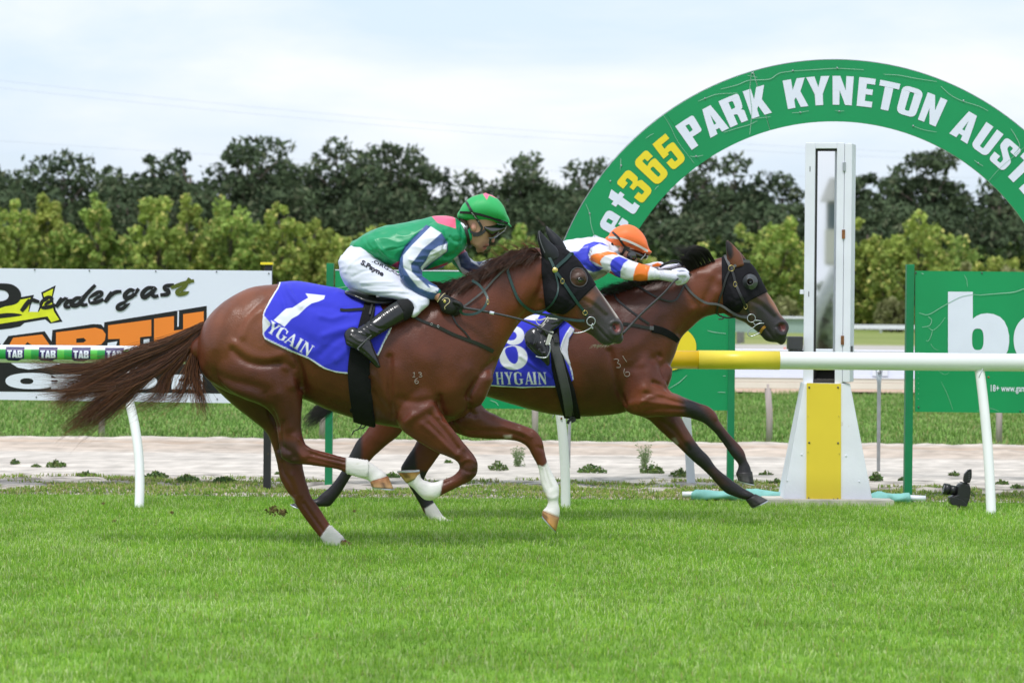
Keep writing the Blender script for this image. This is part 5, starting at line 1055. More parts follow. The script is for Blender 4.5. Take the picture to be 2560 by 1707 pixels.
def hair(name, guides, n, m, parent, spread, r0=.0016, tipk=.15, cols=((.03, .012, .008), (.10, .035, .018)), wav=.02, seed=1, segs=9, lenvar=.35, yspread=.05, clump=0):
    """many tapering hairs following guide curves; guides are lists of (x, y, D)"""
    rs = np.random.default_rng(seed); G = [np.array([list(P(*q)) for q in catmull(g, 4)]) for g in guides]; V = []; T = []; C = []
    gw = np.array([1.0 if not isinstance(g, tuple) else 1.0 for g in guides]); offs = None; o = 0
    vs, ts, cs = [], [], []
    for i in range(n):
        g = G[i % len(G)]; L = len(g); ln = 1 - lenvar * rs.random() ** 1.5; t = np.linspace(0, (L - 1) * ln, segs); j = np.minimum(t.astype(int), L - 2); f = (t - j)[:, None]; p = g[j] * (1 - f) + g[j + 1] * f
        s = np.linspace(0, 1, segs)[:, None]; d = rs.normal(size=3) * [1, yspread / max(spread, 1e-5), 1]; q = rs.normal(size=3) * [1, .7, 1]
        p = p + d * spread * (.25 + .75 * s ** 1.2) + q * wav * (s ** 1.5) * np.sin(s * rs.uniform(2, 5) + rs.uniform(0, 6))
        if clump and rs.random() < .12: p = p + rs.normal(size=3) * spread * 1.4 * s ** 2
        rr = r0 * rs.uniform(.6, 1.4) * (1 - (1 - tipk) * s[:, 0] ** 1.5)
        tan = np.gradient(p, axis=0); tan /= np.linalg.norm(tan, axis=1)[:, None] + 1e-9; u = np.cross(tan, [0, 1, 0]); u /= np.linalg.norm(u, axis=1)[:, None] + 1e-9; w = np.cross(tan, u)
        for k in range(3): a = 2 * math.pi * k / 3; vs.append(p + (u * math.cos(a) + w * math.sin(a)) * rr[:, None])
        I = np.arange(segs - 1)
        for k in range(3):
            a_ = o + k * segs + I; b_ = o + ((k + 1) % 3) * segs + I; ts += [np.stack([a_, b_, b_ + 1], 1), np.stack([a_, b_ + 1, a_ + 1], 1)]
        c = np.array(cols[0]) + (np.array(cols[1]) - cols[0]) * rs.random() ** 1.6; cc = np.tile(c, (segs, 1)) * (1 + .5 * s * (cols[1][0] > .05)); cs += [cc] * 3; o += 3 * segs
    me = fast_mesh(name, np.concatenate(vs), np.concatenate(ts), True); setcol(me, np.concatenate(cs)); return add(name, me, MATS['hair'], parent)
def buckle(name, x, y, D, R, m, parent, tgt=None, sx=1, sz=1, r=.0022, off=.008):
    h = hit(tgt, x, y) if tgt else None; d = (h - off) if h else D
    return add(name, mesh_from(name, *ring(P(x, y, d), R / F * D, r, n=18, k=6, sx=sx, sz=sz)), MATS[m], parent)

def ripple(me, amp):
    V = co(me); N = nrm(me); k = np.array([mnoise.noise(Vector((v[0] * 9, v[1] * 7, v[2] * 6))) + .5 * mnoise.noise(Vector((v[0] * 24, v[1] * 20, v[2] * 16))) for v in V]); setco(me, V + N * (amp * k)[:, None])
D1 = 17.6
N_, Ff = -.135, .135                                   # near and far legs
h1 = thing('racehorse', (P(860, 1370, D1).x, D1, 0), 'chestnut racehorse galloping with black hood, pointed ear covers and white socks', 'horse', 'galloping racehorses')
trunk = [(500, 838, 496, 900, .06, 0), (511, 806, 506, 930, .13, 0), (538, 772, 532, 958, .2, 0), (582, 739, 580, 985, .25, 0), (630, 718, 636, 1000, .275, 0), (682, 711, 700, 1000, .285, 0),
 (740, 708, 750, 996, .28, 0), (820, 720, 826, 1026, .28, 0), (900, 740, 900, 1050, .285, 0), (960, 746, 955, 1062, .28, 0), (1020, 742, 1030, 1072, .265, 0), (1065, 728, 1110, 1058, .24, 0),
 (1085, 716, 1175, 1030, .21, 0), (1110, 708, 1222, 960, .175, 0), (1150, 696, 1252, 886, .14, 0), (1192, 682, 1277, 840, .112, 0), (1240, 652, 1304, 803, .098, 0), (1290, 632, 1335, 786, .092, 0), (1340, 618, 1356, 782, .088, 0)]
head = [(1330, 628, 1345, 770, .075, 0), (1368, 614, 1357, 772, .085, 0), (1402, 617, 1370, 782, .098, 0), (1434, 639, 1388, 788, .102, 0), (1455, 663, 1408, 799, .098, 0), (1474, 688, 1426, 812, .086, 0), (1489, 714, 1442, 822, .074, 0),
 (1508, 739, 1460, 829, .064, 0), (1530, 769, 1478, 838, .057, 0), (1544, 789, 1492, 850, .057, 0), (1553, 803, 1504, 860, .060, 0), (1559, 817, 1520, 864, .055, 0), (1555, 833, 1534, 857, .038, 0)]
thigh = [(700, 800, 560, 800, .10, -.13), (730, 850, 530, 870, .13, -.13), (752, 905, 545, 945, .135, -.14), (757, 955, 600, 992, .12, -.15), (756, 1010, 655, 1014, .085, -.15), (754, 1050, 686, 1046, .062, -.15), (756, 1082, 693, 1084, .05, -.15), (762, 1104, 697, 1112, .046, -.15), (766, 1120, 702, 1142, .046, -.15)]
hock1 = [(768, 1112, 702, 1138, .044, -.15), (782, 1121, 722, 1156, .040, -.15), (800, 1126, 752, 1161, .034, -.15), (830, 1134, 800, 1166, .028, -.15), (868, 1144, 845, 1174, .027, -.15), (900, 1148, 878, 1188, .033, -.15), (924, 1153, 906, 1196, .036, -.15), (946, 1168, 920, 1200, .032, -.15), (966, 1184, 926, 1206, .040, -.15)]
far_h = [(690, 850, 500, 880, .10, .12), (705, 960, 530, 960, .12, .13), (735, 1030, 607, 1032, .095, .14), (745, 1075, 661, 1075, .07, .14), (752, 1115, 680, 1112, .05, .14), (757, 1160, 692, 1158, .044, .14), (764, 1195, 699, 1195, .042, .14), (772, 1222, 716, 1226, .038, .14), (780, 1243, 734, 1252, .032, .14), (802, 1274, 758, 1290, .028, .14), (826, 1311, 790, 1332, .027, .14), (846, 1332, 806, 1350, .032, .14), (862, 1346, 818, 1366, .034, .14), (880, 1358, 838, 1372, .033, .14), (897, 1369, 850, 1378, .04, .14)]
near_f = [(1120, 900, 1000, 920, .10, -.13), (1100, 975, 990, 1010, .098, -.14), (1102, 1024, 996, 1062, .092, -.145), (1120, 1056, 1018, 1086, .078, -.15), (1143, 1086, 1052, 1108, .062, -.15), (1167, 1115, 1094, 1131, .05, -.15), (1186, 1138, 1130, 1146, .043, -.15), (1195, 1158, 1146, 1158, .040, -.15), (1194, 1182, 1150, 1174, .038, -.15)]
near_fc = [(1192, 1186, 1148, 1160, .036, -.15), (1180, 1200, 1148, 1172, .033, -.15), (1154, 1213, 1132, 1188, .026, -.15), (1128, 1226, 1106, 1198, .026, -.15), (1104, 1238, 1084, 1204, .031, -.15), (1078, 1252, 1070, 1202, .034, -.15), (1056, 1246, 1064, 1200, .032, -.15), (1034, 1222, 1054, 1196, .034, -.15), (1018, 1210, 1050, 1180, .040, -.15)]
far_f = [(1180, 930, 1080, 980, .10, .12), (1205, 1012, 1110, 1060, .10, .13), (1240, 1036, 1160, 1090, .075, .14), (1272, 1050, 1215, 1097, .06, .14), (1307, 1062, 1264, 1099, .048, .14), (1335, 1073, 1296, 1104, .042, .14), (1352, 1092, 1317, 1117, .040, .14), (1359, 1112, 1328, 1136, .038, .14), (1368, 1152, 1338, 1154, .029, .14), (1378, 1175, 1346, 1172, .027, .14), (1390, 1198, 1351, 1204, .028, .14), (1399, 1220, 1358, 1226, .034, .14), (1397, 1238, 1364, 1242, .033, .14), (1396, 1254, 1369, 1256, .027, .14), (1400, 1274, 1362, 1270, .032, .14), (1399, 1292, 1356, 1274, .042, .14)]
body1 = skin([tube(trunk, D1, n=64, sub=7), tube(head, D1, n=40, sub=5), tube(thigh, D1, n=40), tube(hock1, D1, n=16), tube(far_h, D1, n=36), tube(near_f, D1, n=36), tube(near_fc, D1, n=16), tube(far_f, D1, n=16),
  limb([(1447, 698, 20, -.055), (1452, 702, 18, -.05)], D1), limb([(1447, 698, 20, .055), (1452, 702, 18, .05)], D1), limb([(1395, 745, 38, -.035), (1385, 730, 34, -.035)], D1),
  limb([(1384, 640, 10, -.045), (1379, 622, 6, -.05)], D1), limb([(1398, 632, 10, .04), (1394, 616, 6, .045)], D1),
  limb([(1190, 940, 44, -.04), (1180, 985, 36, -.045)], D1)], .0085, 9, 'body')
S1 = [
 (z6([(640, 800), (700, 775), (755, 800)]), 4, .005), (z6([(645, 860), (700, 875), (750, 870)]), 4, -.004), (z6([(625, 885), (560, 935), (500, 965)]), 3, -.006), (z6([(1235, 680), (1280, 700)]), 4, -.004), (z6([(1200, 560), (1250, 610), (1275, 660)]), 5, .005), (z6([(1290, 830), (1312, 920), (1340, 1000)]), 3.2, -.008), (z6([(1300, 1060), (1350, 1080), (1400, 1060)]), 4, .004),
 (z5([(330, 800), (345, 880), (400, 960), (430, 1050)]), 4.5, -.007), (z5([(420, 900), (450, 980), (470, 1060)]), 6, .006), (z5([(500, 1120), (580, 1240), (660, 1350)]), 3.2, -.008), (z5([(460, 620), (520, 690), (600, 720)]), 4, .005), (z5([(560, 735), (680, 765), (820, 800)]), 3, -.007), (z5([(300, 700), (330, 600), (340, 480)]), 5, -.006), (z6([(560, 480), (640, 600), (720, 720)]), 4, -.006),
 # hindquarters
 (z1([(920, 440), (800, 560), (700, 690), (640, 820)]), 9, -.007), (z1([(840, 600), (740, 680), (690, 800)]), 12, .010), (z1([(600, 600), (520, 760), (480, 900)]), 16, .008),
 (z1([(610, 930), (700, 1010), (850, 1050), (1000, 1030)]), 9, -.011), (z1([(620, 860), (760, 960), (900, 990), (1020, 960)]), 12, .008), (z1([(330, 1080), (520, 1220), (760, 1310), (900, 1370)]), 13, .010), (z1([(400, 1100), (560, 1170), (760, 1220), (900, 1260)]), 12, -.008),
 (z1([(1120, 930), (1150, 1010), (1185, 1120), (1200, 1250)]), 9, -.020), (z1([(1040, 1060), (1090, 1130), (1110, 1220)]), 12, .010), (z1([(1000, 1050), (1060, 1040), (1120, 1080)]), 7, -.006), (z1([(880, 1300), (930, 1420), (980, 1560)]), 9, -.009), (z1([(1000, 1300), (1040, 1450), (1080, 1568)]), 12, .006),
 (z5([(250, 420), (300, 560), (330, 680)]), 6, -.007), (z5([(430, 600), (440, 700), (500, 760)]), 7, .006), (z5([(340, 690), (400, 720), (420, 760)]), 7, -.007), (z5([(540, 700), (640, 740), (820, 790)]), 4, .003), (z5([(540, 770), (660, 800), (820, 840)]), 4, -.004),
 # barrel and ribs
 (z5([(500, 200), (640, 300), (840, 380)]), 14, -.006), (z5([(560, 300), (700, 380), (860, 440)]), 9, .006), (z5([(1040, 250), (1110, 340), (1180, 440)]), 8, -.007), (z5([(1040, 120), (1120, 240), (1170, 330)]), 8, .004),
 # shoulder, elbow, chest
 (z6([(75, -20), (80, 130), (85, 280), (110, 430)]), 9, -.014), (z6([(120, 60), (130, 250), (150, 420)]), 14, .006), (z6([(200, 480), (300, 420), (400, 350)]), 9, .008), (z6([(160, 300), (260, 330), (400, 320), (470, 340)]), 10, -.008), (z6([(470, 290), (475, 360), (500, 420)]), 7, -.014),
 (z6([(690, 280), (730, 210), (800, 110), (900, 10)]), 8, -.014), (z6([(560, 250), (630, 200), (680, 90)]), 22, .007), (z6([(600, 380), (660, 350)]), 20, .006), (z6([(500, 460), (580, 470), (660, 430), (700, 400)]), 7, -.012), (z6([(700, 310), (700, 390), (740, 430)]), 7, -.010), (z6([(800, 300), (830, 230), (870, 120)]), 14, .010),
 (z6([(400, 430), (500, 540), (610, 690)]), 6, -.010), (z6([(460, 440), (560, 560), (660, 690)]), 7, .007), (z6([(330, 500), (450, 600), (600, 740)]), 7, .006), (z6([(380, 500), (480, 600), (600, 720)]), 5, -.006), (z6([(250, 430), (200, 520)]), 10, .008),
 (z6([(700, 760), (720, 830), (700, 900)]), 7, .006), (z6([(660, 800), (650, 850)]), 6, -.005), (z6([(900, 470), (1000, 520), (1100, 560), (1180, 600)]), 6, .006), (z6([(700, 560), (860, 560), (1000, 570), (1120, 600)]), 8, -.007), (z6([(800, 420), (950, 490), (1080, 530)]), 6, -.005), (z6([(1270, 860), (1290, 950), (1330, 1020)]), 4, -.004),
 # neck and throat
 (z3([(745, 700), (700, 850), (600, 1010), (480, 1180)]), 10, -.012), (z3([(700, 980), (640, 1050), (520, 1250), (330, 1500)]), 9, -.008), (z3([(600, 600), (560, 800), (440, 1010)]), 26, .010), (z3([(600, 1180), (450, 1380), (300, 1550)]), 9, .008), (z2([(1500, 1050), (1300, 1150), (1150, 1350)]), 22, .006), (z2([(1300, 1000), (1250, 1200), (1350, 1400), (1500, 1550)]), 20, -.005), (z1([(1960, 780), (2100, 900), (2250, 1000)]), 26, .006),
 # head
 (z3([(1130, 600), (1180, 600), (1230, 650)]), 5, .007), (z3([(1090, 720), (1120, 770), (1200, 780), (1240, 740)]), 5, -.006), (z3([(1175, 700), (1180, 702)]), 7, -.010), (z3([(1230, 940), (1330, 1000), (1480, 1130)]), 5, -.004), (z3([(1250, 900), (1380, 980), (1480, 1080)]), 6, .005), (z3([(1230, 1010), (1300, 1100)]), 9, -.004),
 (z3([(1595, 1250), (1600, 1270)]), 7.5, -.022), (z3([(1540, 1220), (1580, 1195), (1640, 1210), (1670, 1270), (1640, 1340), (1570, 1340), (1545, 1280)]), 4, .007), (z3([(1350, 1230), (1420, 1310), (1500, 1390), (1550, 1430)]), 3, -.006), (z3([(1380, 1230), (1480, 1340)]), 5, .003)]
sculpt(body1, [(p, r, a * 1.25) for p, r, a in S1]); ripple(body1, .0022)
chest_c = (.155, .052, .0245); dk = (.030, .016, .012)
sockw = (.74, .71, .69); muz = (.046, .034, .031)
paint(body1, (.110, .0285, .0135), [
 ([(520, 700), (800, 700), (780, 860), (620, 900), (520, 860)], (.180, .057, .025), 70),                            # lit top of the rump, painted lighter into the coat
 (z1([(350, 1100), (1190, 1250), (1200, 1600), (700, 1600)]), (.058, .0145, .0078), 60), ([(740, 960), (1000, 1050), (1000, 1090), (740, 1010)], (.070, .0185, .0088), 26),  # shade on lower thigh and belly painted in as darker coat
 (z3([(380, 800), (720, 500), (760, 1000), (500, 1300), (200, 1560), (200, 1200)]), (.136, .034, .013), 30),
 (z3([(1220, 900), (1360, 760), (1700, 1200), (1700, 1500), (1300, 1480), (1200, 1200)]), muz, 30), (z3([(1380, 1130), (1540, 1110), (1700, 1210), (1700, 1500), (1340, 1500)]), (.040, .036, .036), 14),
 (z3([(1300, 800), (1380, 880), (1300, 1010), (1210, 930)]), (.16, .062, .034), 14), (z3([(1364, 770), (1376, 764), (1480, 900), (1640, 1150), (1610, 1150), (1460, 920)]), (.45, .40, .36), 5),  # pale line down the nose bridge is a painted rim of light
 (z3([(1060, 560), (1260, 560), (1260, 790), (1060, 790)]), (.075, .036, .024), 14), (z3([(1570, 1215), (1640, 1230), (1650, 1300), (1600, 1320), (1570, 1270)]), (.20, .05, .045), 6),
 (z5([(300, 620), (440, 640), (480, 800), (420, 830), (290, 760)]), (.050, .018, .014), 12), (z5([(830, 740), (1230, 780), (1230, 940), (1000, 960), (830, 930)]), sockw, 2.5),
 (z6([(130, 830), (440, 925), (500, 925), (485, 985), (470, 1060), (400, 1130), (200, 1100)]), sockw, 3), (z6([(1215, 830), (1250, 822), (1275, 835), (1300, 815), (1320, 780), (1450, 900), (1450, 1260), (1240, 1190)]), sockw, 3),
 (z6([(1260, 1040), (1300, 1040), (1320, 1110), (1270, 1100)]), (.55, .48, .25), 6), (z6([(1265, 1190), (1300, 1180), (1400, 1225), (1410, 1260), (1260, 1240)]), (.52, .40, .25), 5), (z6([(320, 1060), (420, 1110), (470, 1080), (400, 1060)]), (.60, .58, .42), 6),
 (z6([(970, 590), (1030, 585), (1030, 612), (980, 616)]), (.42, .34, .30), 5), (z5([(385, 1050), (425, 1085), (430, 1110), (410, 1100)]), (.4, .36, .3), 4),
 (z5([(700, 1290), (830, 1390), (760, 1480), (620, 1400)]), sockw, 2.5), (z5([(780, 1400), (950, 1460), (950, 1500), (790, 1480)]), (.16, .05, .025), 4),
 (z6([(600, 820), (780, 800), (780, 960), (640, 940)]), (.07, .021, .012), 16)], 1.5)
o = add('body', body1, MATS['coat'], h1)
T1 = [bvh(body1)]
hoof('hoof', (970, 1189), (922, 1203), (984, 1221), (925, 1216), D1 - .15, .055, [(.34, .13, .05), (.55, .33, .16)], h1)
hoof('hoof', (1016, 1208), (1050, 1190), (994, 1181), (1054, 1178), D1 - .15, .055, [(.44, .30, .12), (.42, .20, .05)], h1)
hoof('hoof', (1399, 1293), (1354, 1274), (1390, 1328), (1352, 1285), D1 + .14, .055, [(.36, .20, .09), (.62, .30, .08)], h1)
hoof('hoof', (899, 1367), (850, 1372), (912, 1383), (852, 1388), D1 + .14, .055, [(.22, .08, .04), (.30, .15, .07)], h1, shoe=False)
# bandages worn on the hind legs
bp1 = z5([(836, 745), (1006, 782), (1012, 830), (1003, 918), (930, 918), (880, 900), (834, 890)]); bp2 = z5([(712, 1288), (818, 1392), (796, 1410), (765, 1475), (680, 1458), (634, 1392)])
me = shell(body1, bp1, .006, ymax=D1, name='bandage'); 
V = co(me); N = nrm(me); q = proj(V); setco(me, V + N * (.0016 * np.sin(q[:, 0] * .95 + np.sin(q[:, 1] * .2) * 2))[:, None]); add('bandage', me, MATS['bandage'], h1)
me = shell(body1, bp2, .006, name='bandage'); V = co(me); N = nrm(me); q = proj(V); setco(me, V + N * (.0016 * np.sin((q[:, 0] * .6 + q[:, 1] * .75) * .95))[:, None]); add('bandage', me, MATS['bandage'], h1)
# hood
hoodp = z3([(700, 300), (722, 345), (722, 600), (745, 850), (765, 1000), (770, 1040), (800, 1085), (980, 1112), (1010, 1100), (1100, 1030), (1210, 910), (1365, 762), (1420, 700), (1300, 450), (1100, 320), (900, 200)])
eyeh = z3(smooth_poly([(1075, 600), (1130, 562), (1200, 575), (1250, 640), (1258, 720), (1215, 775), (1140, 780), (1080, 740), (1060, 670)], 3))
hood1 = shell(body1, hoodp, .006, excl=eyeh, name='hood', smooth=2)
sculpt(hood1, [(z3(p), 3.2, a) for p, a in [([(850, 820), (960, 900), (1100, 1000)], .004), ([(800, 620), (860, 700), (1000, 740)], -.004), ([(960, 380), (1040, 420)], .004), ([(760, 500), (860, 560)], .003), ([(1100, 880), (1150, 820), (1240, 800)], .004), ([(820, 950), (950, 1000)], -.004), ([(1060, 500), (1180, 480), (1280, 600)], .003), ([(900, 1040), (1010, 980), (1120, 900)], -.003)]])
add('hood', hood1, MATS['hood_cloth'], h1); T1h = [bvh(body1), bvh(hood1)]
def ear_cone(pts, D, parent, m, name='ear_cover', k=.55):
    W = [P(x, y, D + dd) for x, y, r, dd in catmull(pts, 4)]; R_ = [r / F * D for x, y, r, dd in catmull(pts, 4)]
    return add(name, mesh_from(name, *rod(W, R_, 16, flat=k)), MATS[m], parent)
ear_cone([(1384, 652, 21, -.055), (1374, 632, 21, -.06), (1362, 612, 15, -.065), (1353, 595, 10, -.07), (1347, 577, 2.5, -.075)], D1, h1, 'ear_leather')
ear_cone([(1402, 628, 16, .05), (1391, 606, 15, .05), (1380, 590, 11, .055), (1371, 577, 7, .06), (1366, 566, 2, .065)], D1, h1, 'ear_leather')
strap('ear_edging', [(1347, 578, D1 - .12), (1349, 595, D1 - .13), (1354, 612, D1 - .135), (1362, 632, D1 - .14)], 2, MATS['camera_grey'], h1, D=D1)
# eye
e_ = P(1449, 700, D1); hD = hit([bvh(body1)], 1449, 700) or D1 - .1; add('eye', mesh_from('eye', *ball(P(1449, 700, hD + .006), .021, .014, .018)), MATS['eye_black'], h1)
cord('eyelid', z3([(1130, 705), (1150, 680), (1180, 672), (1210, 690), (1222, 712)]), 1.8, mat('eyelid', (.035, .02, .016), rough=.5), h1, [bvh(body1)], D1, off=.008)
cord('hood_edging', eyeh + [eyeh[0]], .9, MATS['camera_grey'], h1, T1h, D1, off=.007, sub=1)
nh = hit([bvh(body1)], 1540, 818); add('nostril', mesh_from('nostril', *ball(P(1540, 817, (nh or D1) + .002), .014, .006, .018)), MATS['nostril_skin'], h1)
add('nostril', mesh_from('nostril', *ball(P(1536, 819, (nh or D1) + .0), .011, .005, .016)), MATS['dark_inside'], h1)
# bridle
HB = [bvh(body1), bvh(hood1)]; gl = MATS['green_leather']
strap('cheek_strap', z3([(795, 400), (850, 510), (885, 590), (960, 700), (1060, 850), (1150, 980), (1215, 1060), (1262, 1130)]), 7.2, gl, h1, HB, D1, off=.006)
strap('brow_band', z3([(890, 570), (935, 525), (1010, 460), (1070, 400), (1100, 410)]), 8.5, gl, h1, HB, D1, off=.008)
strap('throat_strap', z3([(880, 600), (900, 680), (920, 780), (905, 880), (850, 980), (790, 1040), (730, 1070), (660, 1078)]), 4.5, gl, h1, HB, D1, off=.007)
strap('rein', z3([(330, 530), (325, 590), (350, 680), (400, 820), (450, 930), (520, 1010), (600, 1065), (700, 1100), (850, 1130), (1000, 1160), (1130, 1180), (1230, 1182)]), 7, gl, h1, HB, D1, off=.012)
strap('rein', [(q[0], q[1], D1 - .19 - .03 * i) for i, q in enumerate(z2([(1490, 985), (1560, 1030), (1620, 1110), (1640, 1180), (1590, 1270), (1500, 1315), (1400, 1310), (1370, 1270)]))], 6.5, gl, h1, D=D1 - .2)
strap('rein', z2([(1860, 830), (1720, 960), (1600, 1090), (1450, 1210), (1400, 1240)]), 5, MATS['grey_strap'], h1, T1, D1, off=.012)
add('bit_ring', mesh_from('bit_ring', *ring(P(*z3([(1305, 1190)])[0], D1 - .085), 10.5 / F * D1, .0032, n=24, k=8)), MATS['steel'], h1)
cord('bit_bar', [(q[0], q[1], D1 - .08) for q in z3([(1330, 1250), (1250, 1300), (1170, 1325), (1105, 1325), (1095, 1300)])], 1.3, MATS['steel'], h1, D=D1)
cord('bit_cheek', [(q[0], q[1], D1 - .085) for q in z3([(1325, 1215), (1310, 1260), (1330, 1278)])], 1.8, MATS['steel'], h1, D=D1)
h_ = hit(HB, *z3([(880, 590)])[0]) or D1 - .1; add('brass_boss', mesh_from('brass_boss', *ball(P(*z3([(882, 590)])[0], h_ - .008), .0185, .008, .0185)), MATS['brass'], h1)
buckle('buckle', *z3([(970, 720)])[0], D1, 5.6, 'brass', h1, HB, sx=.8, sz=1.1, off=.014, r=.0018); buckle('buckle', *z3([(1236, 1090)])[0], D1, 5.6, 'brass', h1, HB, off=.014, r=.0018); buckle('buckle', *z2([(1645, 1195)])[0], D1 - .4, 4.5, 'brass', h1, None, sx=.6, sz=1.3, r=.0018)
# breast strap
bk = MATS['black_leather']
strap('breast_strap', z2([(920, 1340), (1000, 1380), (1080, 1410), (1180, 1450), (1300, 1510), (1450, 1568), (1560, 1610), (1700, 1680)]), 6.5, bk, h1, T1, D1, off=.006, wend=10)
strap('breast_strap', z2([(1300, 1330), (1340, 1410), (1420, 1490), (1480, 1568)]), 4, bk, h1, T1, D1, off=.006)
for q in z2([(1093, 1412), (1158, 1432)]): buckle('buckle', q[0], q[1], D1, 2.6, 'steel', h1, T1, off=.011, r=.0012)
# whiskers
for k in range(60):
    f = RNG.random(); x0_, y0_ = 1486 + 66 * f + RNG.normal() * 2, 862 - 12 * max(0, f - .5) * 2 + RNG.normal() * 2; l = RNG.uniform(5, 17)
    if k == 0: vs_, fs_ = [], []
    p = P(x0_, y0_, D1 + RNG.normal() * .02); q = P(x0_ - l * .7 + RNG.normal() * 3, y0_ + l * .55, D1 + RNG.normal() * .03); v, f_ = rod([p, p.lerp(q, .5) + Vector((0, 0, .003)), q], .0007, 3, r1=.0003); o_ = len(vs_); vs_ += v; fs_ += [tuple(i + o_ for i in g) for g in f_]
add('chin_whiskers', mesh_from('chin_whiskers', vs_, fs_), MATS['whisker'], h1)
# brands, freeze-marked numbers
def brand(strokes, parent, tg, D, w=1.5):
    vs, fs = [], []
    for s in strokes:
        W = path3(s, tg, D, .0012, 4); v, f = rod(W, w / 2 / F * D, 5, flat=.5); o_ = len(vs); vs += v; fs += [tuple(i + o_ for i in g) for g in f]
    add('brand_mark', mesh_from('brand_mark', vs, fs), MATS['brand_scar'], parent)
brand([z6([(258, 102), (270, 97), (268, 115), (266, 133)]), z6([(256, 134), (276, 132)]), z6([(300, 100), (318, 97), (325, 106), (312, 114), (328, 121), (324, 131), (304, 131)]), z6([(294, 142), (279, 152), (271, 168), (281, 184), (298, 180), (300, 168), (287, 162), (273, 171)])], h1, T1, D1)
# tail and mane
cb = ((.024, .010, .008), (.22, .075, .032)); dt = D1
A0 = [(514, 812, dt - .02), (505, 830, dt - .03), (498, 850, dt - .02)]
tg1 = []
def g_(*pts): tg1.append([(p[0], p[1], D1 + (p[2] if len(p) > 2 else 0)) for p in pts])
g_((514, 810), (440, 850), (340, 880), (270, 915), (200, 950), (120, 960)); g_((512, 814), (430, 865), (330, 905), (260, 940), (180, 985), (135, 1030)); g_((512, 818), (440, 880), (350, 930), (290, 975), (220, 1030), (150, 1085))
g_((508, 824), (440, 890), (360, 945), (310, 990), (250, 1040), (190, 1080)); g_((506, 830), (450, 880), (380, 930), (300, 960), (200, 975), (110, 985)); g_((512, 812), (430, 850), (330, 890), (240, 920), (150, 925), (70, 905))
g_((504, 830), (460, 890), (420, 935), (400, 985), (350, 1010), (320, 1030)); g_((502, 836), (480, 890), (470, 940), (450, 985), (420, 1005), (360, 1008)); g_((500, 840), (490, 900), (488, 950), (500, 990), (505, 1020), (500, 1040)); g_((500, 840), (485, 890), (485, 940), (495, 970), (490, 1000))
hair('tail', [g for i, g in enumerate(tg1) for _ in range(4 if i in (1, 2, 3, 4) else (2 if i in (0, 5) else 1))], 3400, 'hair', h1, .028, r0=.0016, cols=cb, wav=.028, seed=3, segs=12, yspread=.03, clump=1)
hair('tail_wisps', tg1 + [[(505, 815, D1), (420, 858, D1), (300, 900, D1), (190, 900, D1), (75, 895, D1 - .02)], [(500, 820, D1), (400, 900, D1), (280, 1000, D1), (200, 1030, D1), (105, 1012, D1)], [(500, 820, D1), (400, 900, D1), (290, 960, D1), (170, 985, D1), (70, 1000, D1)]], 260, 'hair', h1, .05, r0=.0011, cols=((.05, .02, .012), (.30, .12, .05)), wav=.06, seed=9, segs=12, yspread=.05, lenvar=.15)
mg = []; mr_ = np.random.default_rng(77)
for i in range(120):
    x = mr_.uniform(1066, 1352); q_ = np.interp(x, [1066, 1130, 1180, 1220, 1260, 1300, 1352], [724, 710, 700, 676, 652, 634, 624]); gap = np.interp(x, [1066, 1110, 1160, 1200, 1352], [1, 1.15, .75, 1, .9])
    L_ = (34 + 20 * mr_.random()) * gap; up = mr_.uniform(-12, 2); dn = mr_.random() ** 1.3
    mg.append([(x, q_ + 10 + 6 * dn, D1 - .04 - .05 * dn), (x - L_ * .35, q_ + up * (1 - dn) + 16 * dn, D1 - .06 - .05 * dn), (x - L_ * .8, q_ + 4 + up * .5 * (1 - dn) + 30 * dn, D1 - .08 - .06 * dn), (x - L_ * 1.15, q_ + 18 + 26 * dn, D1 - .10 - .06 * dn)])
hair('mane', mg, 2400, 'hair', h1, .010, r0=.0016, cols=((.016, .008, .007), (.12, .04, .019)), wav=.015, seed=5, segs=7, yspread=.015, clump=1)
hair('mane_wisps', [[(x, y, D1 - .02), (x - 20, y - 12, D1 - .02), (x - 45, y - 8 - RNG.random() * 10, D1 - .03)] for x, y in [(1345, 618), (1320, 618), (1295, 620), (1270, 626), (1245, 640)]], 70, 'hair', h1, .012, r0=.0008, cols=((.10, .04, .02), (.34, .14, .06)), wav=.03, seed=6, segs=7)

# ---------------- horse 2
D2 = 19.7
h2 = thing('racehorse', (P(1100, 1306, D2).x, D2, 0), 'leading bay racehorse with black lower legs and an eye cup in its hood', 'horse', 'galloping racehorses')
k2 = .105 / .135
trunk2 = [(905, 850, 905, 900, .06, 0), (930, 790, 925, 950, .16, 0), (975, 752, 970, 985, .24, 0), (1030, 740, 1040, 985, .27, 0), (1090, 738, 1110, 975, .27, 0), (1160, 745, 1190, 985, .275, 0), (1250, 752, 1265, 1006, .29, 0), (1340, 752, 1345, 1029, .295, 0), (1420, 745, 1420, 1040, .29, 0), (1480, 738, 1490, 1040, .265, 0), (1530, 730, 1570, 1028, .235, 0),
 (1548, 722, 1640, 985, .205, 0), (1575, 710, 1682, 900, .165, 0), (1622, 696, 1702, 848, .13, 0), (1680, 682, 1728, 820, .11, 0), (1730, 670, 1757, 795, .098, 0), (1775, 652, 1790, 785, .092, 0), (1808, 642, 1806, 785, .088, 0)]
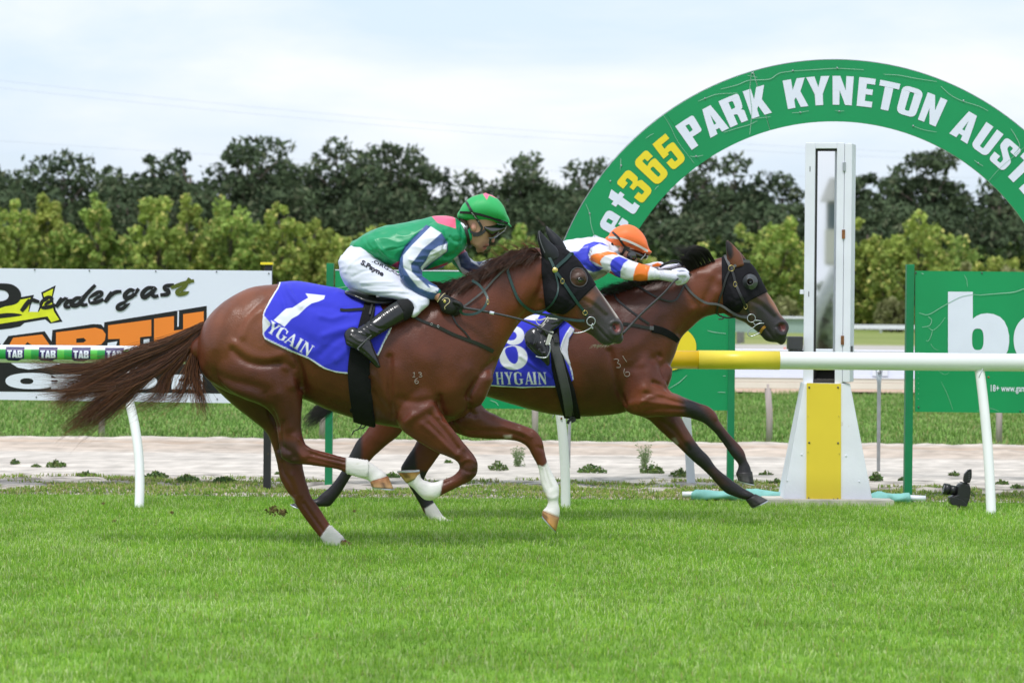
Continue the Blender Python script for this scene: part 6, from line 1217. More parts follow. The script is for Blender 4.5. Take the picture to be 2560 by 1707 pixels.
head2 = [(1790, 652, 1798, 776, .075, 0), (1822, 640, 1812, 786, .088, 0), (1853, 645, 1826, 793, .098, 0), (1876, 659, 1845, 799, .10, 0), (1894, 683, 1862, 806, .094, 0), (1906, 706, 1872, 814, .082, 0), (1918, 730, 1882, 821, .072, 0), (1937, 758, 1892, 829, .062, 0), (1953, 787, 1904, 842, .058, 0), (1966, 802, 1914, 852, .06, 0), (1972, 818, 1930, 856, .055, 0), (1966, 836, 1944, 856, .04, 0)]
nf2 = [(1640, 900, 1540, 930, .10, -.12), (1672, 972, 1558, 1018, .098, -.14), (1694, 985, 1598, 1040, .09, -.145), (1724, 998, 1652, 1042, .07, -.15), (1751, 1008, 1706, 1042, .052, -.15), (1773, 1017, 1738, 1049, .045, -.15), (1790, 1032, 1760, 1058, .042, -.15), (1799, 1052, 1778, 1073, .038, -.15), (1812, 1070, 1794, 1091, .031, -.15), (1834, 1096, 1812, 1115, .028, -.15), (1853, 1116, 1829, 1140, .033, -.15), (1862, 1130, 1840, 1153, .033, -.15), (1868, 1150, 1846, 1164, .028, -.15), (1876, 1166, 1842, 1176, .036, -.15), (1880, 1182, 1838, 1184, .045, -.15)]
ff2 = [(1640, 960, 1560, 1000, .09, .12), (1680, 1010, 1590, 1035, .085, .14), (1703, 1042, 1622, 1050, .07, .14), (1716, 1066, 1650, 1077, .058, .14), (1737, 1100, 1692, 1114, .046, .14), (1756, 1124, 1722, 1143, .042, .14), (1772, 1140, 1738, 1157, .04, .14), (1792, 1168, 1762, 1178, .03, .14), (1822, 1193, 1794, 1213, .028, .14), (1846, 1210, 1812, 1231, .033, .14), (1864, 1222, 1832, 1240, .032, .14), (1884, 1233, 1856, 1248, .04, .14)]
th2 = [(1080, 860, 950, 880, .11, -.12), (1060, 960, 920, 960, .12, -.13), (1020, 1040, 935, 1030, .09, -.14), (1003, 1082, 918, 1072, .06, -.15), (966, 1114, 893, 1100, .048, -.15), (938, 1138, 880, 1124, .042, -.15), (922, 1156, 868, 1148, .04, -.15), (902, 1172, 852, 1178, .034, -.15), (880, 1188, 842, 1194, .028, -.15), (855, 1228, 826, 1214, .028, -.15), (840, 1248, 800, 1236, .034, -.15), (824, 1266, 790, 1246, .034, -.15), (796, 1266, 776, 1248, .034, -.15), (776, 1270, 758, 1252, .042, -.15)]
ft2 = [(1150, 880, 1000, 880, .10, .12), (1160, 1000, 1020, 1010, .11, .13), (1140, 1070, 1050, 1060, .08, .14), (1118, 1110, 1040, 1104, .055, .14), (1102, 1134, 1014, 1146, .045, .14), (1086, 1156, 1001, 1170, .042, .14), (1068, 1182, 1008, 1190, .036, .14), (1062, 1205, 1024, 1218, .029, .14), (1080, 1245, 1046, 1256, .028, .14), (1098, 1272, 1062, 1285, .034, .14), (1108, 1288, 1078, 1300, .034, .14), (1126, 1302, 1100, 1309, .034, .14)]
body2 = skin([tube(trunk2, D2, n=64, sub=7), tube(head2, D2, n=40, sub=5), tube(nf2, D2, n=32), tube(ff2, D2, n=16), tube(th2, D2, n=32), tube(ft2, D2, n=18), limb([(1878, 705, 20, -.055), (1882, 708, 17, -.05)], D2), limb([(1878, 705, 20, .055), (1882, 708, 17, .05)], D2), limb([(1842, 745, 34, -.04), (1836, 730, 30, -.04)], D2), limb([(1640, 960, 32, -.06), (1652, 930, 30, -.05)], D2)], .0088, 9, 'body')
S2 = [(z7([(260, 100), (300, 260), (330, 420), (390, 560)]), 8, -.012), (z7([(560, 180), (600, 300), (560, 420)]), 14, .008), (z7([(640, 370), (700, 390), (760, 420)]), 6, -.014), (z7([(740, 400), (770, 330), (790, 260)]), 8, .010), (z7([(690, 130), (700, 145)]), 5, -.012), (z7([(640, 160), (560, 240), (400, 240)]), 10, -.005),
 (z7([(520, 560), (600, 500), (700, 480), (900, 530)]), 6, .008), (z7([(560, 460), (720, 500), (900, 560)]), 5, -.006), (z7([(560, 620), (700, 600), (900, 600)]), 6, -.007), (z7([(540, 530), (660, 545), (900, 575)]), 5, .006), (z7([(430, 560), (520, 520), (560, 420)]), 9, .007), (z7([(1080, 560), (1140, 620), (1180, 680)]), 6, .005), (z7([(1200, 800), (1300, 930)]), 4, -.004),
 (z7([(700, 700), (830, 800), (950, 960)]), 6, -.006), (z7([(820, 720), (920, 880)]), 7, .006), (z4([(1380, 640), (1300, 820), (1230, 960), (1100, 1150), (950, 1330)]), 11, -.009), (z4([(1150, 620), (1330, 640), (1400, 700)]), 12, .007), (z4([(1350, 850), (1250, 1020), (1100, 1060)]), 12, .008), (z4([(700, 800), (620, 1000), (500, 1150)]), 26, .008), (z4([(400, 800), (300, 950), (280, 1100)]), 22, -.005), (z4([(700, 1100), (500, 1400), (300, 1500)]), 20, .007),
 (z4([(2130, 1250), (2140, 1270)]), 8, -.022), (z4([(2080, 1230), (2130, 1200), (2190, 1215), (2212, 1270), (2180, 1340), (2110, 1340), (2080, 1280)]), 4, .007), (z4([(1900, 1220), (1960, 1290), (2040, 1390)]), 3, -.006), (z4([(1800, 960), (1900, 1010), (2050, 1150)]), 5, -.005), (z4([(1830, 900), (1950, 980), (2060, 1090)]), 6, .005), (z4([(1760, 720), (1765, 722)]), 7, -.008), (z4([(1700, 1080), (1780, 1060)]), 8, -.004)]
sculpt(body2, [(p, r, a * 1.2) for p, r, a in S2]); ripple(body2, .0022)
blk_ = (.016, .014, .016)
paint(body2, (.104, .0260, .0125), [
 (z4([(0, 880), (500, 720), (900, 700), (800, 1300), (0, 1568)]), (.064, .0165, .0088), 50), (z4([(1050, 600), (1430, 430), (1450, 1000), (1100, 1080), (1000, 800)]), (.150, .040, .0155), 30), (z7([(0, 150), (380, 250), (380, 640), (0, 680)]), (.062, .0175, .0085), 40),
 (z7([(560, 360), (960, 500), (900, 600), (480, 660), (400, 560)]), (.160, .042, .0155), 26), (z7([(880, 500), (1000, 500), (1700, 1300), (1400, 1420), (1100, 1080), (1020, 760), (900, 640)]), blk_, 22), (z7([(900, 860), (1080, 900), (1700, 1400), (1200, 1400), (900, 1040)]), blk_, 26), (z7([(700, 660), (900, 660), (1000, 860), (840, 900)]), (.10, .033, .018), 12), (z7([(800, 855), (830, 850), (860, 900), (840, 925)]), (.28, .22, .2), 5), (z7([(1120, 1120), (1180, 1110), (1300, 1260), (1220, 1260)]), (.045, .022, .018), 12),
 ([(700, 1000), (905, 1075), (905, 1160), (860, 1290), (700, 1290)], blk_, 10), ([(870, 1080), (895, 1095), (880, 1170), (850, 1160)], blk_, 10), (z6([(150, 640), (270, 620), (290, 860), (420, 880), (440, 1130), (350, 1175), (150, 1000)]), blk_, 8), (z6([(350, 1165), (432, 1112), (700, 1270), (640, 1320), (380, 1300)]), sockw, 3),
 (z4([(1680, 930), (1960, 860), (2230, 1200), (2230, 1460), (1750, 1460), (1580, 1160)]), (.075, .045, .036), 20), (z4([(1960, 860), (2000, 860), (2170, 1150), (2130, 1180), (1990, 960)]), (.35, .16, .09), 8), (z4([(1800, 1000), (1960, 980), (2120, 1120), (2240, 1200), (2240, 1470), (1860, 1440)]), (.030, .026, .028), 16), (z4([(2110, 1215), (2180, 1240), (2180, 1300), (2130, 1300), (2105, 1260)]), (.14, .03, .035), 6)], 1.5)
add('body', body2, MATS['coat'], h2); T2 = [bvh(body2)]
hc = [(.02, .018, .019), (.075, .07, .07)]
hoof('hoof', (1881, 1178), (1838, 1180), (1885, 1210), (1842, 1200), D2 - .15, .058, hc, h2); hoof('hoof', (1889, 1234), (1862, 1250), (1919, 1249), (1876, 1270), D2 + .14, .055, hc, h2)
hoof('hoof', (774, 1246), (796, 1262), (728, 1260), (766, 1276), D2 - .15, .055, hc, h2); hoof('hoof', (1124, 1297), (1104, 1308), (1146, 1304), (1108, 1316), D2 + .14, .05, [(.5, .5, .45), (.6, .58, .5)], h2, shoe=False)
hood2p = z4([(1430, 420), (1435, 700), (1450, 1030), (1500, 1090), (1640, 1090), (1700, 1010), (1760, 950), (1965, 845), (2020, 800), (1900, 500), (1760, 380), (1500, 330)])
eyec = z4(ell(1765, 725, 82, 85, 26, 2)); hood2 = shell(body2, hood2p, .006, excl=eyec, name='hood', smooth=2)
sculpt(hood2, [(z4(p), 3, a) for p, a in [([(1480, 700), (1560, 850), (1600, 1000)], .004), ([(1520, 900), (1620, 950), (1700, 940)], -.004), ([(1500, 480), (1600, 620)], .003), ([(1560, 1060), (1640, 960)], .003)]])
add('hood', hood2, MATS['hood_cloth'], h2); H2 = [bvh(body2), bvh(hood2)]
# eye cup: a half dome open towards the front
hc_ = hit([bvh(body2)], *z4([(1765, 730)])[0]) or D2 - .1; cc = P(*z4([(1765, 728)])[0], hc_ - .0); V = []; Fc = []
for i in range(9):
    for j in range(24):
        a = 2 * math.pi * j / 24; r = .052 - .0036 * i; V.append(cc + Vector((math.cos(a) * r * 1.02 - .0006 * i, -.006 - .0042 * i * (1 + .5 * math.cos(a + math.pi)), math.sin(a) * r * 1.05)))
for i in range(8):
    for j in range(24): Fc.append((i * 24 + j, i * 24 + (j + 1) % 24, (i + 1) * 24 + (j + 1) % 24, (i + 1) * 24 + j))
add('eye_cup', fix(mesh_from('eye_cup', V, Fc)), MATS['clear_cup'], h2); add('eye_cup_rim', mesh_from('eye_cup_rim', *ring(cc + Vector((-.004, -.042, 0)), .0235, .0022, n=24, k=6)), MATS['grey_strap'], h2)
add('eye', mesh_from('eye', *ball(P(*z4([(1768, 735)])[0], hc_ + .004), .021, .016, .018)), MATS['eye_black'], h2)
# ear of coat colour with a dark hollow
W = catmull([(1842, 668, 20, -.05), (1836, 645, 19, -.055), (1828, 625, 13, -.06), (1821, 610, 7, -.06), (1818, 601, 2, -.06)], 4)
me = mesh_from('ear', *rod([P(x, y, D2 + d) for x, y, r, d in W], [r / F * D2 for x, y, r, d in W], 16, flat=.6)); paint(me, (.15, .05, .025), [(z4([(1470, 250), (1510, 235), (1560, 300), (1570, 420), (1530, 480), (1490, 400), (1465, 320)]), (.012, .010, .010), 5)], 3); add('ear', me, MATS['coat'], h2)
W = catmull([(1855, 655, 12, .05), (1846, 640, 10, .055), (1838, 626, 6, .055), (1832, 616, 2, .055)], 4); me = mesh_from('ear', *rod([P(x, y, D2 + d) for x, y, r, d in W], [r / F * D2 for x, y, r, d in W], 14, flat=.6)); paint(me, (.10, .035, .02), []); add('ear', me, MATS['coat'], h2)
nh = hit(T2, 1953, 820); add('nostril', mesh_from('nostril', *ball(P(1953, 819, (nh or D2) + .002), .016, .006, .019)), MATS['nostril_skin'], h2); add('nostril', mesh_from('nostril', *ball(P(1949, 821, (nh or D2)), .012, .005, .016)), MATS['dark_inside'], h2)
strap('cheek_strap', z4([(1465, 415), (1500, 480), (1530, 545), (1565, 630), (1600, 760), (1660, 900), (1710, 1010), (1755, 1100)]), 6.4, bk, h2, H2, D2, off=.007)
strap('brow_band', z4([(1545, 570), (1600, 530), (1680, 490), (1765, 490)]), 7, MATS['grey_strap'], h2, H2, D2, off=.009)
strap('head_strap', z4([(1465, 410), (1490, 470), (1525, 545)]), 6.5, MATS['grey_strap'], h2, H2, D2, off=.010)
strap('throat_strap', z4([(1520, 600), (1480, 690), (1440, 830), (1400, 950), (1375, 1080), (1370, 1110)]), 5, bk, h2, H2, D2, off=.008)
strap('nose_band', z4([(1560, 1105), (1640, 1130), (1740, 1140)]), 7, MATS['grey_strap'], h2, H2, D2, off=.008)
strap('chin_strap', z4([(1370, 1095), (1420, 1130), (1500, 1150), (1600, 1140)]), 4, bk, h2, H2, D2, off=.004); strap('chin_strap', z4([(1420, 1120), (1450, 1160), (1390, 1168)]), 3, bk, h2, H2, D2 - .08, off=.004)
strap('rein', z4([(985, 700), (1010, 770), (1070, 850), (1150, 920), (1250, 975), (1370, 990), (1450, 1020), (1540, 1080), (1640, 1130), (1740, 1150)]), 6, MATS['grey_strap'], h2, H2, D2, off=.014)
strap('rein', z4([(330, 720), (450, 780), (600, 870), (720, 930), (830, 955), (900, 930), (950, 850), (990, 760), (985, 700)]), 4.6, bk, h2, H2, D2, off=.012)
add('bit_ring', mesh_from('bit_ring', *ring(P(*z4([(1780, 1155)])[0], D2 - .09), 10 / F * D2, .0032, n=24, k=8)), MATS['steel'], h2)
cord('bit_bar', [(q[0], q[1], D2 - .085) for q in z4([(1900, 1190), (1840, 1180), (1800, 1200), (1825, 1245), (1760, 1290), (1738, 1340), (1770, 1368), (1830, 1350), (1880, 1325)])], 1.3, MATS['steel'], h2, D=D2); cord('bit_bar', [(q[0], q[1], D2 - .085) for q in z4([(1825, 1240), (1880, 1215), (1930, 1215)])], 1.3, MATS['steel'], h2, D=D2)
strap('chin_band', z4([(1945, 1250), (1910, 1280), (1885, 1325), (1880, 1345)]), 6.5, MATS['amber_band'], h2, T2, D2, off=.004)
for q in z4([(1545, 567)]): buckle('buckle', q[0], q[1], D2, 7.2, 'brass', h2, H2, off=.018, r=.002)
for q in z4([(1590, 755), (1713, 1017)]): buckle('buckle', q[0], q[1], D2, 5.2, 'brass', h2, H2, sx=.8, sz=1.2, off=.016, r=.0018)
strap('breast_strap', z4([(150, 840), (200, 930), (300, 1020), (420, 1110), (500, 1170), (580, 1220)]), 5, bk, h2, T2, D2, off=.006)
strap('breast_strap', z4([(270, 1220), (400, 1235), (520, 1260), (600, 1272), (640, 1280)]), 8, bk, h2, T2, D2, off=.006); strap('breast_girth', z4([(620, 1275), (720, 1300), (800, 1335), (870, 1380), (920, 1430)]), 20, MATS['girth_elastic'], h2, T2, D2, off=.006, th=.006, wend=15)
q = z4([(608, 1272)])[0]; hh = hit(T2, *q) or D2; c = P(*q, hh - .012); addbox('slide_buckle', c, (.03, .006, .028), MATS['camera_grey'], h2)
brand([z7([(372, 138), (388, 165), (408, 192)]), z7([(293, 170), (318, 165), (338, 178), (325, 198), (350, 215), (345, 238), (318, 238)]), z7([(388, 248), (382, 280), (392, 310), (418, 316), (434, 296), (420, 276), (394, 284)])], h2, T2, D2, 1.6)
bl2 = ((.010, .009, .010), (.035, .028, .026))
hair('tail', [[(915, 850, D2), (880, 930, D2), (830, 990, D2), (790, 1030, D2), (762, 1060, D2)], [(915, 850, D2), (890, 940, D2), (840, 1000, D2), (800, 1040, D2), (765, 1068, D2)], [(915, 850, D2), (900, 940, D2), (850, 1000, D2), (810, 1020, D2), (765, 1040, D2)]], 900, 'hair', h2, .022, r0=.0018, cols=bl2, wav=.01, seed=13, segs=9)
hair('tail_wisps', [[(900, 930, D2), (850, 1000, D2), (800, 1040, D2), (758, 1075, D2)], [(900, 930, D2), (870, 1010, D2), (840, 1030, D2), (790, 1062, D2)]], 40, 'hair', h2, .03, r0=.001, cols=bl2, wav=.05, seed=15, segs=9)
fl = []
for i in range(60):
    f = mr_.random(); x = 1722 + 66 * f; q_ = float(np.interp(x, [1720, 1755, 1790], [676, 662, 648])); g = mr_.random()
    fl.append([(x, q_ + 5, D2 - .02), (x - 12 - 10 * f * g, q_ - 14 - 8 * f, D2 - .03), (x - 22 - 34 * f * g, q_ - 22 - 8 * g - 6 * f, D2 - .03), (1668 + 70 * g * (1 - f * .3), 606 + 34 * g + 20 * (1 - f), D2 - .03)])
hair('forelock', fl, 900, 'hair', h2, .004, r0=.0017, cols=bl2, wav=.006, seed=17, segs=7, lenvar=.45)
hair('mane', [[(x, np.interp(x, [1500, 1560, 1640, 1720], [738, 722, 698, 680]) + 8, D2 - .05), (x - 26, np.interp(x, [1500, 1560, 1640, 1720], [736, 716, 692, 674]) + 2, D2 - .07), (x - 56, np.interp(x, [1500, 1560, 1640, 1720], [736, 710, 694, 676]) + 14 + 5 * math.sin(x), D2 - .09)] for x in range(1530, 1735, 9)], 800, 'hair', h2, .012, r0=.0017, cols=bl2, wav=.02, seed=19, segs=7, clump=1)
# ------------------------------------------------------------------ saddle cloths, saddles
mat('cloth_print', attr=True, rough=.7, spec=.25, var=.04, nscale=4, bump=.12, bscale=260, sheen=.15)
mat('silk', attr=True, rough=.38, spec=.45, var=.04, nscale=5, bump=.06, bscale=60)
mat('breeches', (.72, .73, .86), rough=.6, spec=.3, var=.03, bump=.06, bscale=160, dirt=((.60, .63, .66), 6, .62, .5))
mat('boot', (.012, .012, .013), rough=.22, spec=.6, bump=.12, bscale=40)
mat('boot_elastic', (.010, .010, .011), rough=.85, bump=.3, bscale=200)
mat('skin_tone', attr=True, rough=.5, spec=.35, var=.05, nscale=20)
mat('helmet_cloth', attr=True, rough=.5, spec=.35, var=.03, bump=.08, bscale=200)
mat('goggle', (.012, .010, .010), rough=.06, spec=.8, coat=1)
mat('glove_black', (.014, .014, .015), rough=.6, bump=.2, bscale=150)
mat('glove_white', (.72, .72, .84), rough=.65, bump=.2, bscale=120, dirt=((.48, .46, .42), 14, .58, .7))
mat('whip', (.045, .045, .05), rough=.45, bump=.3, bscale=300)
mat('hair_brown', (.05, .03, .018), rough=.7, bump=.5, bscale=200, stretch=(1, 1, 4)); mat('hair_blond', (.42, .30, .16), rough=.7, bump=.5, bscale=200)
mat('ink', (.015, .014, .03), rough=.6)
def wrinkle(me, amp, sc, seed=0, region=None, soft=12, ridge=True, ymax=None):
    V = co(me); N = nrm(me); w = np.ones(len(V))
    if region is not None: w = np.clip(sdpoly(proj(V), region) / soft, 0, 1)
    if ymax is not None: w = w * (V[:, 1] < ymax)
    d = np.array([(1 - abs(mnoise.noise(Vector((v[0] * sc[0] + seed, v[1] * sc[1], v[2] * sc[2]))) * 2.2)) if ridge else mnoise.noise(Vector((v[0] * sc[0] + seed, v[1] * sc[1], v[2] * sc[2]))) * 1.6 for v in V])
    setco(me, V + N * (amp * d * w)[:, None])
def glyph_layers(pcs, fn, col, back, soft=.9):
    out = []
    for pc in pcs:
        for i, lp in enumerate(pc): out.append(([fn(*q[:2]) for q in lp], col if i == 0 else back, soft))
    return out
BLUE = (.030, .036, .56); CW = (.76, .77, .84)
c1p = z1([(990, 200), (1000, 362), (985, 400), (960, 440), (915, 520), (870, 600), (862, 680), (860, 790), (880, 830), (960, 870), (1100, 935), (1250, 1000), (1380, 1080), (1480, 1110), (1570, 1120), (1700, 1080), (1830, 970), (1900, 820), (1945, 725), (1850, 560), (1790, 480), (1760, 250)])
cl1 = shell(body1, c1p, .011, name='saddle_cloth', sub=1, smooth=3, rim=.004)
wrinkle(cl1, .004, (5, 3, 9), 3, ridge=True)
sculpt(cl1, [(z1(p), r, a) for p, r, a in [([(1060, 380), (1100, 460), (1180, 560)], 7, .012), ([(1000, 420), (1040, 520), (1050, 600)], 7, -.008), ([(1560, 620), (1450, 660), (1350, 640)], 8, .009), ([(1640, 720), (1500, 760), (1380, 800)], 9, .008), ([(1640, 780), (1480, 840), (1350, 960)], 9, -.007), ([(1620, 880), (1480, 1000)], 10, .008), ([(1250, 560), (1400, 560), (1560, 600)], 9, -.006), ([(900, 660), (940, 700), (1000, 700)], 6, .010), ([(1500, 440), (1600, 520), (1680, 540)], 7, .007), ([(1100, 760), (1200, 800), (1350, 900)], 12, -.005)]])
L = [(strokepoly(z1([(1003, 350), (985, 400), (958, 442), (912, 522), (869, 602), (861, 682), (861, 790), (882, 830), (960, 870), (1100, 935), (1250, 1000), (1380, 1080), (1480, 1112), (1580, 1122)]), 6.5), CW, 1.2), (strokepoly(z1([(1948, 724), (1902, 820), (1828, 975)]), 6.5), CW, 1.2),
 (z1([(862, 640), (878, 640), (925, 695), (925, 715), (870, 780), (862, 780)]), (.66, .67, .72), 1.5), (z1([(1222, 448), (1385, 465), (1375, 495), (1330, 515), (1272, 532), (1230, 562), (1160, 630), (1105, 660), (1045, 727), (955, 672), (1030, 600), (1060, 575), (1112, 568), (1200, 510), (1245, 484)]), CW, 1.2)]
for ch, t, w_ in [('Y', 0, 98), ('G', 93, 88), ('A', 180, 90), ('I', 252, 40), ('N', 330, 92)]:
    gw, pcs = SER[ch]
    def fn(u, v, t=t, w_=w_, gw=gw): U = t + (u - gw / 2) * w_ / gw; W_ = (v - .5) * 100; return z1([(950 + .856 * U + .517 * W_, 742 + .517 * U - .856 * W_)])[0]
    L += glyph_layers(pcs, fn, CW, BLUE)
paint(cl1, BLUE, L, 1)
sc1 = thing('saddle_cloth', (P(800, 900, D1).x, D1, 1.2), 'blue saddle cloth with white number 1 on the chestnut horse', 'saddle cloth', 'blue numbered saddle cloths')
add('cloth', cl1, MATS['cloth_print'], sc1); T1c = [bvh(body1), bvh(cl1)]
sd1 = thing('saddle', (P(920, 740, D1).x, D1, 1.5), 'small black racing saddle with wide girth under the green jockey', 'saddle')
gp = z1([(1730, 470), (1665, 720), (1600, 900), (1575, 1100), (1590, 1300), (1620, 1500), (1640, 1700), (1840, 1700), (1800, 1530), (1775, 1300), (1758, 1100), (1762, 900), (1790, 700), (1815, 480)])
gr = shell(body1, gp, .024, name='girth', smooth=4, rim=.01); sculpt(gr, [(z1([(1640, 720), (1595, 900), (1585, 1100), (1600, 1300), (1640, 1520)]), 2.5, .004), (z1([(1770, 720), (1745, 900), (1745, 1100), (1762, 1300), (1790, 1520)]), 2.5, .004)]); add('girth', gr, MATS['girth_elastic'], sd1)
me = skin([tube(z1([]) or [(z[0], z[1], z[2], z[3], w, 0) for z, w in [((868, 726, 868, 742), .13), ((890, 727, 886, 752), .17), ((920, 738, 915, 766), .19), ((950, 742, 945, 772), .18), ((985, 742, 985, 768), .15), ((1010, 736, 1012, 756), .08)]], D1, n=24)], .007, 3, 'seat'); add('seat', me, MATS['boot'], sd1)
strap('surcingle_end', z1([(1512, 583), (1560, 588), (1640, 582), (1720, 578)]), 7, bk, sd1, T1c, D1, off=.012, th=.006); strap('saddle_strap', z1([(1790, 500), (1775, 560), (1760, 620)]), 5, bk, sd1, T1c, D1 - .1, off=.03)
strap('girth_tie', [(q[0], q[1], D1 - .03) for q in z5([(960, 470), (955, 500), (935, 535), (920, 545), (890, 560), (877, 588)])], 3, bk, sd1, D=D1); strap('girth_tie', [(q[0], q[1], D1 - .03) for q in z5([(990, 480), (1000, 495), (970, 530), (945, 535)])], 3.4, bk, sd1, D=D1)
# cloth 2
c2p = zc([(-480, -120), (-520, 960), (60, 1004), (400, 1024), (820, 1016), (900, 1005), (1052, 935), (1030, 820), (990, 700), (975, 560), (990, 430), (1062, 312), (1010, 262), (960, 215), (900, -120)])
cl2 = shell(body2, c2p, .011, name='saddle_cloth', sub=1, smooth=3, rim=.004); wrinkle(cl2, .003, (5, 3, 9), 8)
sculpt(cl2, [(zc(p), r, a) for p, r, a in [([(400, 640), (560, 750), (760, 900)], 5, .008), ([(480, 560), (640, 720), (800, 900)], 5, -.008), ([(400, 840), (300, 780), (180, 760)], 5, .004), ([(960, 350), (900, 480), (890, 560), (1000, 720)], 4, .008)]])
def ze2(cx, cy, rx, ry): return zc(ell(cx, cy, rx, ry, 32, 2.1))
L = [(strokepoly(zc([(-520, 960), (60, 1004), (400, 1024), (820, 1016)]), 5), CW, 1.1), (zc([(1010, 278), (1065, 310), (1000, 400), (985, 520), (1000, 640), (1050, 900), (1052, 935), (1000, 760), (920, 640), (893, 560), (915, 470), (960, 360)]), (.55, .54, .62), 1.2), (strokepoly(zc([(1012, 280), (955, 370), (912, 470), (892, 560), (922, 630), (1000, 740), (1050, 930)]), 3.2), CW, 1),
 (ze2(315, 385, 130, 115), CW, 1.1), (ze2(312, 655, 172, 150), CW, 1.1), (ze2(280, 388, 72, 58), BLUE, 1.1), (zc(smooth_poly([(225, 535), (330, 520), (368, 600), (365, 690), (325, 732), (260, 695), (208, 590)], 3)), BLUE, 1.1), (zc([(440, 185), (500, 130), (640, 130), (590, 205)]), CW, 1.4)]
for ch, x0_, x1_ in [('H', 92, 190), ('Y', 196, 306), ('G', 314, 432), ('A', 444, 556), ('I', 540, 600), ('N', 604, 718)]:
    gw, pcs = SER[ch]
    def fn(u, v, a=x0_, b=x1_, gw=gw): return zc([(a + (b - a) * (u + .04) / (gw + .08) + (1 - v) * 14 - 4, 983 - v * 148)])[0]
    L += glyph_layers(pcs, fn, CW, BLUE)
paint(cl2, BLUE, L, 1)
sc2 = thing('saddle_cloth', (P(1270, 900, D2).x, D2, 1.2), 'blue saddle cloth with white number 8 on the bay horse', 'saddle cloth', 'blue numbered saddle cloths'); add('cloth', cl2, MATS['cloth_print'], sc2); T2c = [bvh(body2), bvh(cl2)]
sd2 = thing('saddle', (P(1400, 745, D2).x, D2, 1.5), 'small black racing saddle with grey webbing girth under the orange capped jockey', 'saddle')
me = skin([tube([(1310, 742, 1310, 760, .12, 0), (1350, 738, 1350, 770, .18, 0), (1400, 736, 1400, 772, .18, 0), (1440, 732, 1440, 760, .12, 0)], D2, n=24)], .008, 3, 'seat'); add('seat', me, MATS['boot'], sd2)
gr = shell(body2, zc([(700, 120), (760, 500), (780, 800), (850, 1100), (930, 1390), (980, 1600), (1200, 1600), (1130, 1390), (1060, 1050), (960, 750), (880, 480), (860, 120)]), .018, name='girth', smooth=4, rim=.008); add('girth', gr, MATS['girth_elastic'], sd2); G2b = [bvh(body2), bvh(gr)]
strap('girth_webbing', zc([(800, 420), (830, 560), (880, 760), (930, 960), (970, 1150), (1005, 1370)]), 23, MATS['grey_girth'], sd2, G2b, D2, off=.004, th=.005)
for o_ in (-46, 46): strap('webbing_stitch', zc([(820 + o_, 520), (880 + o_, 760), (930 + o_, 960), (970 + o_, 1150), (1003 + o_ * .9, 1360)]), .9, MATS['camera_grey'], sd2, G2b, D2, off=.0115, th=.001)
strap('girth_knot', [(q[0], q[1], D2 - .08) for q in zc([(1000, 1370), (1030, 1400), (990, 1430), (975, 1465)])], 7, bk, sd2, D=D2, th=.02); strap('girth_knot', [(q[0], q[1], D2 - .08) for q in zc([(1040, 1380), (1060, 1420), (1020, 1440)])], 7, bk, sd2, D=D2, th=.02)
strap('saddle_flap', zc([(810, 370), (835, 420), (840, 470)]), 14, bk, sd2, G2b, D2, off=.02, th=.006)

# ------------------------------------------------------------------ jockeys
def shr(rows, k):
    out = []
    for r in rows:
        cx, cy = (r[0] + r[2]) / 2, (r[1] + r[3]) / 2; out.append((cx + (r[0] - cx) * k, cy + (r[1] - cy) * k, cx + (r[2] - cx) * k, cy + (r[3] - cy) * k, r[4] * k, r[5]))
    return out
def rows(z, L): return [tuple(z([(r[0], r[1])])[0]) + tuple(z([(r[2], r[3])])[0]) + tuple(r[4:]) for r in L]
def mir(L): return [tuple(r[:5]) + (-r[5],) for r in L]
def lz(z, L, s): return [tuple(z([(r[0], r[1])])[0]) + (r[2] * s, r[3]) for r in L]
DJ = D1
j1 = thing('person', (P(980, 760, DJ).x, DJ, 1.4), 'jockey in green silks and green cap crouched over the chestnut horse', 'jockey', 'jockeys riding')
tor = rows(z2, [(370, 585, 600, 800, .14, 0), (450, 530, 690, 838, .17, 0), (600, 462, 800, 872, .18, 0), (800, 430, 950, 885, .185, 0), (950, 397, 1080, 880, .19, 0), (1080, 364, 1200, 850, .19, 0), (1200, 353, 1320, 775, .17, 0), (1300, 368, 1410, 690, .12, 0), (1360, 400, 1440, 640, .08, 0)])
sle = rows(z2, [(1055, 455, 1245, 600, .07, -.15), (980, 520, 1235, 690, .07, -.18), (880, 625, 1110, 770, .062, -.20), (808, 730, 1010, 860, .056, -.21), (776, 850, 1000, 895, .052, -.215), (790, 950, 1008, 930, .05, -.215), (860, 1050, 1050, 975, .046, -.21), (960, 1125, 1110, 1015, .042, -.20), (1050, 1162, 1165, 1065, .038, -.19)])
fsl = lz(z2, [(1250, 600, 80, .13), (1340, 720, 84, .17), (1420, 835, 82, .18), (1495, 868, 72, .18), (1590, 855, 60, .17), (1700, 815, 46, .15)], .2551)
pel = rows(z2, [(600, 800, 350, 600, .13, 0), (612, 850, 235, 715, .165, 0), (630, 905, 190, 840, .17, 0), (640, 960, 200, 930, .15, 0)])
thi = rows(z2, [(600, 800, 190, 860, .10, -.085), (700, 870, 235, 985, .10, -.10), (850, 970, 380, 1085, .09, -.13), (980, 1060, 560, 1135, .08, -.155), (1055, 1130, 720, 1170, .07, -.175), (1070, 1190, 830, 1200, .064, -.19), (1050, 1240, 870, 1262, .06, -.20), (985, 1290, 895, 1318, .056, -.21)])
bot = rows(z1, [(2075, 486, 2130, 622, .060, -.215), (1970, 520, 2068, 668, .056, -.245), (1870, 585, 1985, 712, .050, -.275), (1795, 645, 1905, 755, .046, -.30), (1720, 700, 1835, 800, .043, -.318), (1650, 745, 1790, 830, .043, -.33)])
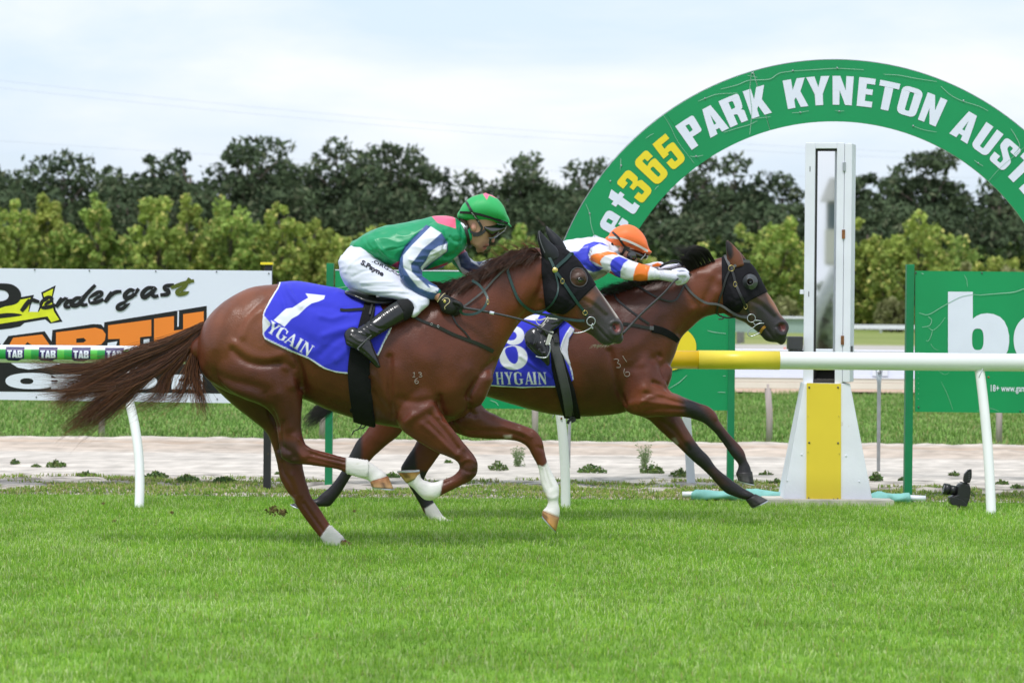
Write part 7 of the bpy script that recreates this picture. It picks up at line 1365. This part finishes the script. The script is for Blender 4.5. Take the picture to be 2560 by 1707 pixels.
foo = rows(z1, [(1655, 740, 1548, 826, .036, -.335), (1730, 790, 1565, 882, .040, -.345), (1775, 850, 1640, 918, .044, -.35), (1795, 905, 1700, 965, .045, -.355), (1830, 985, 1755, 1010, .042, -.36), (1850, 1050, 1808, 1062, .028, -.36)])
face = rows(z2, [(1700, 300, 1430, 300, .070, 0), (1735, 400, 1420, 400, .076, 0), (1728, 470, 1425, 470, .074, 0), (1690, 530, 1440, 530, .069, 0), (1662, 575, 1450, 570, .064, 0), (1650, 620, 1465, 605, .056, 0), (1628, 655, 1480, 630, .050, 0), (1600, 690, 1510, 650, .040, 0), (1570, 705, 1530, 665, .028, 0)])
neck = lz(z2, [(1300, 560, 85, 0), (1400, 560, 78, 0), (1480, 570, 72, 0)], .2551)
bodyj = [tube(face, DJ, n=24), limb(neck, DJ), limb(lz(z2, [(1685, 530, 14, 0), (1697, 575, 17, 0), (1693, 600, 18, 0)], .2551), DJ), limb(lz(z2, [(1630, 634, 17, -.012), (1645, 634, 16, 0), (1630, 634, 17, .012)], .2551), DJ), limb(lz(z2, [(1610, 668, 16, -.010), (1622, 668, 15, 0), (1610, 668, 16, .010)], .2551), DJ), limb(lz(z2, [(1590, 690, 20, -.006), (1590, 692, 20, .006)], .2551), DJ),
  tube(shr(tor, .86), DJ), tube(shr(sle, .8), DJ), tube(shr(pel, .86), DJ), tube(shr(thi, .84), DJ), tube(shr(bot, .78), DJ), tube(shr(foo, .7), DJ), tube(shr(mir(thi), .84), DJ), tube(shr(mir(bot), .78), DJ), tube(shr(mir(foo), .7), DJ), limb([(a, b, r * .8, o) for a, b, r, o in fsl], DJ),
  limb(lz(z2, [(1060, 1085, 42, -.195), (1130, 1120, 44, -.19), (1180, 1160, 44, -.19), (1240, 1200, 50, -.19)], .2551), DJ), limb(lz(z2, [(1680, 815, 40, .15), (1740, 800, 40, .14)], .2551), DJ)]
bj = skin(bodyj, .0058, 3, 'body')
SK = (.50, .27, .185)
paint(bj, SK, [(z2([(1600, 600), (1680, 610), (1670, 640), (1610, 690), (1560, 705), (1540, 640)]), (.40, .21, .15), 5), (z2([(1615, 628), (1660, 630), (1655, 645), (1620, 645)]), (.42, .14, .12), 2), (z2([(1595, 660), (1632, 658), (1630, 678), (1600, 676)]), (.40, .13, .11), 2), (z2([(1600, 648), (1645, 646), (1640, 656), (1600, 660)]), (.04, .01, .01), 1.6), (z2([(1690, 590), (1712, 590), (1712, 612), (1688, 612)]), (.60, .26, .24), 3), (z2([(1080, 1080), (1220, 1080), (1220, 1200), (1080, 1200)]), (.42, .22, .14), 4)], 1.5)
add('body', bj, MATS['skin_tone'], j1)
def earpart(z, x, y, D, parent, s=1.0):
    c = P(*z([(x, y)])[0], D); add('ear', mesh_from('ear', *join([ball(c, .015 * s, .007, .023 * s), ball(c + Vector((-.002, -.006, -.004)), .008 * s, .004, .012 * s)])), MATS['skin_plain'], parent)
mat('skin_plain', (.55, .27, .20), rough=.5)
earpart(z2, 1508, 462, DJ - .073, j1, 1.1)
add('hair', skin([limb(lz(z2, [(1400, 395, 30, -.03), (1420, 430, 30, -.05), (1440, 470, 26, -.055)], .2551), DJ), limb(lz(z2, [(1400, 395, 30, .03), (1420, 430, 30, .05), (1440, 470, 26, .055)], .2551), DJ), limb(lz(z2, [(1375, 385, 16, 0), (1390, 400, 28, 0), (1420, 450, 28, 0)], .2551), DJ)], .006, 2, 'hair'), MATS['hair_brown'], j1)
# silks
slk = skin([tube(tor, DJ, n=40, sub=5), tube(sle, DJ, n=28, sub=5), limb(fsl, DJ, n=20)], .0052, 4, 'silks')
wrinkle(slk, .005, (10, 10, 18), 1); wrinkle(slk, .004, (14, 14, 5), 4, region=z2([(340, 560), (480, 500), (620, 620), (760, 880), (600, 830)]), soft=8)
sculpt(slk, [(z2(p), r, a) for p, r, a in [([(1060, 460), (960, 530), (860, 640), (800, 740), (776, 880), (800, 950)], 3, -.012), ([(1240, 600), (1180, 740), (1050, 850), (1000, 880)], 4, -.014), ([(540, 600), (640, 740), (780, 800)], 6, .008), ([(560, 680), (680, 800)], 4, -.008), ([(660, 690), (760, 670), (860, 640)], 2, -.004), ([(1330, 480), (1350, 560), (1340, 640)], 6, .008), ([(1280, 560), (1320, 600), (1380, 600)], 4, -.008), ([(1380, 440), (1400, 540), (1410, 640)], 5, -.006), ([(1090, 730), (1180, 690), (1240, 680)], 3, .006), ([(1010, 850), (1080, 760), (1150, 740)], 3, -.006), ([(900, 830), (960, 840), (1000, 880)], 3, -.007), ([(880, 780), (940, 800), (1010, 800)], 3, .006), ([(960, 960), (1040, 960), (1080, 1010)], 3, -.005), ([(820, 860), (900, 900), (980, 920)], 3, -.005), ([(1120, 860), (1220, 820), (1330, 760)], 5, .008), ([(1200, 740), (1260, 760), (1340, 700)], 5, -.007), ([(440, 545), (470, 640), (560, 720)], 4, -.005)]])
GR = (.010, .30, .125); PK = (.85, .13, .24); NV = (.055, .10, .27); WT = (.74, .75, .86)
paint(slk, GR, [(z2([(1090, 352), (1290, 350), (1328, 380), (1332, 478), (1150, 420)]), PK, 1.3), (z2([(700, 836), (760, 800), (800, 790), (790, 900), (700, 870)]), (.55, .03, .12), 1.3), (z2([(1035, 885), (1130, 850), (1252, 808), (1252, 832), (1130, 880), (1040, 895)]), (.55, .03, .12), 1.3), (z2([(1318, 772), (1380, 710), (1440, 662), (1436, 700), (1370, 760)]), (.55, .03, .12), 1.3),
 (z2([(1310, 770), (1440, 700), (1500, 680), (1760, 760), (1740, 960), (1420, 960)]), WT, 1.3), (z2([(1350, 740), (1450, 690), (1480, 800), (1580, 860), (1580, 920), (1460, 900), (1380, 850)]), (.03, .05, .14), 1.3), (z2([(1500, 690), (1560, 740), (1600, 790), (1560, 840), (1500, 760)]), NV, 1.3), (z2([(1560, 850), (1680, 800), (1760, 800), (1700, 920), (1540, 930)]), (.03, .05, .14), 1.3),
 (z2([(1040, 440), (1080, 456), (1195, 525), (1250, 610), (1255, 700), (1180, 760), (1120, 800), (1020, 890), (1000, 940), (1180, 1060), (1120, 1190), (940, 1160), (780, 980), (765, 860), (790, 740), (830, 650)]), NV, 1.3),
 (z2([(1085, 455), (1190, 520), (1100, 600), (1000, 680), (930, 780), (890, 820), (900, 900), (1060, 1050), (1130, 1080), (1145, 1110), (1050, 1090), (960, 1050), (880, 950), (815, 850), (812, 740), (900, 640)]), WT, 1.3), (z2([(1248, 622), (1242, 700), (1180, 745), (1090, 810), (1000, 890), (985, 860), (1040, 790), (1085, 700), (1160, 650)]), WT, 1.3), (z2([(1060, 1020), (1165, 1060), (1155, 1090), (1090, 1070)]), WT, 1.3)], 1.2)
add('silks', slk, MATS['silk'], j1)
strap('collar', z2([(1385, 415), (1420, 470), (1450, 560), (1448, 630)]), 6, MATS['print_white'], j1, [bvh(slk)], DJ, off=.005, th=.006)
br = skin([tube(pel, DJ, n=36), tube(thi, DJ, n=32, sub=5), tube(mir(thi), DJ, n=24)], .006, 4, 'breeches'); wrinkle(br, .003, (6, 6, 26), 2)
sculpt(br, [(z2(p), r, a) for p, r, a in [([(250, 900), (300, 820), (380, 760)], 4, .004), ([(320, 950), (420, 900), (520, 880)], 4, -.004), ([(400, 1010), (560, 1000), (720, 1000)], 3, .004), ([(420, 1040), (600, 1040), (780, 1050)], 3, -.004), ([(480, 1090), (640, 1090), (820, 1090)], 3, .004), ([(560, 1120), (720, 1110), (860, 1120)], 3, -.004), ([(900, 1180), (950, 1240), (960, 1290)], 4, .005), ([(980, 1180), (1010, 1230), (1000, 1280)], 4, -.004), ([(620, 830), (700, 900), (850, 970)], 5, .004)]])
add('breeches', br, MATS['breeches'], j1); TB = [bvh(br)]
def on_surface(tg, ax, ay, bx, by, h, D, off=.0025):
    """lettering that lies on cloth: unit text mapped between two picture points, height h"""
    L_ = math.hypot(bx - ax, by - ay); ux, uy = (bx - ax) / L_, (by - ay) / L_
    def f(u, v):
        x = ax + ux * u * L_ + uy * v * h; y = ay + uy * u * L_ - ux * v * h; d = hit(tg, x, y); return P(x, y, (d - off) if d else D)
    return f
a, b_ = z2([(395, 820)])[0], z2([(690, 985)])[0]; fonttext('printed_name', 'S.Payne', 1, (lambda f: lambda u, v: f(u / 4.1, v))(on_surface(TB, *a, *b_, 16, DJ, .004)), MATS['ink'], j1, bold=.045, res=3)
a, b_ = z2([(505, 800)])[0], z2([(815, 960)])[0]; fonttext('printed_address', '.ORG.AU', 1, (lambda f: lambda u, v: f(u / 4.5, v))(on_surface(TB, *a, *b_, 11, DJ, .004)), MATS['ink'], j1, bold=.02)
for s_, L_ in ((1, lambda r: r), (-1, mir)):
    bt = skin([tube(L_(bot), DJ, n=28), tube(L_(foo), DJ, n=24)], .0052, 3, 'boot')
    if s_ == 1:
        sculpt(bt, [(z1(p), r, a) for p, r, a in [([(1660, 740), (1740, 800), (1800, 830)], 3, -.005), ([(1700, 700), (1780, 760), (1850, 790)], 3, .005), ([(1740, 690), (1830, 740), (1890, 740)], 3, -.005), ([(1600, 800), (1680, 850), (1760, 840)], 3, .004), ([(1640, 780), (1720, 810), (1780, 850)], 2.5, -.005), ([(1570, 850), (1650, 900), (1740, 960), (1820, 1050)], 1.6, -.005)] + [([(1835 + 30 * k, 600 - 22 * k), (1880 + 30 * k, 665 - 22 * k)], 1.6, .0022) for k in range(4)]])
    o = add('boot', bt, MATS['boot'], j1)
    cp = z1([(1980, 480), (2060, 460), (2160, 600), (2120, 660), (2050, 700), (2045, 600), (1990, 520)])
    if s_ == 1: add('boot_cuff', shell(bt, cp, .003, name='boot_cuff'), MATS['boot_elastic'], o)
cord('stirrup', [(q[0], q[1], DJ - .41) for q in z1([(1775, 800), (1740, 830), (1690, 880), (1660, 910), (1670, 925)])], 1.6, MATS['grey_strap'], j1 if False else sd1, D=DJ); strap('stirrup_leather', [(q[0], q[1], DJ - .335) for q in z1([(1800, 560), (1775, 650), (1760, 760), (1770, 810)])], 4, bk, sd1, D=DJ)
# glove: palm, four fingers of different lengths and a thumb closing on the whip
def fist(z, s, palm, fingers, thumb, D, m, parent, voxel=.0038):
    me = skin([tube(rows(z, palm), D, n=20)] + [limb(lz(z, f, s), D, n=10) for f in fingers] + [limb(lz(z, thumb, s), D, n=10)], voxel, 1, 'glove'); return add('glove', me, MATS[m], parent), me
gl_, gm = fist(z2, .2551, [(1215, 1112, 1150, 1195, .030, -.19), (1275, 1140, 1172, 1235, .036, -.19), (1325, 1175, 1190, 1285, .038, -.19), (1355, 1205, 1235, 1312, .034, -.19)],
 [[(1320, 1195, 22, -.225), (1372, 1215, 21, -.23), (1388, 1250, 20, -.225), (1368, 1285, 19, -.205)], [(1310, 1220, 22, -.205), (1362, 1245, 21, -.212), (1378, 1280, 20, -.205), (1350, 1305, 18, -.19)], [(1290, 1245, 21, -.19), (1345, 1272, 20, -.195), (1355, 1305, 19, -.19), (1325, 1318, 17, -.175)], [(1270, 1265, 18, -.175), (1312, 1295, 17, -.178), (1310, 1318, 16, -.172), (1285, 1320, 15, -.16)]],
 [(1230, 1150, 24, -.165), (1290, 1170, 22, -.15), (1345, 1200, 20, -.15), (1375, 1225, 17, -.16)], DJ, 'glove_black', j1)
cord('glove_piping', z2([(1150, 1198), (1175, 1160), (1210, 1120), (1228, 1112)]), 1.1, MATS['amber_pale'] if 'amber_pale' in MATS else mat('amber_pale', (.62, .52, .30), rough=.6), gl_, [bvh(gm)], DJ, off=.002)
cord('glove_piping', z2([(1195, 1180), (1225, 1158), (1262, 1165), (1270, 1195), (1240, 1225), (1222, 1245), (1226, 1268)]), .9, MATS['amber_pale'], gl_, [bvh(gm)], DJ, off=.002)
q = z2([(1222, 1190)])[0]; hh = hit([bvh(gm)], *q) or DJ - .23; add('glove_badge', mesh_from('glove_badge', *ball(P(*q, hh - .001), .009, .003, .010)), MATS['brass'], gl_)
fist(z2, .2551, [(1690, 780, 1690, 850, .03, .15), (1750, 760, 1740, 850, .035, .14), (1790, 770, 1780, 850, .03, .13)], [[(1780, 790, 16, .12), (1810, 830, 15, .11), (1790, 855, 14, .12)], [(1780, 800, 16, .14), (1808, 838, 15, .135), (1788, 860, 14, .14)], [(1775, 805, 15, .16), (1800, 842, 14, .158), (1780, 862, 13, .16)], [(1770, 812, 13, .178), (1790, 845, 12, .176), (1772, 860, 12, .176)]], [(1740, 775, 18, .11), (1775, 765, 16, .10), (1805, 785, 14, .10)], DJ, 'glove_black', j1)
# helmet
hel = rows(z2, [(1368, 300, 1378, 375, .055, 0), (1400, 240, 1400, 398, .085, 0), (1470, 176, 1465, 415, .108, 0), (1560, 142, 1545, 422, .118, 0), (1650, 138, 1640, 424, .118, 0), (1740, 185, 1725, 425, .108, 0), (1800, 258, 1790, 428, .088, 0), (1836, 345, 1832, 428, .055, 0)])
pk = rows(z2, [(1790, 395, 1795, 440, .088, 0), (1840, 420, 1840, 446, .078, 0), (1876, 452, 1872, 466, .05, 0)])
hm = skin([tube(hel, DJ, n=36, sub=5), tube(pk, DJ, n=24), limb(lz(z2, [(1618, 140, 12, 0), (1622, 132, 10, 0)], .2551), DJ)], .005, 3, 'helmet')
sculpt(hm, [(z2([(1620, 140), (1540, 220), (1510, 320)]), 1.5, -.002), (z2([(1640, 140), (1720, 260), (1740, 400)]), 1.5, -.002), (z2([(1440, 390), (1560, 400), (1700, 410)]), 3, -.006), (z2([(1380, 350), (1480, 380), (1600, 395)]), 3, .004)])
HG = (.035, .42, .12)
paint(hm, HG, [(z2([(1590, 112), (1655, 112), (1656, 148), (1636, 195), (1604, 150)]), (.85, .16, .28), 1.2), (z2([(1500, 160), (1560, 128), (1600, 118), (1600, 134), (1560, 142)]), (.85, .16, .28), 1.2), (z2([(1650, 120), (1760, 190), (1730, 180), (1660, 150)]), (.85, .16, .28), 1.2)], 1)
he = add('helmet', hm, MATS['helmet_cloth'], j1); TH = [bvh(hm)]
strap('helmet_band', z2([(1368, 318), (1450, 322), (1540, 335), (1620, 355), (1720, 385), (1842, 428)]), 6.5, MATS['boot_elastic'], he, TH, DJ, off=.003); strap('goggle_strap', z2([(1432, 210), (1470, 280), (1510, 345), (1560, 420), (1590, 470)]), 6.2, bk, he, TH + [bvh(bj)], DJ, off=.006)
a, b_ = z2([(1488, 318)])[0], z2([(1568, 425)])[0]; fonttext('strap_text', 'persuader', 1, (lambda f: lambda u, v: f(u / 4.6, v - .3))(on_surface(TH + [bvh(bj)], *a, *b_, 5.0, DJ - .12, .0125)), MATS['print_white'], he, bold=.01)
gg = rows(z2, [(1605, 425, 1640, 530, .080, 0), (1690, 428, 1680, 578, .077, 0), (1755, 435, 1715, 568, .066, 0), (1800, 445, 1775, 522, .05, 0)]); add('goggles', skin([tube(gg, DJ, n=28)], .005, 3, 'goggles'), MATS['goggle'], j1)
cord('goggle_rim', [(q[0], q[1], DJ - .072) for q in z2([(1650, 570), (1690, 572), (1730, 545), (1755, 510)])], 1.2, MATS['camera_grey'], j1, D=DJ)
BJ = [bvh(bj), bvh(hm)]
strap('chin_strap', z2([(1428, 410), (1430, 480), (1450, 560), (1462, 640), (1480, 660)]), 8.5, bk, j1, BJ + [bvh(slk)], DJ, off=.006, th=.008); strap('chin_strap', z2([(1592, 465), (1570, 510), (1530, 525), (1490, 515), (1455, 490)]), 5, bk, j1, BJ, DJ, off=.006); strap('chin_strap', z2([(1500, 540), (1550, 540), (1590, 520), (1620, 490)]), 7, bk, j1, BJ, DJ, off=.006)
# whip
w1 = thing('riding_whip', P(1150, 770, DJ - .2), 'long dark riding whip with a small white band in the black glove', 'whip', 'riding whips'); DW = DJ - .215
WP = catmull([q + (d,) for q, d in zip(z2([(1340, 1235), (1400, 1250), (1690, 1302), (1960, 1365), (2120, 1430), (2280, 1512)]), (DW, DW, DW - .02, DW - .04, DW - .05, DW - .06))], 5)
addrod('shaft', [P(*r) for r in WP], [3.4 / F * DJ * (1 if i < 10 else .8) for i in range(len(WP))], MATS['whip'], w1, n=10); a, b_ = P(*z2([(1662, 1297)])[0], DW - .018), P(*z2([(1706, 1306)])[0], DW - .02); addrod('white_band', [a, b_], 3.7 / F * DJ, MATS['print_white'], w1, n=10)

# second jockey
DK = D2
j2 = thing('person', (P(1400, 760, DK).x, DK, 1.4), 'jockey in orange cap and banded sleeves stretched forward over the bay horse', 'jockey', 'jockeys riding')
tor = rows(z3, [(560, 560, 700, 800, .14, 0), (700, 420, 880, 800, .165, 0), (850, 310, 1050, 770, .175, 0), (1000, 248, 1200, 745, .18, 0), (1150, 222, 1350, 705, .185, 0), (1300, 208, 1480, 640, .18, 0), (1420, 212, 1560, 560, .15, 0), (1500, 240, 1600, 480, .09, 0)])
sle = rows(z3, [(1400, 292, 1290, 450, .072, -.16), (1490, 345, 1370, 545, .068, -.19), (1600, 395, 1490, 605, .062, -.21), (1720, 455, 1610, 665, .056, -.22), (1850, 508, 1750, 704, .05, -.22), (1960, 540, 1880, 713, .046, -.215), (2045, 566, 1995, 708, .042, -.21), (2085, 590, 2075, 700, .038, -.205)])
fsl = lz(z3, [(1450, 430, 90, .14), (1620, 560, 70, .19), (1800, 600, 60, .19), (2000, 560, 50, .17), (2090, 540, 46, .15), (2120, 535, 42, .14)], .21259)
pel = [(1310, 690, 1270, 660, .13, 0), (1330, 720, 1262, 690, .16, 0), (1340, 740, 1268, 712, .15, 0)]
thi = [(1325, 690, 1265, 700, .09, -.09), (1370, 700, 1300, 730, .085, -.13), (1420, 722, 1350, 745, .075, -.16), (1442, 745, 1390, 758, .064, -.175), (1435, 765, 1400, 775, .056, -.18)]
bot = rows(zc, [(1010, 20, 1050, 150, .056, -.20), (900, 60, 960, 210, .052, -.225), (790, 120, 870, 290, .05, -.255), (700, 180, 800, 345, .045, -.29), (620, 260, 760, 400, .042, -.32)])
foo = rows(zc, [(620, 300, 445, 430, .036, -.33), (690, 370, 470, 510, .04, -.34), (740, 470, 560, 600, .044, -.35), (755, 590, 660, 690, .042, -.36), (760, 700, 710, 745, .028, -.36)])
face = rows(z3, [(1830, 240, 1560, 240, .07, 0), (1870, 330, 1570, 310, .076, 0), (1872, 400, 1590, 370, .073, 0), (1862, 440, 1620, 415, .064, 0), (1850, 480, 1680, 450, .052, 0), (1835, 510, 1740, 480, .038, 0)])
bj = skin([tube(face, DK, n=24), limb(lz(z3, [(1480, 400, 85, 0), (1560, 400, 80, 0), (1660, 400, 75, 0)], .21259), DK), limb(lz(z3, [(1885, 400, 16, 0), (1895, 440, 18, 0)], .21259), DK), tube(shr(tor, .86), DK), tube(shr(sle, .8), DK), limb([(a, b, r * .8, o) for a, b, r, o in fsl], DK), tube(shr(pel, .86), DK), tube(shr(thi, .84), DK), tube(shr(mir(thi), .84), DK), tube(shr(bot, .78), DK), tube(shr(mir(bot), .78), DK), tube(shr(foo, .7), DK), tube(shr(mir(foo), .7), DK), limb(lz(z3, [(2060, 640, 42, -.205), (2150, 655, 40, -.20), (2220, 665, 40, -.2)], .21259), DK)], .006, 3, 'body')
paint(bj, (.62, .33, .26), [(z3([(1690, 400), (1760, 440), (1760, 500), (1690, 470)]), (.62, .25, .20), 3)]); add('body', bj, MATS['skin_tone'], j2)
earpart(z3, 1655, 345, DK - .072, j2, 1.1); add('earring', mesh_from('earring', *ball(P(*z3([(1645, 382)])[0], DK - .084), .0035)), MATS['steel'], j2)
add('hair', skin([limb(lz(z3, [(1580, 270, 30, -.045), (1610, 290, 34, -.058), (1640, 310, 26, -.064)], .21259), DK), limb(lz(z3, [(1580, 270, 30, .045), (1610, 290, 34, .058)], .21259), DK)], .006, 2, 'hair'), MATS['hair_blond'], j2)
slk = skin([tube(tor, DK, n=40, sub=5), tube(sle, DK, n=28, sub=5), limb(fsl, DK, n=20)], .0055, 4, 'silks'); wrinkle(slk, .005, (10, 10, 17), 7)
sculpt(slk, [(z3(p), r, a) for p, r, a in [([(1290, 370), (1285, 460), (1370, 550), (1480, 620)], 3, -.012), ([(1400, 290), (1320, 330), (1285, 400)], 3, -.007), ([(1450, 420), (1560, 460), (1700, 560)], 4, .005), ([(1520, 540), (1600, 600), (1680, 660)], 3, -.004), ([(1960, 560), (1980, 640), (1970, 700)], 2.4, .004), ([(2010, 580), (2020, 650), (2010, 705)], 2.4, -.004), ([(2045, 590), (2050, 650), (2045, 700)], 2.4, .004), ([(1100, 430), (1200, 520), (1330, 600)], 5, -.006), ([(1050, 300), (1200, 330), (1280, 300)], 6, .005), ([(1240, 560), (1340, 640), (1440, 620)], 4, .006)]])
OR_ = (.88, .20, .025); RB = (.045, .055, .62); WT2 = (.76, .76, .83)
paint(slk, WT2, [(z3([(1290, 620), (1400, 590), (1520, 590), (1500, 640), (1360, 720), (1250, 760), (900, 800), (900, 640)]), (.30, .31, .29), 2), (z3([(1060, 372), (1160, 368), (1230, 290), (1340, 254), (1440, 268), (1515, 312), (1400, 280), (1300, 330), (1278, 400), (1288, 470), (1370, 540), (1450, 562), (1400, 600), (1330, 612), (1250, 580), (1100, 430)]), RB, 1.2),
 (z3([(1480, 640), (1540, 600), (1620, 660), (1580, 700), (1480, 680)]), (.45, .06, .01), 1.3), (z3([(2020, 530), (2090, 500), (2140, 520), (2110, 550), (2030, 550)]), OR_, 1.3),
 (z3([(1300, 422), (1340, 400), (1500, 368), (1600, 385), (1625, 418), (1560, 405), (1470, 420), (1430, 455), (1412, 490), (1436, 545), (1370, 510), (1295, 470)]), OR_, 1.3), (z3([(1590, 440), (1640, 428), (1745, 470), (1690, 510), (1655, 590), (1652, 690), (1590, 650), (1540, 590), (1530, 520), (1550, 470)]), RB, 1.3), (z3([(1865, 500), (2005, 540), (1980, 610), (1968, 725), (1800, 725), (1805, 650), (1830, 560)]), OR_, 1.3)], 1.2)
add('silks', slk, MATS['silk'], j2)
br = skin([tube(pel, DK, n=24), tube(thi, DK, n=24), tube(mir(thi), DK, n=24)], .007, 4, 'breeches'); wrinkle(br, .0016, (6, 6, 24), 5); add('breeches', br, MATS['breeches'], j2)
for s_, L_ in ((1, lambda r: r), (-1, mir)):
    bt = skin([tube(L_(bot), DK, n=24), tube(L_(foo), DK, n=24)], .0055, 3, 'boot')
    if s_ == 1: sculpt(bt, [(zc(p), r, a) for p, r, a in [([(600, 330), (640, 380), (640, 460)], 2, -.006), ([(660, 300), (720, 380), (700, 470)], 2, .006), ([(560, 360), (590, 420), (570, 490)], 2, .005), ([(470, 480), (560, 580), (680, 690)], 1.6, -.005), ([(630, 560), (650, 600), (700, 600)], 2, .005), ([(700, 200), (780, 250), (850, 240)], 2, -.005)]])
    add('boot', bt, MATS['boot'], j2)
    if s_ == 1: TBT = [bvh(bt)]
mat('tape_pale', (.55, .55, .50), rough=.6)
strap('rubber_band', zc([(580, 190), (640, 195), (720, 175), (850, 185)]), 3.6, MATS['tape_pale'], j2, TBT, DK - .24, off=.004); strap('rubber_band', zc([(590, 180), (600, 230), (650, 260), (690, 220), (740, 150)]), 2.2, MATS['tape_pale'], j2, TBT, DK - .24, off=.004)
for dx in (0, 26): strap('leather_end', [(q[0], q[1], DK - .40) for q in zc([(795 - dx, 335), (770 - dx, 400), (745 - dx, 480), (738 - dx, 498)])], 5, MATS['tape_pale'], sd2, D=DK, th=.004)
cord('stirrup', [(q[0], q[1], DK - .41) for q in zc([(755, 480), (760, 560), (740, 620), (710, 655), (640, 655), (585, 640)])], 1.6, MATS['steel'], sd2, D=DK)
hel = rows(z3, [(1508, 192, 1520, 275, .055, 0), (1548, 130, 1560, 335, .09, 0), (1620, 80, 1612, 345, .108, 0), (1720, 52, 1705, 350, .118, 0), (1820, 76, 1805, 372, .114, 0), (1900, 142, 1880, 390, .10, 0), (1952, 222, 1938, 402, .08, 0), (1978, 310, 1972, 405, .052, 0)])
pk = rows(z3, [(1925, 350, 1915, 400, .086, 0), (1985, 350, 1972, 405, .072, 0), (2013, 368, 2003, 392, .045, 0)])
hm = skin([tube(hel, DK, n=36, sub=5), tube(pk, DK, n=24), limb(lz(z3, [(1545, 300, 40, .0), (1590, 360, 34, .0)], .21259), DK)], .0052, 3, 'helmet'); sculpt(hm, [(z3([(1700, 70), (1760, 60), (1830, 110)]), 2, .003), (z3([(1560, 260), (1700, 300), (1850, 350)]), 2.4, -.004)])
paint(hm, (.95, .20, .055), []); he = add('helmet', hm, MATS['helmet_cloth'], j2); TH = [bvh(hm), bvh(bj)]
strap('helmet_band', z3([(1510, 205), (1600, 210), (1700, 235), (1800, 275), (1900, 325), (1975, 370)]), 6, MATS['tape_pale'], he, TH, DK, off=.003); strap('goggle_strap', z3([(1555, 140), (1610, 190), (1650, 240), (1700, 310), (1760, 340)]), 5.6, bk, he, TH, DK, off=.006)
a, b_ = z3([(1752, 288)])[0], z3([(1838, 300)])[0]; fonttext('strap_text', 'persuader', 1, (lambda f: lambda u, v: f(u / 4.6, v - .3))(on_surface(TH, *a, *b_, 3.6, DK - .12, .010)), MATS['print_navy'], he, bold=.01)
add('goggles', skin([tube(rows(z3, [(1700, 300, 1730, 400, .08, 0), (1800, 320, 1800, 450, .078, 0), (1900, 370, 1880, 468, .066, 0), (1955, 400, 1930, 465, .045, 0)]), DK, n=28)], .0052, 3, 'goggles'), MATS['goggle'], j2)
me = mesh_from('spare_goggles', *ball(P(*z3([(1785, 420)])[0], DK - .062), .036, .02, .042)); add('spare_goggles', me, MATS['goggle'], j2); cord('goggle_rim', [(q[0], q[1], DK - .058) for q in z3([(1950, 385), (1935, 420), (1905, 450), (1890, 468)])], 1.5, MATS['steel'], j2, D=DK)
strap('chin_strap', z3([(1550, 270), (1580, 340), (1620, 400), (1650, 420)]), 4.5, bk, j2, TH, DK, off=.006); strap('chin_strap', z3([(1710, 320), (1690, 370), (1660, 415)]), 6, bk, j2, TH, DK, off=.006)
strap('chin_strap', z3([(1650, 400), (1700, 360), (1740, 330)]), 5, bk, j2, TH, DK, off=.007)
gl_, gm = fist(z4, .21259, [(660, 590, 665, 695, .034, -.20), (760, 588, 750, 712, .035, -.20), (850, 595, 845, 730, .040, -.20), (940, 612, 920, 742, .040, -.20)],
 [[(930, 640, 30, -.235), (1010, 640, 29, -.24), (1030, 680, 27, -.235), (1000, 712, 25, -.22)], [(930, 665, 29, -.215), (1000, 675, 28, -.222), (1010, 712, 26, -.215), (970, 735, 24, -.205)], [(915, 690, 28, -.20), (975, 705, 26, -.203), (970, 735, 25, -.20), (935, 745, 23, -.19)], [(900, 710, 25, -.185), (940, 728, 23, -.187), (930, 748, 22, -.185), (905, 748, 20, -.178)]],
 [(860, 610, 30, -.175), (930, 590, 26, -.16), (990, 590, 24, -.155), (1030, 620, 22, -.165)], DK, 'glove_white', j2, .0042)
sculpt(gm, [(z4([(860, 600), (850, 660), (850, 720)]), 1.6, -.003), (z4([(745, 600), (740, 700)]), 1.6, .003)])
fist(z4, .21259, [(690, 560, 720, 600, .03, .13), (800, 525, 810, 590, .034, .12), (900, 515, 905, 590, .036, .11), (970, 520, 960, 590, .034, .11)],
 [[(940, 540, 26, .09), (1000, 560, 25, .085), (1010, 595, 23, .09), (980, 612, 22, .10)], [(930, 560, 25, .115), (985, 580, 24, .11), (990, 605, 22, .115), (955, 612, 21, .12)], [(920, 570, 24, .135), (965, 590, 23, .132), (960, 610, 21, .135), (930, 612, 20, .14)], [(905, 580, 21, .152), (935, 598, 20, .15), (925, 612, 19, .152), (900, 610, 18, .155)]],
 [(930, 530, 26, .08), (1010, 530, 24, .07), (1070, 555, 21, .065), (1100, 575, 15, .06)], DK, 'glove_white', j2, .0042)
strap('glove_strap', [(q[0], q[1], DK + .06) for q in z4([(700, 555), (780, 510), (860, 485), (930, 495), (980, 540)])], 6, bk, h2, D=DK)
w2 = thing('riding_whip', P(1580, 770, DK - .2), 'grey riding whip slanting down from the white glove past the horse nose', 'whip', 'riding whips'); DW = DK - .24
WP = catmull([q + (DW - .02 * i,) for i, q in enumerate(z3([(2330, 690), (2265, 740), (2150, 870), (1900, 1100), (1780, 1230), (1672, 1340)]))], 5)
addrod('shaft', [P(*r) for r in WP], [(2.4 if i < 12 else (3.0 if i < 20 else 3.4)) / F * DK for i in range(len(WP))], MATS['whip'], w2, n=10)
